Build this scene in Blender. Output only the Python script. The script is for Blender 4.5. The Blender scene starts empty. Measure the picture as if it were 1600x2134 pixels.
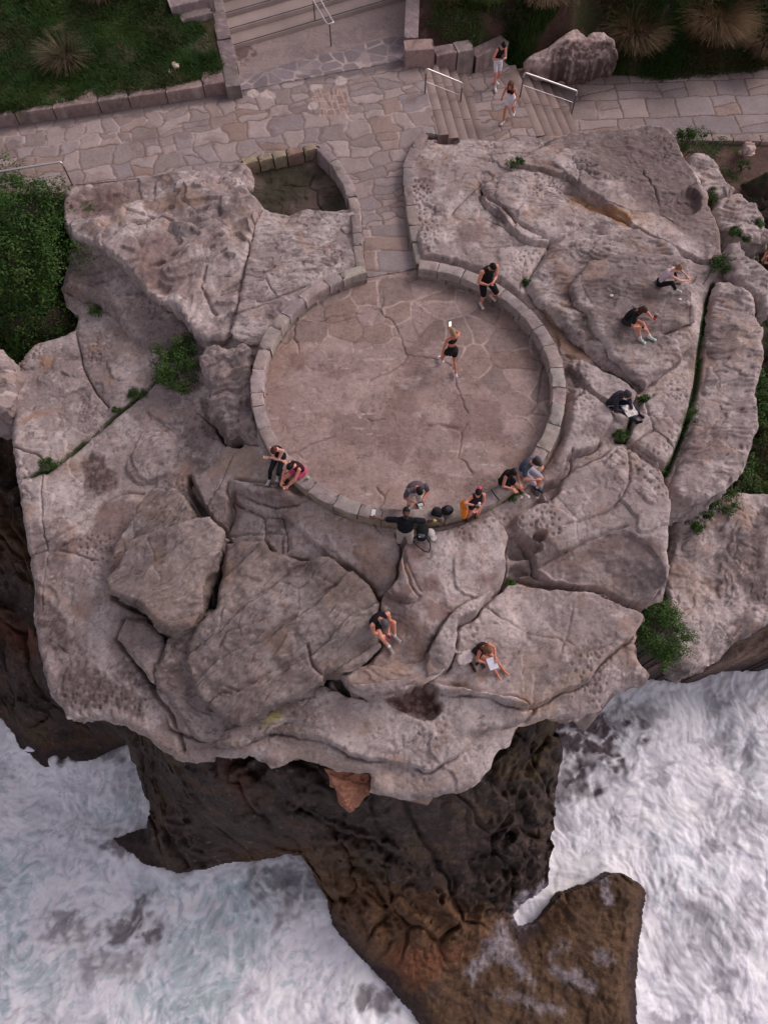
FULL = True
import bpy, bmesh, math, random
import numpy as np
from mathutils import Vector, Matrix, Euler, noise as mnoise
from mathutils.bvhtree import BVHTree
random.seed(7)
SC = bpy.context.scene
COL = SC.collection
# ------------------------------------------------------------------ camera
CAM_H, PITCH, FPX = 16.0, 65.5, 1479.0          # metres above the lookout floor, degrees down, focal length in photo pixels
cam_d = bpy.data.cameras.new('camera'); cam = bpy.data.objects.new('camera', cam_d); COL.objects.link(cam)
cam.location = (0, 0, CAM_H); cam.rotation_euler = (math.radians(90 - PITCH), 0, 0)
cam_d.sensor_fit = 'VERTICAL'; cam_d.sensor_height = 24.0; cam_d.lens = 24.0 * FPX / 2134.0
cam_d.clip_start = 0.1; cam_d.clip_end = 2000.0
SC.camera = cam
# ------------------------------------------------------------------ sky, sun, exposure
SUN_EL, SUN_AZ = math.radians(38), math.radians(60)      # azimuth clockwise from +Y
w = bpy.data.worlds.new("World"); SC.world = w; w.use_nodes = True
nt = w.node_tree; nt.nodes.clear()
wo = nt.nodes.new('ShaderNodeOutputWorld'); bg = nt.nodes.new('ShaderNodeBackground')
sky = nt.nodes.new('ShaderNodeTexSky'); sky.sky_type = 'NISHITA'; sky.sun_disc = False
sky.sun_elevation = SUN_EL; sky.sun_rotation = SUN_AZ; sky.dust_density = 3.0
hs = nt.nodes.new('ShaderNodeHueSaturation'); hs.inputs['Saturation'].default_value = 0.22
tint = nt.nodes.new('ShaderNodeMix'); tint.data_type = 'RGBA'; tint.blend_type = 'MULTIPLY'
tint.inputs['Factor'].default_value = 1.0; tint.inputs['B'].default_value = (1.0, 0.90, 0.98, 1)
nt.links.new(sky.outputs['Color'], hs.inputs['Color']); nt.links.new(hs.outputs['Color'], tint.inputs['A'])
nt.links.new(tint.outputs['Result'], bg.inputs['Color']); bg.inputs['Strength'].default_value = 0.104
nt.links.new(bg.outputs['Background'], wo.inputs['Surface'])
sl = bpy.data.lights.new('sun', 'SUN'); sl.energy = 0.85; sl.angle = math.radians(24); sl.color = (1.0, 0.90, 0.84)
sun = bpy.data.objects.new('sun', sl); COL.objects.link(sun)
sdir = Vector((math.sin(SUN_AZ) * math.cos(SUN_EL), math.cos(SUN_AZ) * math.cos(SUN_EL), math.sin(SUN_EL)))
sun.rotation_euler = sdir.to_track_quat('Z', 'Y').to_euler(); sun.location = (20, 20, 40)
SC.view_settings.view_transform = 'Standard'; SC.view_settings.look = 'None'
SC.view_settings.exposure = 0.38; SC.view_settings.gamma = 1.0
SC.cycles.max_bounces = 6; SC.cycles.transparent_max_bounces = 4
# ------------------------------------------------------------------ photo ray helpers
_P = math.radians(PITCH)
def ray(px, py):
    px = np.asarray(px, float); py = np.asarray(py, float)
    a = (px - 800) / FPX; b = (1067 - py) / FPX
    return np.stack([a, math.cos(_P) + b * math.sin(_P), -math.sin(_P) + b * math.cos(_P)], -1)
def unp(px, py, z):
    r = ray(px, py); t = (np.asarray(z, float) - CAM_H) / r[..., 2]
    return np.stack([r[..., 0] * t, r[..., 1] * t], -1)
# ------------------------------------------------------------------ noise
def _table(seed):
    g = np.random.RandomState(seed)
    p = g.permutation(256); a = g.rand(256) * 2 * np.pi
    return np.concatenate([p, p]), np.cos(a), np.sin(a)
_T = {}
def n2(x, y, seed=0):
    if seed not in _T: _T[seed] = _table(seed)
    p, gx, gy = _T[seed]
    xi = np.floor(x).astype(np.int64); yi = np.floor(y).astype(np.int64)
    xf = x - xi; yf = y - yi; xi &= 255; yi &= 255
    u = xf * xf * xf * (xf * (xf * 6 - 15) + 10); v = yf * yf * yf * (yf * (yf * 6 - 15) + 10)
    x1 = (xi + 1) & 255; y1 = (yi + 1) & 255
    def g(a, b, fx, fy):
        h = p[p[a] + b]; return gx[h] * fx + gy[h] * fy
    n00 = g(xi, yi, xf, yf); n10 = g(x1, yi, xf - 1, yf); n01 = g(xi, y1, xf, yf - 1); n11 = g(x1, y1, xf - 1, yf - 1)
    a = n00 + u * (n10 - n00); b = n01 + u * (n11 - n01)
    return (a + v * (b - a)) * 1.5
def fbm(x, y, f=1.0, o=4, seed=0, gain=0.5):
    s = 0; a = 1.0; t = 0
    for i in range(o):
        s = s + a * n2(x * f + 17.3 * i, y * f - 9.1 * i, seed + i); t += a; a *= gain; f *= 2.03
    return s / t
def ridge(x, y, f=1.0, o=3, seed=0):
    s = 0; a = 1.0; t = 0
    for i in range(o):
        s = s + a * (1 - np.abs(n2(x * f + 5.3 * i, y * f + 3.1 * i, seed + i)) * 1.6); t += a; a *= .5; f *= 2.1
    return s / t
def sm(a, b, x):
    t = np.clip((x - a) / (b - a), 0, 1); return t * t * (3 - 2 * t)
def worley(x, y, f, seed=0, jit=0.9):
    X = x * f; Y = y * f; xi = np.floor(X).astype(int); yi = np.floor(Y).astype(int)
    g = np.random.RandomState(seed); R = g.rand(64, 64, 3)
    F1 = np.full(X.shape, 9.); F2 = np.full(X.shape, 9.); ID = np.zeros(X.shape)
    for i in (-1, 0, 1):
        for j in (-1, 0, 1):
            r = R[(xi + i) % 64, (yi + j) % 64]
            dx = xi + i + .5 + (r[..., 0] - .5) * jit - X; dy = yi + j + .5 + (r[..., 1] - .5) * jit - Y
            d = np.sqrt(dx * dx + dy * dy)
            c = d < F1; F2 = np.where(c, F1, np.minimum(F2, d)); ID = np.where(c, r[..., 2], ID); F1 = np.where(c, d, F1)
    return F1 / f, F2 / f, ID
# ------------------------------------------------------------------ polygons
def _seg(X, Y, P, Q):
    d = Q - P; L = d[0] ** 2 + d[1] ** 2 + 1e-12
    t = np.clip(((X - P[0]) * d[0] + (Y - P[1]) * d[1]) / L, 0, 1)
    cx = P[0] + t * d[0]; cy = P[1] + t * d[1]
    return (X - cx) ** 2 + (Y - cy) ** 2, cx, cy, t
def sdf(poly, X, Y, m=0.6, near=False):
    """signed distance (negative inside); far outside the polygon's box it is just 9"""
    poly = np.asarray(poly); x0, y0 = poly.min(0) - m; x1, y1 = poly.max(0) + m
    out = np.full(X.shape, 9.0); msk = (X > x0) & (X < x1) & (Y > y0) & (Y < y1)
    x = X[msk]; y = Y[msk]; D = np.full(x.shape, 1e9); ins = np.zeros(x.shape, bool)
    NX = np.zeros(x.shape); NY = np.zeros(x.shape); n = len(poly)
    for i in range(n):
        P = poly[i]; Q = poly[(i + 1) % n]
        d, cx, cy, _ = _seg(x, y, P, Q); c = d < D; D = np.where(c, d, D)
        if near: NX = np.where(c, cx, NX); NY = np.where(c, cy, NY)
        if P[1] != Q[1]:
            ins ^= ((P[1] > y) != (Q[1] > y)) & (x < (Q[0] - P[0]) * (y - P[1]) / (Q[1] - P[1]) + P[0])
    D = np.sqrt(D); out[msk] = np.where(ins, -D, D)
    if near:
        ox = X.copy(); oy = Y.copy(); ox[msk] = NX; oy[msk] = NY; return out, ox, oy
    return out
def pdist(line, X, Y, m=0.6):
    line = np.asarray(line); x0, y0 = line.min(0) - m; x1, y1 = line.max(0) + m
    out = np.full(X.shape, 9.0); T = np.zeros(X.shape); msk = (X > x0) & (X < x1) & (Y > y0) & (Y < y1)
    x = X[msk]; y = Y[msk]; D = np.full(x.shape, 1e9); TT = np.zeros(x.shape); n = len(line) - 1
    for i in range(n):
        d, _, _, t = _seg(x, y, line[i], line[i + 1]); c = d < D; D = np.where(c, d, D); TT = np.where(c, (i + t) / n, TT)
    out[msk] = np.sqrt(D); T[msk] = TT
    return out, T
def chaikin(p, k=1, closed=True):
    p = np.asarray(p, float)
    for _ in range(k):
        q = np.roll(p, -1, 0) if closed else p[1:]
        a = p if closed else p[:-1]
        r = np.empty((len(a) * 2, 2)); r[0::2] = a * .75 + q * .25; r[1::2] = a * .25 + q * .75
        if not closed: r = np.vstack([p[:1], r, p[-1:]])
        p = r
    return p
def roughen(poly, step=0.08, amp=0.035, seed=3, freq=2.2):
    poly = np.asarray(poly, float); out = []
    for i in range(len(poly)):
        P = poly[i]; Q = poly[(i + 1) % len(poly)]; L = np.hypot(*(Q - P)); k = max(1, int(L / step))
        for j in range(k): out.append(P + (Q - P) * j / k)
    out = np.array(out); t = np.roll(out, -1, 0) - np.roll(out, 1, 0); t /= np.linalg.norm(t, axis=1)[:, None] + 1e-9
    nrm = np.stack([t[:, 1], -t[:, 0]], 1)
    d = fbm(out[:, 0], out[:, 1], freq, 4, seed, .6) * amp * 2
    return out + nrm * d[:, None]
# ------------------------------------------------------------------ mesh makers
def mesh_obj(name, V, F, mat, col=None, parent=None, smooth=True, loops=None):
    me = bpy.data.meshes.new(name)
    V = np.ascontiguousarray(V, np.float32); F = np.asarray(F)
    k = F.shape[1]
    me.vertices.add(len(V)); me.vertices.foreach_set('co', V.ravel())
    me.loops.add(F.size); me.loops.foreach_set('vertex_index', F.ravel().astype(np.int32))
    me.polygons.add(len(F)); me.polygons.foreach_set('loop_start', (np.arange(len(F)) * k).astype(np.int32))
    try: me.polygons.foreach_set('loop_total', np.full(len(F), k, np.int32))
    except Exception: pass
    me.update(calc_edges=True); me.validate()
    if col is not None:
        a = me.color_attributes.new('col', 'FLOAT_COLOR', 'POINT')
        a.data.foreach_set('color', np.concatenate([col, np.ones((len(col), 1))], 1).astype(np.float32).ravel())
    if smooth: me.polygons.foreach_set('use_smooth', np.ones(len(me.polygons), bool))
    me.materials.append(mat)
    o = bpy.data.objects.new(name, me); COL.objects.link(o)
    if parent: o.parent = parent
    return o
def tag(o, label=None, cat=None, group=None, kind=None):
    if label: o['label'] = label
    if cat: o['category'] = cat
    if group: o['group'] = group
    if kind: o['kind'] = kind
    return o
def grid_mesh(name, poly, hf, cf, mat, res=0.03, skirt=None, rough=0.03, seed=5, jz=0.04):
    """dense sheet filling a polygon, its rim snapped to the outline, with a craggy side wall below the rim.
    skirt = [(inset, drop), ...]"""
    P = roughen(poly, .07, rough, seed) if rough else np.asarray(poly, float)
    x0, y0 = P.min(0) - res; x1, y1 = P.max(0) + res
    nx = int((x1 - x0) / res) + 2; ny = int((y1 - y0) / res) + 2
    X, Y = np.meshgrid(x0 + np.arange(nx) * res, y0 + np.arange(ny) * res)
    # coarse reject first
    S, NX, NY = sdf(P, X, Y, 0.2, near=True)
    ins = S < 0
    cell = ins[:-1, :-1] | ins[1:, :-1] | ins[:-1, 1:] | ins[1:, 1:]
    used = np.zeros(X.shape, bool)
    used[:-1, :-1] |= cell; used[1:, :-1] |= cell; used[:-1, 1:] |= cell; used[1:, 1:] |= cell
    mv = used & ~ins; X = np.where(mv, NX, X); Y = np.where(mv, NY, Y)
    idx = np.full(X.shape, -1); idx[used] = np.arange(used.sum())
    xs = X[used]; ys = Y[used]; zs = hf(xs, ys)
    a = idx[:-1, :-1][cell]; b = idx[:-1, 1:][cell]; c = idx[1:, 1:][cell]; d = idx[1:, :-1][cell]
    F = np.stack([a, b, c, d], 1); V = np.stack([xs, ys, zs], 1); n = len(V)
    if skirt:
        E = np.concatenate([F[:, [0, 1]], F[:, [1, 2]], F[:, [2, 3]], F[:, [3, 0]]])
        key = E[:, 0].astype(np.int64) * n + E[:, 1]; rev = E[:, 1].astype(np.int64) * n + E[:, 0]
        be = E[~np.isin(key, rev)]
        bv, inv = np.unique(be, return_inverse=True); inv = inv.reshape(be.shape)
        e = V[be[:, 1], :2] - V[be[:, 0], :2]; en = np.stack([e[:, 1], -e[:, 0]], 1)
        N = np.zeros((len(bv), 2)); np.add.at(N, inv[:, 0], en); np.add.at(N, inv[:, 1], en)
        for _ in range(6):
            M = N.copy(); np.add.at(M, inv[:, 0], N[inv[:, 1]]); np.add.at(M, inv[:, 1], N[inv[:, 0]]); N = M / (np.linalg.norm(M, axis=1)[:, None] + 1e-9)
        base = V[bv]; prev = bv; Vs = [V]; Fs = [F]; off = n
        fine = []
        sk = [(0, 0)] + list(skirt)
        for i in range(len(sk) - 1):
            k = max(1, int(abs(sk[i + 1][1] - sk[i][1]) / 0.09))
            for j in range(1, k + 1):
                fine.append((sk[i][0] + (sk[i + 1][0] - sk[i][0]) * j / k, sk[i][1] + (sk[i + 1][1] - sk[i][1]) * j / k))
        for (ins_, dr) in fine:
            ang = base[:, 0] * .8 + base[:, 1] * .8; zz = base[:, 2] - dr
            nn = fbm(base[:, 0] * 1.1 + base[:, 1] * .7, zz * 2.3 + base[:, 1] * .3, 1.3, 3, seed + 11) * min(1, dr * 2.5) * .22
            nn += ridge(zz * 0 + base[:, 0] * .3, zz * 3.2, 1, 2, seed + 4) * min(1, dr * 3) * .08
            q = base.copy(); q[:, :2] -= N * (ins_ + nn)[:, None]; q[:, 2] = zz
            cur = off + np.arange(len(bv)); Vs.append(q); off += len(bv)
            Fs.append(np.stack([prev[inv[:, 1]] if prev is not bv else be[:, 1], prev[inv[:, 0]] if prev is not bv else be[:, 0], cur[inv[:, 0]], cur[inv[:, 1]]], 1))
            prev = cur
        V = np.concatenate(Vs); F = np.concatenate(Fs)
    col = cf(V[:, 0], V[:, 1], V[:, 2])
    return mesh_obj(name, V, F, mat, col)
# ------------------------------------------------------------------ materials
def mat_vc(name, rough=0.85, bump=0.25, scale=14.0, var=0.25, spec=0.25, dist=0.02, fine=60.0, speck=0.0):
    """albedo from the 'col' attribute, broken up with fine noise, plus bump"""
    m = bpy.data.materials.new(name); m.use_nodes = True; t = m.node_tree; N = t.nodes; L = t.links
    b = N['Principled BSDF']; b.inputs['Roughness'].default_value = rough; b.inputs['Specular IOR Level'].default_value = spec
    a = N.new('ShaderNodeAttribute'); a.attribute_name = 'col'
    tc = N.new('ShaderNodeTexCoord')
    n1 = N.new('ShaderNodeTexNoise'); n1.inputs['Scale'].default_value = scale; n1.inputs['Detail'].default_value = 6; n1.inputs['Roughness'].default_value = .65
    n3 = N.new('ShaderNodeTexNoise'); n3.inputs['Scale'].default_value = fine; n3.inputs['Detail'].default_value = 2
    L.new(tc.outputs['Object'], n1.inputs['Vector']); L.new(tc.outputs['Object'], n3.inputs['Vector'])
    mr = N.new('ShaderNodeMapRange'); mr.inputs['From Min'].default_value = .3; mr.inputs['From Max'].default_value = .7
    mr.inputs['To Min'].default_value = 1 - var; mr.inputs['To Max'].default_value = 1 + var
    L.new(n1.outputs['Fac'], mr.inputs['Value'])
    mx = N.new('ShaderNodeMix'); mx.data_type = 'RGBA'; mx.blend_type = 'MULTIPLY'; mx.inputs['Factor'].default_value = 1
    L.new(a.outputs['Color'], mx.inputs['A']); L.new(mr.outputs['Result'], mx.inputs['B'])
    if speck:
        n4 = N.new('ShaderNodeTexNoise'); n4.inputs['Scale'].default_value = 17; n4.inputs['Detail'].default_value = 5; n4.inputs['Roughness'].default_value = .8
        n5 = N.new('ShaderNodeTexNoise'); n5.inputs['Scale'].default_value = 2.3; n5.inputs['Detail'].default_value = 3
        L.new(tc.outputs['Object'], n4.inputs['Vector']); L.new(tc.outputs['Object'], n5.inputs['Vector'])
        sm_ = N.new('ShaderNodeMath'); sm_.operation = 'MULTIPLY_ADD'; sm_.inputs[1].default_value = .45; L.new(n5.outputs['Fac'], sm_.inputs[0]); L.new(n4.outputs['Fac'], sm_.inputs[2])
        cr = N.new('ShaderNodeValToRGB'); e = cr.color_ramp.elements; e[0].position = .56; e[0].color = (1 + speck * .45,) * 3 + (1,); e[1].position = .90; e[1].color = (1 - speck,) * 3 + (1,)
        k = e.new(.67); k.color = (1.04,) * 3 + (1,); k = e.new(.78); k.color = (.98,) * 3 + (1,)
        L.new(sm_.outputs[0], cr.inputs['Fac']); m2 = N.new('ShaderNodeMix'); m2.data_type = 'RGBA'; m2.blend_type = 'MULTIPLY'; m2.inputs['Factor'].default_value = 1
        L.new(mx.outputs['Result'], m2.inputs['A']); L.new(cr.outputs['Color'], m2.inputs['B']); mx = m2
    L.new(mx.outputs['Result'], b.inputs['Base Color'])
    ad = N.new('ShaderNodeMath'); ad.operation = 'ADD'; L.new(n1.outputs['Fac'], ad.inputs[0])
    ml = N.new('ShaderNodeMath'); ml.operation = 'MULTIPLY'; ml.inputs[1].default_value = .4; L.new(n3.outputs['Fac'], ml.inputs[0]); L.new(ml.outputs[0], ad.inputs[1])
    bp = N.new('ShaderNodeBump'); bp.inputs['Strength'].default_value = bump; bp.inputs['Distance'].default_value = dist
    L.new(ad.outputs[0], bp.inputs['Height']); L.new(bp.outputs['Normal'], b.inputs['Normal'])
    return m
def mat_flat(name, rgb, rough=0.7, var=0.12, scale=20, metal=0.0, bump=0.1, spec=0.3):
    m = bpy.data.materials.new(name); m.use_nodes = True; t = m.node_tree; N = t.nodes; L = t.links
    b = N['Principled BSDF']; b.inputs['Roughness'].default_value = rough; b.inputs['Metallic'].default_value = metal; b.inputs['Specular IOR Level'].default_value = spec
    tc = N.new('ShaderNodeTexCoord'); n1 = N.new('ShaderNodeTexNoise'); n1.inputs['Scale'].default_value = scale; n1.inputs['Detail'].default_value = 4
    L.new(tc.outputs['Object'], n1.inputs['Vector'])
    cr = N.new('ShaderNodeValToRGB'); cr.color_ramp.elements[0].position = .3; cr.color_ramp.elements[1].position = .7
    cr.color_ramp.elements[0].color = (*[c * (1 - var) for c in rgb], 1); cr.color_ramp.elements[1].color = (*[min(1, c * (1 + var)) for c in rgb], 1)
    L.new(n1.outputs['Fac'], cr.inputs['Fac']); L.new(cr.outputs['Color'], b.inputs['Base Color'])
    bp = N.new('ShaderNodeBump'); bp.inputs['Strength'].default_value = bump; bp.inputs['Distance'].default_value = .01
    L.new(n1.outputs['Fac'], bp.inputs['Height']); L.new(bp.outputs['Normal'], b.inputs['Normal'])
    return m
M_ROCK = mat_vc('sandstone', .9, .24, 7, .16, .2, .03, 40, .34)
M_DARK = mat_vc('wet_cliff_rock', .75, .9, 5, .45, .3, .10, 30, .5)
M_PAVE = mat_vc('flagstone', .85, .25, 12, .14, .25, .015, 60)
# ================================================================== ROCK PLATFORM
CTRL = [(880,300,.05),(960,330,.25),(1000,450,.4),(940,530,.5),(1060,560,.5),(1100,640,.15),(1180,720,.05),(1170,850,.1),(1040,300,.0),(1200,300,-.3),(1350,275,-.5),
 (1300,400,.25),(1450,450,-.1),(1250,480,.4),(1490,560,.0),(1470,700,.0),(1440,850,-.1),(1300,900,.0),(1385,960,-.25),(1200,1050,-.3),(1100,1100,-.35),(1350,1150,-.6),(1380,1240,-.8),
 (1200,1350,-1.2),(1000,1450,-1.5),(1340,1290,-1.4),(1250,1480,-2.2),(1060,1540,-2.1),(850,1640,-2.2),(600,1560,-2.1),(400,1580,-2.3),(200,1490,-2.4),(70,1300,-2.2),(40,1000,-2.0),
 (30,800,-2.0),(100,720,-1.8),(250,780,-1.5),(400,900,-1.4),(300,1000,-1.6),(450,1000,-1.0),(550,1080,-.5),(700,1110,-.3),(850,1150,-.25),(950,1120,-.25),(850,1250,-.4),(900,1330,-.5),
 (700,1250,-.9),(500,1300,-1.5),(350,1200,-1.7),(250,1300,-1.9),(170,1350,-2.1),(170,660,-1.7),(300,720,-1.5),(420,760,-1.3),(480,880,-1.1),(560,600,-.05),(620,500,.1),(500,400,.1),
 (400,360,.05),(200,385,.0),(500,750,-.35),(700,480,.1),(1080,1240,-1.0),(950,1400,-1.3),(850,1420,-1.2),(700,1520,-1.6),(520,620,-.1),(330,600,-1.0),(180,560,-1.2),(760,300,0),(600,300,0),(560,980,-.5),(640,1030,-.3),(1050,1060,-.3)]
_c = np.array(CTRL, float); _cx = unp(_c[:, 0], _c[:, 1], _c[:, 2])
_D = np.hypot(_cx[:, None, 0] - _cx[None, :, 0], _cx[:, None, 1] - _cx[None, :, 1])
_n = len(_c)
_A = np.zeros((_n + 1, _n + 1)); _A[:_n, :_n] = np.sqrt(_D ** 2 + .09) - np.eye(_n) * .25; _A[:_n, _n] = 1; _A[_n, :_n] = 1
_W = np.linalg.solve(_A, np.append(_c[:, 2], 0))
RC = np.array([0.63, 10.93]); R_OUT, R_IN = 4.13, 3.79
def base0(x, y):
    x = np.asarray(x, float); y = np.asarray(y, float); s = np.full(x.shape, _W[_n])
    for i in range(_n): s = s + _W[i] * np.sqrt((x - _cx[i, 0]) ** 2 + (y - _cx[i, 1]) ** 2 + .09)
    return s
def W(pts, dz=0.0, it=5):
    """photo outline -> world outline lying on the rock's own base surface (+dz)"""
    p = np.array(pts, float); z = np.zeros(len(p)) + dz
    for _ in range(it):
        q = unp(p[:, 0], p[:, 1], z); z = base0(q[:, 0], q[:, 1]) + dz
    return q
def WZ(pts, z=0.0):
    p = np.array(pts, float); return unp(p[:, 0], p[:, 1], z)
PATH_PX = [(-60,268),(0,262),(250,226),(500,188),(500,165),(845,122),(873,122),(912,280),(888,278),(858,300),(844,350),(846,420),(862,500),(872,560),(765,575),(758,560),(752,430),(735,390),(700,340),(662,305),(520,330),(490,345),(300,372),(160,385),(130,402),(0,405),(-60,410)]
PATH_W = WZ(PATH_PX, 0)
POOL = WZ([(522,340),(650,312),(665,320),(700,355),(728,405),(738,440),(700,442),(640,432),(600,444),(560,437),(540,417),(522,402),(512,385),(520,370),(520,352)], 0)
P0 = [(135,382),(300,352),(500,310),(660,280),(760,270),(870,262),(900,286),(985,284),(1040,292),(1120,285),(1180,278),(1250,263),(1340,255),(1395,258),(1413,290),(1425,320),(1440,350),(1468,385),(1482,402),
 (1474,430),(1495,440),(1502,475),(1505,525),(1530,600),(1540,680),(1530,790),(1500,900),(1440,985),(1396,1005),(1392,1100),(1388,1200),(1382,1252),(1345,1266),(1348,1290),(1325,1335),(1335,1370),(1360,1402),(1345,1428),(1285,1440),(1262,1470),(1205,1500),
 (1165,1492),(1140,1496),(1080,1515),(1060,1552),(1040,1560),(1020,1602),(985,1640),(950,1655),(900,1662),(830,1665),(770,1650),(770,1612),(700,1605),(680,1600),(620,1580),(565,1602),(530,1578),(450,1580),(410,1592),(380,1587),(330,1562),(300,1532),(260,1512),(215,1500),(140,1497),
 (105,1450),(90,1400),(72,1320),(66,1200),(50,1100),(36,1010),(34,990),(25,860),(22,820),(38,750),(80,712),(155,690),(165,655),(140,640),(128,600),(150,500),(132,470)]
P0W = W(P0)
# raised or sunk pieces of the sheet: (outline, height above base, edge width, lift used when placing the outline)
STEP = [
 # rough rock left of the ring
 ([(430,990),(480,930),(500,920),(560,945),(590,985),(640,1020),(640,1050),(560,1060),(490,1010),(478,1040),(480,1080),(470,1102),(440,1075),(405,1035),(385,990)], .35, .14, .2),
 ([(480,1015),(500,1010),(560,1030),(600,1035),(660,1040),(740,1075),(820,1100),(830,1150),(850,1220),(880,1260),(800,1260),(740,1190),(690,1165),(640,1120),(600,1085),(545,1070),(500,1050)], .16, .10, .1),
 ([(262,960),(262,985),(285,1010),(330,1000),(365,970),(360,930),(330,905),(290,925)], .08, .06, .0),
 ([(275,985),(320,1008),(370,970),(362,910),(340,890),(280,905)], .06, .06, .0),
 # plateau above the reading woman
 ([(830,1150),(850,1110),(930,1100),(1010,1060),(1062,1110),(1050,1150),(1052,1208),(1030,1235),(1000,1260),(985,1290),(950,1306),(952,1352),(925,1396),(880,1430),(835,1447),(780,1456),(730,1442),(700,1410),(720,1402),(766,1382),(792,1345),(790,1250),(830,1210)], .50, .10, .5),
 ([(1060,1215),(1120,1225),(1250,1236),(1300,1256),(1347,1272),(1348,1292),(1310,1340),(1262,1372),(1237,1408),(1200,1432),(1165,1442),(1140,1470),(1070,1480),(1010,1440),(890,1450),(880,1390),(915,1310),(970,1262),(1035,1235)], .32, .12, .3),
 # shelf right of the ring
 ([(1062,1085),(1110,1150),(1110,1210),(1250,1232),(1310,1252),(1384,1250),(1390,1100),(1394,1000),(1300,925),(1240,960),(1180,990),(1150,1050),(1100,1060)], .30, .10, .2),
 ([(1150,1050),(1130,1052),(1128,1020),(1165,1000),(1180,975),(1185,945),(1240,930),(1265,900),(1285,870),(1232,806),(1178,805),(1172,900),(1145,965),(1110,1010)], .30, .08, .3),
 ([(1110,1210),(1180,1150),(1260,1110),(1330,1130),(1370,1180),(1384,1250),(1310,1252),(1250,1232)], -.10, .18, .1),
 ([(1240,810),(1300,855),(1335,825),(1318,805),(1240,765),(1195,745),(1180,760)], .22, .06, .2),
 ([(1330,850),(1380,810),(1408,850),(1440,830),(1425,900),(1392,982),(1308,925),(1305,910),(1320,870)], .18, .10, .1),
 # lozenge rock near the stairs and the ridge beyond
 ([(1003,382),(1038,356),(1072,350),(1112,360),(1148,390),(1180,405),(1200,440),(1212,465),(1172,490),(1140,500),(1110,492),(1080,475),(1056,450),(1028,430),(1008,410)], .16, .14, .3),
 ([(1062,335),(1130,300),(1190,275),(1340,252),(1400,255),(1430,330),(1500,440),(1500,540),(1440,520),(1340,470),(1310,460),(1240,400),(1190,360),(1110,340)], .14, .14, .3),
 ([(1060,1520),(1010,1520),(960,1578),(915,1590),(890,1613),(862,1590),(740,1582),(700,1550),(620,1530),(560,1525),(520,1545),(430,1545),(330,1500),(380,1440),(700,1440),(900,1420),(1130,1470)], .26, .08, .2),
 ([(1165,1442),(1237,1408),(1262,1372),(1320,1345),(1350,1300),(1400,1350),(1360,1440),(1220,1520),(1150,1500)], .0, .1, 0),
]
STEPW = [(chaikin(W(p, l), 1), dh, wd) for (p, dh, wd, l) in STEP]
HOLE = [ # sunk pits: outline, depth, edge width
 ([(795,1458),(830,1448),(880,1425),(905,1438),(922,1480),(918,1500),(890,1512),(850,1498),(812,1478)], -.38, .10),
 ([(480,1100),(474,1140),(446,1195),(436,1270),(408,1315),(420,1325),(452,1275),(462,1200),(480,1150)], -1.0, .06),
 ([(186,452),(180,430),(200,408),(240,400),(262,410),(250,440),(225,452),(200,460)], -.28, .25),
 ([(1048,1130),(1062,1112),(1080,1118),(1095,1128),(1130,1140),(1120,1160),(1080,1175),(1050,1165)], -.35, .08),
 ([(1052,1185),(1075,1175),(1110,1200),(1070,1212),(1052,1208)], -.25, .08),
 ([(1100,1132),(1118,1110),(1140,1120),(1128,1140)], -.3, .06),
 ([(470,870),(520,930),(522,945),(500,955),(470,935),(440,890)], -.35, .12),
 ([(385,990),(402,985),(440,1075),(415,1080),(402,1050)], -.6, .08),
 ([(680,1405),(710,1415),(735,1442),(760,1455),(715,1462)], -.5, .08),
 ([(905,282),(955,285),(955,300),(900,302)], -.3, .06),
 ([(1120,375),(1190,390),(1150,340)], -.0, .1),
 ([(1180,380),(1240,420),(1320,470),(1300,480),(1220,440),(1160,400)], -.15, .15),
 ([(1398,425),(1420,400),(1450,400),(1462,425),(1450,450),(1415,455),(1400,445)], -.3, .12),
 ([(1380,690),(1400,672),(1440,690),(1430,720),(1400,735),(1385,720)], -.3, .08),
]
HOLEW = [(chaikin(W(p), 1), dh, wd) for (p, dh, wd) in HOLE]
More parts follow.
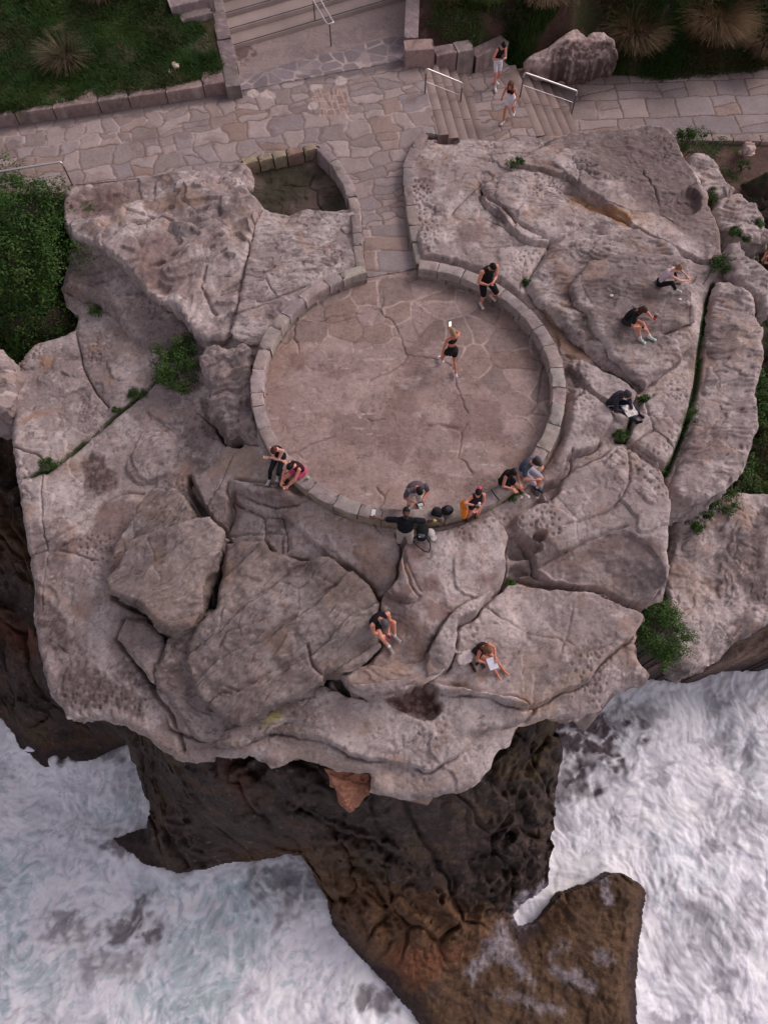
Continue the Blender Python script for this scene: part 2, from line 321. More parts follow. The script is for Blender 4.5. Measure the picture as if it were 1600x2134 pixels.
CRACK = [ # centreline, half width, depth, moss
 ([(528,478),(515,530),(503,580),(493,630),(488,665),(478,700)], .035, .5, 0),
 ([(490,658),(540,640),(590,622),(640,600)], .02, .12, 0),
 ([(160,690),(168,740),(178,780),(200,815),(226,846)], .022, .15, 0),
 ([(330,788),(295,822),(262,846),(240,860),(200,895),(160,932),(125,962),(90,985),(36,1003)], .03, .2, 1),
 ([(28,930),(60,945),(82,948),(95,968),(100,985)], .022, .12, 0),
 ([(90,985),(88,1040),(90,1080)], .015, .06, 0),
 ([(60,1148),(150,1105),(190,1070),(240,1030),(270,1022),(300,1025)], .03, .09, 0),
 ([(1490,590),(1474,640),(1462,700),(1456,790),(1436,860),(1412,930),(1390,982)], .07, .3, 1),
 ([(1300,915),(1340,948),(1386,978)], .022, .15, 0),
 ([(1388,985),(1392,1060),(1390,1150)], .03, .3, 0),
 ([(1060,1208),(1120,1222),(1180,1230),(1250,1232),(1300,1255),(1345,1270)], .035, .3, 0),
 ([(1100,1200),(1150,1170),(1250,1120),(1300,1105)], .03, .10, 0),
 ([(1180,282),(1130,305),(1090,330)], .022, .15, 0),
 ([(1005,378),(950,432),(942,445)], .018, .1, 0),
 ([(1148,500),(1100,508),(1040,510),(1005,516)], .02, .06, 0),
 ([(1003,382),(1010,412),(1030,432),(1058,452),(1082,476),(1112,493),(1142,500),(1172,490),(1210,466)], .04, .22, 0),
 ([(1100,600),(1140,640),(1180,680),(1240,740),(1290,775),(1330,812)], .05, .3, 0),
 ([(1100,600),(1108,570),(1140,520),(1150,502)], .03, .12, 0),
 ([(1330,850),(1312,880),(1303,918),(1285,920)], .04, .3, 1),
 ([(1185,945),(1188,990),(1165,1010),(1130,1030)], .02, .1, 0),
 ([(1300,930),(1310,1000),(1280,1060),(1240,1085),(1160,1110)], .025, .08, 0),
 ([(315,1420),(330,1460),(365,1490),(375,1520),(385,1560)], .04, .25, 0),
 ([(820,1110),(860,1160),(830,1130),(850,1200),(880,1250)], .015, .05, 0),
 ([(610,545+480),(480,1010),(478,1040),(492,1060),(485,1090),(470,1100)], .025, .15, 0),
 ([(480,1040),(520,1062),(550,1070),(555,1110),(548,1130)], .02, .1, 0),
 ([(590,1080),(600,1130),(598,1150)], .02, .1, 0),
 ([(1145,1040),(1180,1080),(1200,1100)], .01, .03, 0),
 ([(410,860),(440,880),(470,910)], .02, .1, 0),
 ([(300,852),(318,868),(350,880),(370,895)], .012, .04, 0),
]
CRACKW = [(chaikin(W(p), 1, False), a, b, c) for (p, a, b, c) in CRACK]
WALKPOLY = WZ([(760,600),(750,430),(700,330),(640,280),(880,260),(865,320),(845,400),(870,500),(880,600)], 0)
def warp(x, y):
    a = fbm(x, y, .9, 4, 31, .6) * .20; b = fbm(x, y, .9, 4, 47, .6) * .20
    return x + a, y + b
def rim_fade(x, y):
    """1 away from the built circle/walkway/path, 0 on it"""
    r = np.hypot(x - RC[0], y - RC[1]); a = sm(R_OUT - .02, R_OUT + .30, r)
    b = sm(-.10, .15, sdf(PATH_W, x, y, .4)); return a, b
CALM = W([(120,760),(250,760),(60,860),(180,900),(330,850),(280,930),(100,1050),(200,1060),(180,1250),(200,1400),(100,1200),(940,320),(940,420),(960,500),(1050,560),(1100,1300),(1200,1300),(1100,1400),(900,1180),(1000,1180),(650,1110),(760,1150),(1250,900),(1180,900),(1000,1480),(760,1520),(1300,1130),(1440,780)])
CALMR = .95
def rock_h(x, y):
    h = base0(x, y); wx, wy = warp(x, y); cm = 0 * x
    for (a_, b_) in CALM: cm = np.maximum(cm, sm(1.0, .35, np.hypot(x - a_, y - b_) / CALMR))
    rel = 1 - .65 * cm
    for (p, dh, wd) in STEPW:
        if dh == 0: continue
        s = sdf(p, x + (wx - x) * .7, y + (wy - y) * .7, .4); wd = wd * .6
        t = np.clip(-s / wd, 0, 1); h = h + dh * (1 - (1 - t) ** 3.2); h = h - .5 * abs(dh) * np.exp(-((s - .015) / .035) ** 2) * sm(-.25, .2, fbm(x, y, .6, 2, 37))
    # weathered strata: contour-like little ledges
    g = fbm(wx, wy, .22, 3, 61) * 4.2 + fbm(x, y, 1.6, 3, 71) * .45
    fr = g - np.floor(g); ml = sm(-.1, .25, fbm(x, y, .5, 3, 63)); h = h + .060 * (np.floor(g) + sm(.0, .08 + .5 * (1 - ml), fr)) - .025 * sm(.05, .0, 1 - fr) * ml
    g2 = fbm(wx + 9, wy * 1.5, .8, 3, 87) * 4.0
    f2 = g2 - np.floor(g2); h = h + .022 * (np.floor(g2) + sm(0, .12, f2)) * rel
    CX, CF, _ = worley(wx, wy, .42, 111, 1.0); ce = (CF - CX) * .5; h = h - .09 * rel * np.exp(-(ce / .018) ** 2) * sm(.05, .2, fbm(x, y, .35, 3, 113))
    h = h + .14 * rel * fbm(x, y, .4, 2, 91) + .045 * fbm(x, y, 1.3, 3, 95, .5) * sm(-.2, .3, fbm(x, y, .4, 2, 93)) + .014 * fbm(x, y, 3.4, 4, 99, .6)
    pit = fbm(x, y, .5, 2, 15)
    F1, _, _ = worley(x + .03 * fbm(x, y, 5, 2, 3), y, 6.0, 4)
    h = h - .05 * sm(.06, .02, F1) * sm(.16, .38, pit) * rel
    for (p, a, d, m) in CRACKW:
        dd, t = pdist(p, x + (wx - x) * .28, y + (wy - y) * .28, .4)
        env = sm(0, .06, t) * sm(1, .94, t) if d < .25 else 1
        h = h - d * np.exp(-(dd / a) ** 2) * env - .25 * min(d, .2) * np.exp(-(dd / (a * 4)) ** 2)
    for (p, dh, wd) in HOLEW:
        s = sdf(p, x + (wx - x) * .6, y + (wy - y) * .6, .3); t = np.clip(-s / wd, 0, 1); h = h + dh * sm(0, 1, t)
    for p in FOOT: h = h - .42 * sm(.13, -.06, sdf(p, x + (wx - x) * .4, y + (wy - y) * .4, .4))
    a, b = rim_fade(x, y)
    fl = .015 * fbm(x, y, 1.1, 5, 55) + .008 * fbm(x, y, 6, 3, 66)
    gg = fbm(x * .8, y * 1.3, .5, 4, 19) * 3.2; ff = gg - np.floor(gg); fl = fl + .02 * sm(0, .06, ff); CX, CF, _ = worley(x + .3 * fbm(x, y, 1, 3, 121), y + .3 * fbm(x, y, 1, 3, 123), .5, 115, 1.0); fl = fl - .05 * np.exp(-((CF - CX) * .5 / .016) ** 2) * sm(.0, .1, fbm(x, y, .5, 3, 117))
    s, e, i = paving_ring(x, y); fl = fl + s * (.012 * sm(0.008, .03, e) - .006)
    h = h * a + fl * (1 - a)
    h = np.where(b < 1, h * b + (-.09) * (1 - b), h)
    s = sdf(POOL, x, y, .5); h = np.where(s < .12, h - .34 * sm(.1, -.12, s) - .02, h)
    s = sdf(chaikin(P0W), x, y, .3); t = np.clip((s + .28) / .28, 0, 1); h = h - .16 * t ** 3 * a * b     # worn, rounded rim
    return h
FOOT = [W(p, l) for (p, l) in [([(438,1073),(466,1105),(459,1140),(424,1202),(417,1270),(398,1303),(355,1315),(328,1302),(290,1262),(222,1234),(218,1205),(245,1180),(240,1130),(270,1090),(318,1014),(385,1034),(403,1066)], .7),
 ([(470,1130),(546,1120),(566,1148),(650,1163),(682,1158),(722,1186),(770,1216),(789,1252),(794,1344),(766,1380),(676,1402),(672,1422),(622,1450),(545,1480),(500,1508),(462,1500),(416,1460),(383,1380),(388,1340),(412,1300),(450,1268),(457,1200)], .5),
 ([(262,1286),(250,1310),(243,1332),(270,1362),(318,1422),(324,1400),(345,1342),(338,1326),(302,1292)], .3)]]
def paving_ring(x, y):
    """crazy paving in the north part of the circle: mask, edge distance, id"""
    wx = x + .16 * fbm(x, y, 1.1, 2, 201); wy = y + .16 * fbm(x, y, 1.1, 2, 207)
    F1, F2, I = worley(wx, wy, 1.3, 21, .95); e = (F2 - F1) * .5
    yb = 12.35 + .35 * fbm(x, x * 0, .5, 2, 77) - np.clip(x - 1.6, 0, 3) * 1.15
    r = np.hypot(x - RC[0], y - RC[1])
    m = sm(-.06, .06, y - yb + .35 * (I - .5)) * (r < R_IN + .1)
    return m, e, I
def blob(x, y, pts, r):
    """soft stain mask around photo points (px,py)"""
    q = W(pts); m = 0 * x; n = fbm(x, y, 1.3, 4, 5, .65)
    for (a, b) in q: m = np.maximum(m, sm(.0, .45, 1 - np.hypot(x - a, y - b) / r + n * .9))
    return m
C_GREY = np.array([.33, .262, .246]); C_PALE = np.array([.50, .418, .392]); C_TAN = np.array([.40, .30, .24]); C_DARKL = np.array([.135, .098, .092])
C_BROWN = np.array([.20, .135, .12]); C_SAND = np.array([.36, .235, .175]); C_MOSS = np.array([.045, .062, .018]); C_ORG = np.array([.36, .20, .10])
def mixc(c, d, m): return c + (d - c) * np.clip(m, 0, 1)[:, None]
STAINP = [ # polygon
 ([(1240,300),(1400,300),(1470,420),(1500,520),(1440,500),(1350,440),(1260,370)], C_DARKL * 1.2, .6), ([(120,430),(135,390),(180,385),(170,440)], C_BROWN, .4), ([(900,560),(1000,565),(1060,620),(1000,600)], C_DARKL * 1.3, .4), ([(420,830),(500,880),(480,940),(420,900)], C_DARKL, .7), ([(380,880),(450,900),(440,950),(390,940)], C_DARKL * 1.2, .5), ([(560,1555),(700,1570),(780,1600),(900,1630),(960,1600),(900,1650),(780,1640),(600,1580)], C_TAN, .4), ([(1080,1450),(1160,1470),(1120,1490),(1060,1480)], C_SAND, .5), ([(1230,880),(1290,900),(1250,935),(1200,920)], C_DARKL * 1.2, .6), ([(1120,1000),(1150,960),(1165,1000),(1140,1040)], C_BROWN, .5), ([(1160,1190),(1240,1130),(1350,1130),(1380,1170),(1290,1150),(1210,1180),(1180,1205)], C_BROWN * 1.1, .5), ([(660,1160),(760,1190),(790,1240),(770,1210),(700,1175)], C_BROWN, .5), ([(440,960),(520,940),(560,980),(520,1010),(450,1000)], C_TAN * .9, .7),
 ([(190,450),(182,425),(205,405),(245,400),(258,412),(240,440),(215,455)], C_BROWN * .55, .9),
 ([(150,440),(160,400),(220,385),(290,385),(262,450),(200,470)], C_BROWN * 1.1, .6),
 ([(300,500),(340,470),(420,560),(420,610),(380,620),(300,580),(250,510)], C_BROWN * 1.2, .35),
 ([(170,960),(190,940),(215,950),(240,985),(240,1010),(200,1030),(175,1010)], C_BROWN * .58, 1.0),
 ([(215,1045),(240,1040),(300,1050),(270,1090),(240,1130),(150,1150),(120,1140),(190,1110)], C_BROWN * 1.1, .6),
 ([(85,745),(120,742),(110,765),(85,775)], C_SAND, .8), ([(38,885),(80,855),(110,855),(50,888)], C_SAND, .7),
 ([(215,792),(232,784),(242,798),(228,806)], C_SAND, .6),
 ([(70,1230),(110,1260),(150,1310),(140,1360),(110,1360),(80,1310)], C_DARKL, .8),
 ([(130,1400),(170,1375),(240,1420),(310,1460),(300,1500),(230,1470),(160,1490),(130,1450)], C_DARKL, .75),
 ([(70,1090),(150,1140),(130,1200),(70,1180)], C_DARKL, .45),
 ([(880,1220),(905,1210),(920,1230),(905,1250),(880,1245)], C_BROWN * 1.2, .7), ([(880,1270),(930,1270),(945,1300),(890,1315)], C_BROWN * 1.2, .7),
 ([(835,1150),(885,1145),(892,1175),(870,1190),(840,1180)], C_BROWN * 1.2, .7), ([(790,1250),(850,1240),(850,1270),(800,1275)], C_BROWN * 1.2, .7),
 ([(985,1215),(1025,1218),(1020,1238),(990,1232)], C_BROWN, .7),
 ([(930,1115),(980,1115),(992,1160),(940,1140)], C_BROWN, .6),
 ([(1200,1140),(1290,1110),(1370,1140),(1385,1220),(1340,1245),(1280,1210),(1230,1170)], C_DARKL, .55),
 ([(1340,900),(1385,860),(1400,900),(1380,940),(1350,930)], C_BROWN * 1.3, .4),
 ([(1155,660),(1200,700),(1235,730),(1230,755),(1190,755),(1160,720),(1130,650)], C_SAND * .72, .85),
 ([(1100,600),(1140,640),(1180,700),(1160,720),(1120,640)], C_SAND * .8, .7),
 ([(1180,400),(1215,410),(1260,435),(1320,465),(1300,480),(1240,450),(1190,420)], C_ORG * .9, .7),
 ([(1100,345),(1140,345),(1165,365),(1130,372)], C_BROWN, .6),
 ([(1160,300),(1250,270),(1390,262),(1420,330),(1460,400),(1440,470),(1340,450),(1290,400),(1220,380)], C_DARKL, .62),
 ([(910,300),(955,290),(950,300),(905,300)], C_BROWN * .5, .9), ([(872,345),(905,360),(900,400),(875,395)], C_BROWN, .5),
 ([(960,460),(1005,470),(1000,505),(950,500)], C_BROWN, .5),
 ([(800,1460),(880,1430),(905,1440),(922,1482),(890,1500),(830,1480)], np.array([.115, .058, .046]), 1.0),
 ([(1125,1260+200),(1180,1400),(1240,1400),(1180,1450)], C_TAN, .5),
 ([(700,1140),(790,1150),(860,1200),(850,1220),(770,1200)], C_SAND, .45), ([(790,1330),(850,1300),(830,1400),(760,1440),(740,1420)], C_SAND, .4),
 ([(590,1030),(700,1075),(820,1110),(820,1150),(700,1130),(600,1080)], C_SAND, .25),
 ([(860,880),(860,810),(830,800),(790,870),(790,930),(830,960),(870,920)], C_BROWN * 1.15, .45),
 ([(940,820),(1040,830),(1050,910),(940,915)], C_BROWN * 1.2, .55), ([(850,715),(890,720),(892,770),(850,775)], C_BROWN * 1.2, .5), ([(600,735),(640,750),(630,780),(608,770)], C_BROWN * .95, .6), ([(740,630),(860,640),(850,680),(760,680)], C_SAND * .8, .6), ([(960,690),(1040,700),(1080,760),(1000,750)], C_SAND * .75, .6), ([(640,960),(740,980),(720,1010),(650,1000)], C_BROWN * 1.3, .4), ([(560,800),(620,830),(600,900),(555,860)], C_BROWN * 1.4, .4),
 ([(550,720),(640,700),(640,760),(560,800)], C_SAND * .8, .35),
 ([(1290,560),(1360,620),(1440,660),(1400,720),(1300,700),(1230,620)], C_DARKL, .4),
 ([(1070,840+330),(1100,1180),(1180,1160),(1150,1200)], C_BROWN, .3),
]
STAINW = [(W(p), c, s) for (p, c, s) in STAINP]
def rock_col(x, y, z=None, dark=0.0):
    if z is None: z = 0 * x
    xx = x + z * .37; yy = y + z * .53
    n = fbm(xx, yy, .35, 5, 301, .6); m = fbm(xx, yy, 1.3, 5, 311, .65); k = fbm(xx, yy, 7, 3, 321, .7)
    c = np.repeat(C_GREY[None], len(x), 0)
    c = mixc(c, C_PALE, sm(-.12, .28, n + m * .6) * .95)
    c = mixc(c, C_TAN, sm(.05, .4, fbm(xx, yy, .5, 4, 331, .6)) * .6)
    dl = sm(.10, .38, fbm(xx, yy, .55, 5, 341, .68) + k * .12); c = mixc(c, C_DARKL, dl * .72)
    sp = sm(.14, .30, k * .8 + m * .5); c = mixc(c, C_DARKL * 1.3, sp * .42)
    c = mixc(c, C_DARKL, sm(.18, .34, fbm(xx * 1.3, yy, 3.1, 5, 361, .75)) * .5)
    c = mixc(c, C_PALE * 1.12, sm(.22, .36, fbm(xx, yy, 2.6, 4, 351, .65)) * .6); c = mixc(c, C_SAND * .9, sm(.16, .34, fbm(xx, yy, .8, 5, 353, .6)) * .55)
    return c * (1 - dark)
PLAT_FL = np.array([.34, .252, .226])
def plat_col(x, y, z):
    kk = fbm(x, y, 4.5, 4, 403, .7); c = rock_col(x, y, z); n = fbm(x, y, 1.6, 4, 401, .65) * .28 + fbm(x, y, 6, 3, 405) * .1
    for (p, d, s) in STAINW:
        q = sdf(p, x, y, .8); gr = (.62 + .38 * sm(-.22, .12, kk)) if d.mean() < .14 else 1.0; c = mixc(c, d, sm(.10, -.08, q + n * .7) * min(1, s * 1.25) * gr)
    # mossy cracks
    for (p, a, dd, m) in CRACKW:
        if m:
            d, t = pdist(p, x, y, .5); c = mixc(c, C_MOSS, sm(.12, .05, d + n * .12) * sm(-.1, .15, fbm(x, y, 1.1, 2, 411) + .12) * .9)
    # circle floor
    r = np.hypot(x - RC[0], y - RC[1]); fl = (r < R_OUT)
    f = np.repeat(PLAT_FL[None], len(x), 0) * (1 + .20 * fbm(x, y, .9, 5, 421, .6)[:, None])
    f = mixc(f, C_SAND * .95, sm(.0, .4, fbm(x, y * 1.5, .8, 5, 431, .6)) * .45)
    f = mixc(f, C_BROWN * 1.05, sm(.06, .2, fbm(x, y * 1.3, .62, 6, 441, .62)) * .55); f = mixc(f, PLAT_FL * 1.28, sm(.08, .25, fbm(x, y * 1.2, .7, 5, 443, .6)) * .6)
    f = mixc(f, C_PALE, sm(.27, .36, fbm(x * .8, y * 3, 1.5, 4, 451, .7)) * .6)
    f = mixc(f, C_DARKL, sm(.25, .4, fbm(x, y, 5, 3, 461, .7)) * .35)
    for (p, d, s) in [q_ for q_ in STAINW if np.hypot(*(q_[0].mean(0) - RC)) < 3.6]:
        q = sdf(p, x, y, .8); f = mixc(f, d, sm(.12, -.08, q + n) * min(1, s * 1.4))
    s, e, i = paving_ring(x, y)
    pc = PLAT_FL[None] * (.70 + .38 * i[:, None]); pc = mixc(pc, C_SAND * .72, sm(.6, .95, np.modf(i * 7.3)[0]) * .45) * (1 + .15 * fbm(x, y, 2, 4, 471)[:, None])
    mo = sm(.035, .015, e); vis = sm(-.15, .1, fbm(x, y, .7, 2, 481)); pc = mixc(pc, np.array([.48, .36, .31]), mo * vis * .85); pc = mixc(pc, C_BROWN, mo * (1 - vis) * .5)
    f = mixc(f, pc, s); c = np.where(fl[:, None], f, c)
    s = sdf(POOL, x, y, .5); wet = np.array([.050, .043, .027])
    pcol = mixc(np.repeat(wet[None], len(x), 0), C_BROWN * .8, sm(-.1, .35, fbm(x, y, .8, 4, 491)) * .55)
    c = np.where((s < .02)[:, None], pcol, c)
    return c
def smallh(x, y): return rock_h(x, y)
platform = grid_mesh('rock_platform', P0W, rock_h, plat_col, M_ROCK, .025 if FULL else .06, [(.02, .12), (.15, .7), (.1, 1.0), (.6, 1.6), (1.6, 2.4)], .05, 5)
tag(platform, kind='structure')
# ================================================================== LOOSE SLABS AND BOULDERS
def plane_fit(pts):
    p = np.array(pts, float); q = unp(p[:, 0], p[:, 1], p[:, 2]); c = q.mean(0); d = q - c; z0 = p[:, 2].mean()
    g = np.linalg.solve(d.T @ d + np.eye(2) * (.25 if len(p) > 3 else .5), d.T @ (p[:, 2] - z0)); L = np.hypot(*g)
    if L > .4: g *= .4 / L
    return np.array([g[0], g[1], z0 - g @ c])
def slab(name, outline, ctrl, thick, label, cat='boulder', rnd=.25, drop=.18, strata=.06, sfreq=(.5, 1.6), seed=1, dark=0.0, tan=0.0, stains=(), und=.1, res=.025, ang=0.0, group=None, mat=None, rough=.045, bump=.12, cracks=(), hue=None, kind=None, bed=None):
    rnd *= .5; drop *= .62; SLABS.append((outline, ctrl))
    A = plane_fit(ctrl); p = np.array(outline, float)
    z = np.full(len(p), np.array([c[2] for c in ctrl]).mean())
    for _ in range(8):
        q = unp(p[:, 0], p[:, 1], z); z = A[0] * q[:, 0] + A[1] * q[:, 1] + A[2]
    pw = q; ca, sa = math.cos(ang), math.sin(ang)
    def toW(l):
        l = np.array(l, float); zz = np.full(len(l), z.mean())
        for _ in range(5): qq = unp(l[:, 0], l[:, 1], zz); zz = A[0] * qq[:, 0] + A[1] * qq[:, 1] + A[2]
        return qq
    cw = [(toW(l), a, d) for (l, a, d) in cracks]
    def hf(x, y):
        wx = x + .22 * fbm(x, y, .8, 4, seed + 1, .6); wy = y + .22 * fbm(x, y, .8, 4, seed + 2, .6)
        s = sdf(pw, x, y, .3); t = np.clip((s + rnd) / rnd, 0, 1)
        h = A[0] * x + A[1] * y + A[2] - drop * t ** 2.6
        u = (wx * ca + wy * sa); v = (-wx * sa + wy * ca)
        g = fbm(u * sfreq[0], v * sfreq[1], 1, 3, seed + 3) * 5; f = g - np.floor(g)
        h = h + strata * (np.floor(g) + sm(0, .09, f)) - strata * .35 * sm(.05, .0, 1 - f) * sm(-.1, .2, fbm(x, y, .5, 3, seed + 14)) + bump * fbm(x, y, .7, 4, seed + 5) + .04 * fbm(u * .8, v * 2.2, 1.6, 4, seed + 6, .6) + .008 * fbm(x, y, 6, 3, seed + 9)
        CX, CF, _ = worley(wx, wy, .55, seed + 7, 1.0); h = h - .035 * np.exp(-((CF - CX) * .5 / .016) ** 2) * sm(.0, .15, fbm(x, y, .5, 3, seed + 12))
        if bed:
            bv = v * bed[0] + .55 * fbm(u * .5, v, .6, 4, seed + 20); bf = bv - np.floor(bv); h = h + bed[1] * (bf - .5) - bed[1] * sm(.10, .0, 1 - bf) * 1.15 * sm(-.3, .1, fbm(u * .6, v, .6, 3, seed + 22)); bv = v * bed[0] * 3.3 + .9 * fbm(u * .4, v, 1.1, 4, seed + 24); bf = bv - np.floor(bv); h = h + bed[1] * .30 * (bf - sm(.85, 1, bf))
        for (l, a, d) in cw:
            dd, _ = pdist(l, x + (wx - x) * .3, y + (wy - y) * .3, .4); h = h - d * np.exp(-(dd / a) ** 2)
        return h
    st = [(toW(l), c, k) for (l, c, k) in stains]
    def cf(x, y, zz):
        c = rock_col(x + seed * 1.7, y, zz) * (1 - dark)
        if tan: c = mixc(c, C_TAN, tan * sm(-.3, .3, fbm(x, y, .6, 3, seed + 8)))
        n = fbm(x, y, 1.6, 4, 401, .65) * .3
        kk = fbm(x, y, 4.5, 4, 403, .7)
        for (l, d, k) in st: c = mixc(c, d, sm(.10, -.08, sdf(l, x, y, .8) + n * .7) * min(1, k * 1.25) * ((.6 + .4 * sm(-.25, .12, kk)) if d.mean() < .14 else 1.0))
        if hue is not None: c = c * np.array(hue)[None]
        return c
    o = grid_mesh(name, pw, hf, cf, mat or M_ROCK, res if FULL else .06, [(.03, .1), (-.02, thick * .45), (und, thick * .75), (und * 2.5 + .15, thick)], rough, seed)
    # put the origin at the thing's base
    c = np.array([v for v in pw]).mean(0); zb = float(z.mean()) - thick
    o.data.transform(Matrix.Translation((-c[0], -c[1], -zb))); o.location = (c[0], c[1], zb)
    if kind: tag(o, kind=kind)
    else: tag(o, label, cat, group)
    return o
ROCKS = []
SLABS = []
NWS = [([(190,452),(182,428),(205,405),(245,400),(260,412),(240,440),(215,455)], C_BROWN * .45, .9), ([(140,440),(160,400),(220,385),(290,385),(262,440),(200,470)], C_BROWN * 1.05, .6), ([(300,400),(390,395),(440,420),(380,440),(300,430)], C_SAND*.7,.6), ([(260,520),(340,480),(430,570),(440,620),(400,630),(310,590)], C_BROWN * 1.2, .45), ([(400,560),(450,520),(440,470),(480,500),(470,600)], C_DARKL, .3), ([(550,505),(590,505),(590,525),(555,525)], C_DARKL, .6), ([(660,520),(740,480),(745,540),(640,570)], C_DARKL*1.1, .4)]
def S(*a, **k):
    o = slab(*a, **k); ROCKS.append(o); return o
S('rock_slab', [(140,500),(128,600),(180,620),(230,645),(262,692),(300,722),(335,728),(400,713),(440,702),(480,690),(500,560),(400,450),(200,440)], [(130,600,-1.1),(250,660,-1.2),(400,712,-.95),(160,510,-.5),(420,560,-.1)], 1.2, 'dark streaked lower ledge under the big sculpted slab, above the round bush', seed=659, rnd=.5, drop=.5, dark=.22, strata=.06, bump=.2)
S('rock_slab', [(134,384),(200,378),(300,366),(400,350),(470,340),(500,336),(520,342),(530,360),(524,376),(512,386),(524,402),(532,416),(546,432),(530,470),(522,500),(508,560),(495,630),(488,668),(478,692),(462,706),(432,701),(402,690),(384,662),(360,640),(330,632),(292,592),(250,547),(200,515),(152,500),(140,486),(132,462)],
  [(140,400,.12),(480,350,.12),(300,380,.2),(150,490,-.15),(300,590,-.1),(440,690,-.2),(500,560,.05),(350,480,.2)], .75, 'big sculpted pinkish slab between the dark bush and the walled pool', seed=661, rnd=.35, drop=.3, strata=.10, sfreq=(.35,.7), bump=.25, stains=NWS[:5], ang=.6, cracks=[([(262,440),(330,450),(380,470)], .04, .1), ([(430,560),(420,600),(440,640),(450,650)], .04, .12)])
S('rock_slab', [(530,478),(546,432),(560,438),(600,446),(640,434),(700,444),(740,442),(742,500),(748,560),(700,572),(640,602),(600,634),(560,694),(540,720),(510,712),(486,706),(482,690),(492,660),(498,630),(512,560),(524,505)],
  [(560,450,.08),(735,450,.12),(740,550,.22),(620,600,.2),(500,700,-.15)], .8, 'flat rock sheet between the walled pool and the circular wall', seed=673, rnd=.15, drop=.08, strata=.03, bump=.08, stains=NWS[5:], cracks=[([(490,658),(540,640),(590,622),(640,600)], .025, .12), ([(520,590),(600,590),(650,585)], .03,.04)])
S('rock_slab', [(415,748),(425,720),(450,712),(490,716),(505,706),(530,738),(524,800),(536,880),(562,945),(520,928),(500,905),(478,915),(455,880),(430,835),(438,800),(418,772)], [(430,740,-.25),(520,730,.0),(545,900,-.05),(460,870,-.35)], 1.1, 'rough honeycombed rock pressed against the left side of the circular wall', seed=677, rnd=.3, drop=.3, strata=.08, bump=.25, dark=.12)
S('rock_slab', [(438,1073),(466,1105),(459,1140),(424,1202),(417,1270),(398,1303),(355,1315),(328,1302),(290,1262),(222,1234),(218,1205),(245,1180),(258,1150),(256,1130),(308,1105),(325,1105),(400,1080)],
  [(300,1140,-.35),(440,1085,-.15),(350,1300,-.55),(230,1220,-.7)], 1.5, 'detached angular slab of layered grey stone left of the long dark crevice', seed=511, strata=.02, sfreq=(.3, 1.5), ang=.55, dark=.31, tan=.25, bed=(1.7, .12), rnd=.3, drop=.22)
S('rock_slab', [(318,1014),(346,1020),(360,1015),(385,1034),(403,1066),(400,1090),(330,1115),(300,1120),(262,1170),(245,1195),(216,1212),(218,1195),(240,1130),(270,1090),(290,1045)],
  [(320,1030,-.9),(390,1050,-.8),(240,1190,-1.2),(300,1100,-.95)], 1.0, 'stepped wedge of rock leaning behind the angular layered slab', seed=523, strata=.03, sfreq=(.4, 1.8), ang=.75, dark=.34, bed=(2.6, .10), rnd=.2)
S('rock_slab', [(470,1130),(500,1124),(546,1120),(566,1148),(620,1160),(650,1163),(682,1158),(722,1186),(770,1216),(789,1252),(794,1344),(766,1380),(722,1400),(676,1402),(672,1422),(622,1450),(545,1480),(500,1508),(462,1500),(440,1476),(416,1460),(400,1420),(383,1380),(388,1340),(412,1300),(450,1268),(457,1200),(466,1155)],
  [(480,1140,-.5),(640,1170,-.3),(780,1300,-.2),(480,1490,-.9),(660,1400,-.6),(390,1360,-.9)], 1.2, 'largest layered grey slab of the outcrop, below the wall, right of the long dark crevice', seed=541, strata=.03, sfreq=(.28, 1.3), ang=.6, dark=.33, tan=.2, bed=(1.15, .15), rnd=.3, drop=.25, bump=.25,
  cracks=[([(455,1350),(470,1320),(560,1290),(660,1240),(700,1215)], .03, .06), ([(640,1345),(650,1390),(672,1410)], .03, .12), ([(470,1430),(500,1440),(530,1420),(560,1400)], .03, .05)])
S('rock_slab', [(262,1286),(250,1310),(243,1332),(270,1362),(318,1422),(324,1400),(345,1342),(338,1326),(302,1292)], [(270,1300,-1.4),(320,1330,-1.35),(310,1400,-1.6)], .7, 'small smooth grey-green slab tucked beneath the angular slab', seed=557, dark=.18, rnd=.3, drop=.2, strata=.03)
S('rock_slab', [(343,1340),(352,1326),(398,1308),(432,1266),(450,1270),(430,1330),(430,1420),(500,1500),(560,1490),(560,1530),(470,1560),(405,1540),(378,1500),(352,1455),(325,1430),(322,1402)], [(360,1340,-1.15),(440,1280,-1.0),(380,1440,-1.6),(500,1530,-1.75)], .9, 'dark lichen-stained rock emerging under the left edge of the largest slab', seed=563, dark=.3, rnd=.3, strata=.05)
S('rock_slab', [(560,1470),(620,1450),(672,1420),(712,1465),(694,1494),(642,1508),(592,1505),(560,1525),(500,1556),(440,1550),(470,1520),(520,1500)], [(600,1490,-1.35),(690,1450,-1.25),(500,1540,-1.7)], .6, 'yellow-lichened slab projecting below the lower right edge of the largest slab', seed=571, dark=.1, rnd=.25, stains=[([(560,1480),(590,1475),(580,1500),(550,1510)], np.array([.40,.36,.13]), .6)])
S('rock_slab', [(712,1408),(768,1386),(796,1348),(806,1308),(870,1288),(944,1296),(950,1352),(925,1396),(880,1428),(830,1446),(780,1456),(735,1442)], [(760,1420,-.6),(900,1320,-.35),(800,1330,-.35),(900,1400,-.55)], .55, 'sandy topped slab overhanging the dark hollow, under the man in a grey cap', seed=577, rnd=.25, drop=.14, strata=.03, tan=.5, stains=[([(780,1340),(860,1300),(850,1400),(760,1440),(730,1420)], C_SAND, .5)])
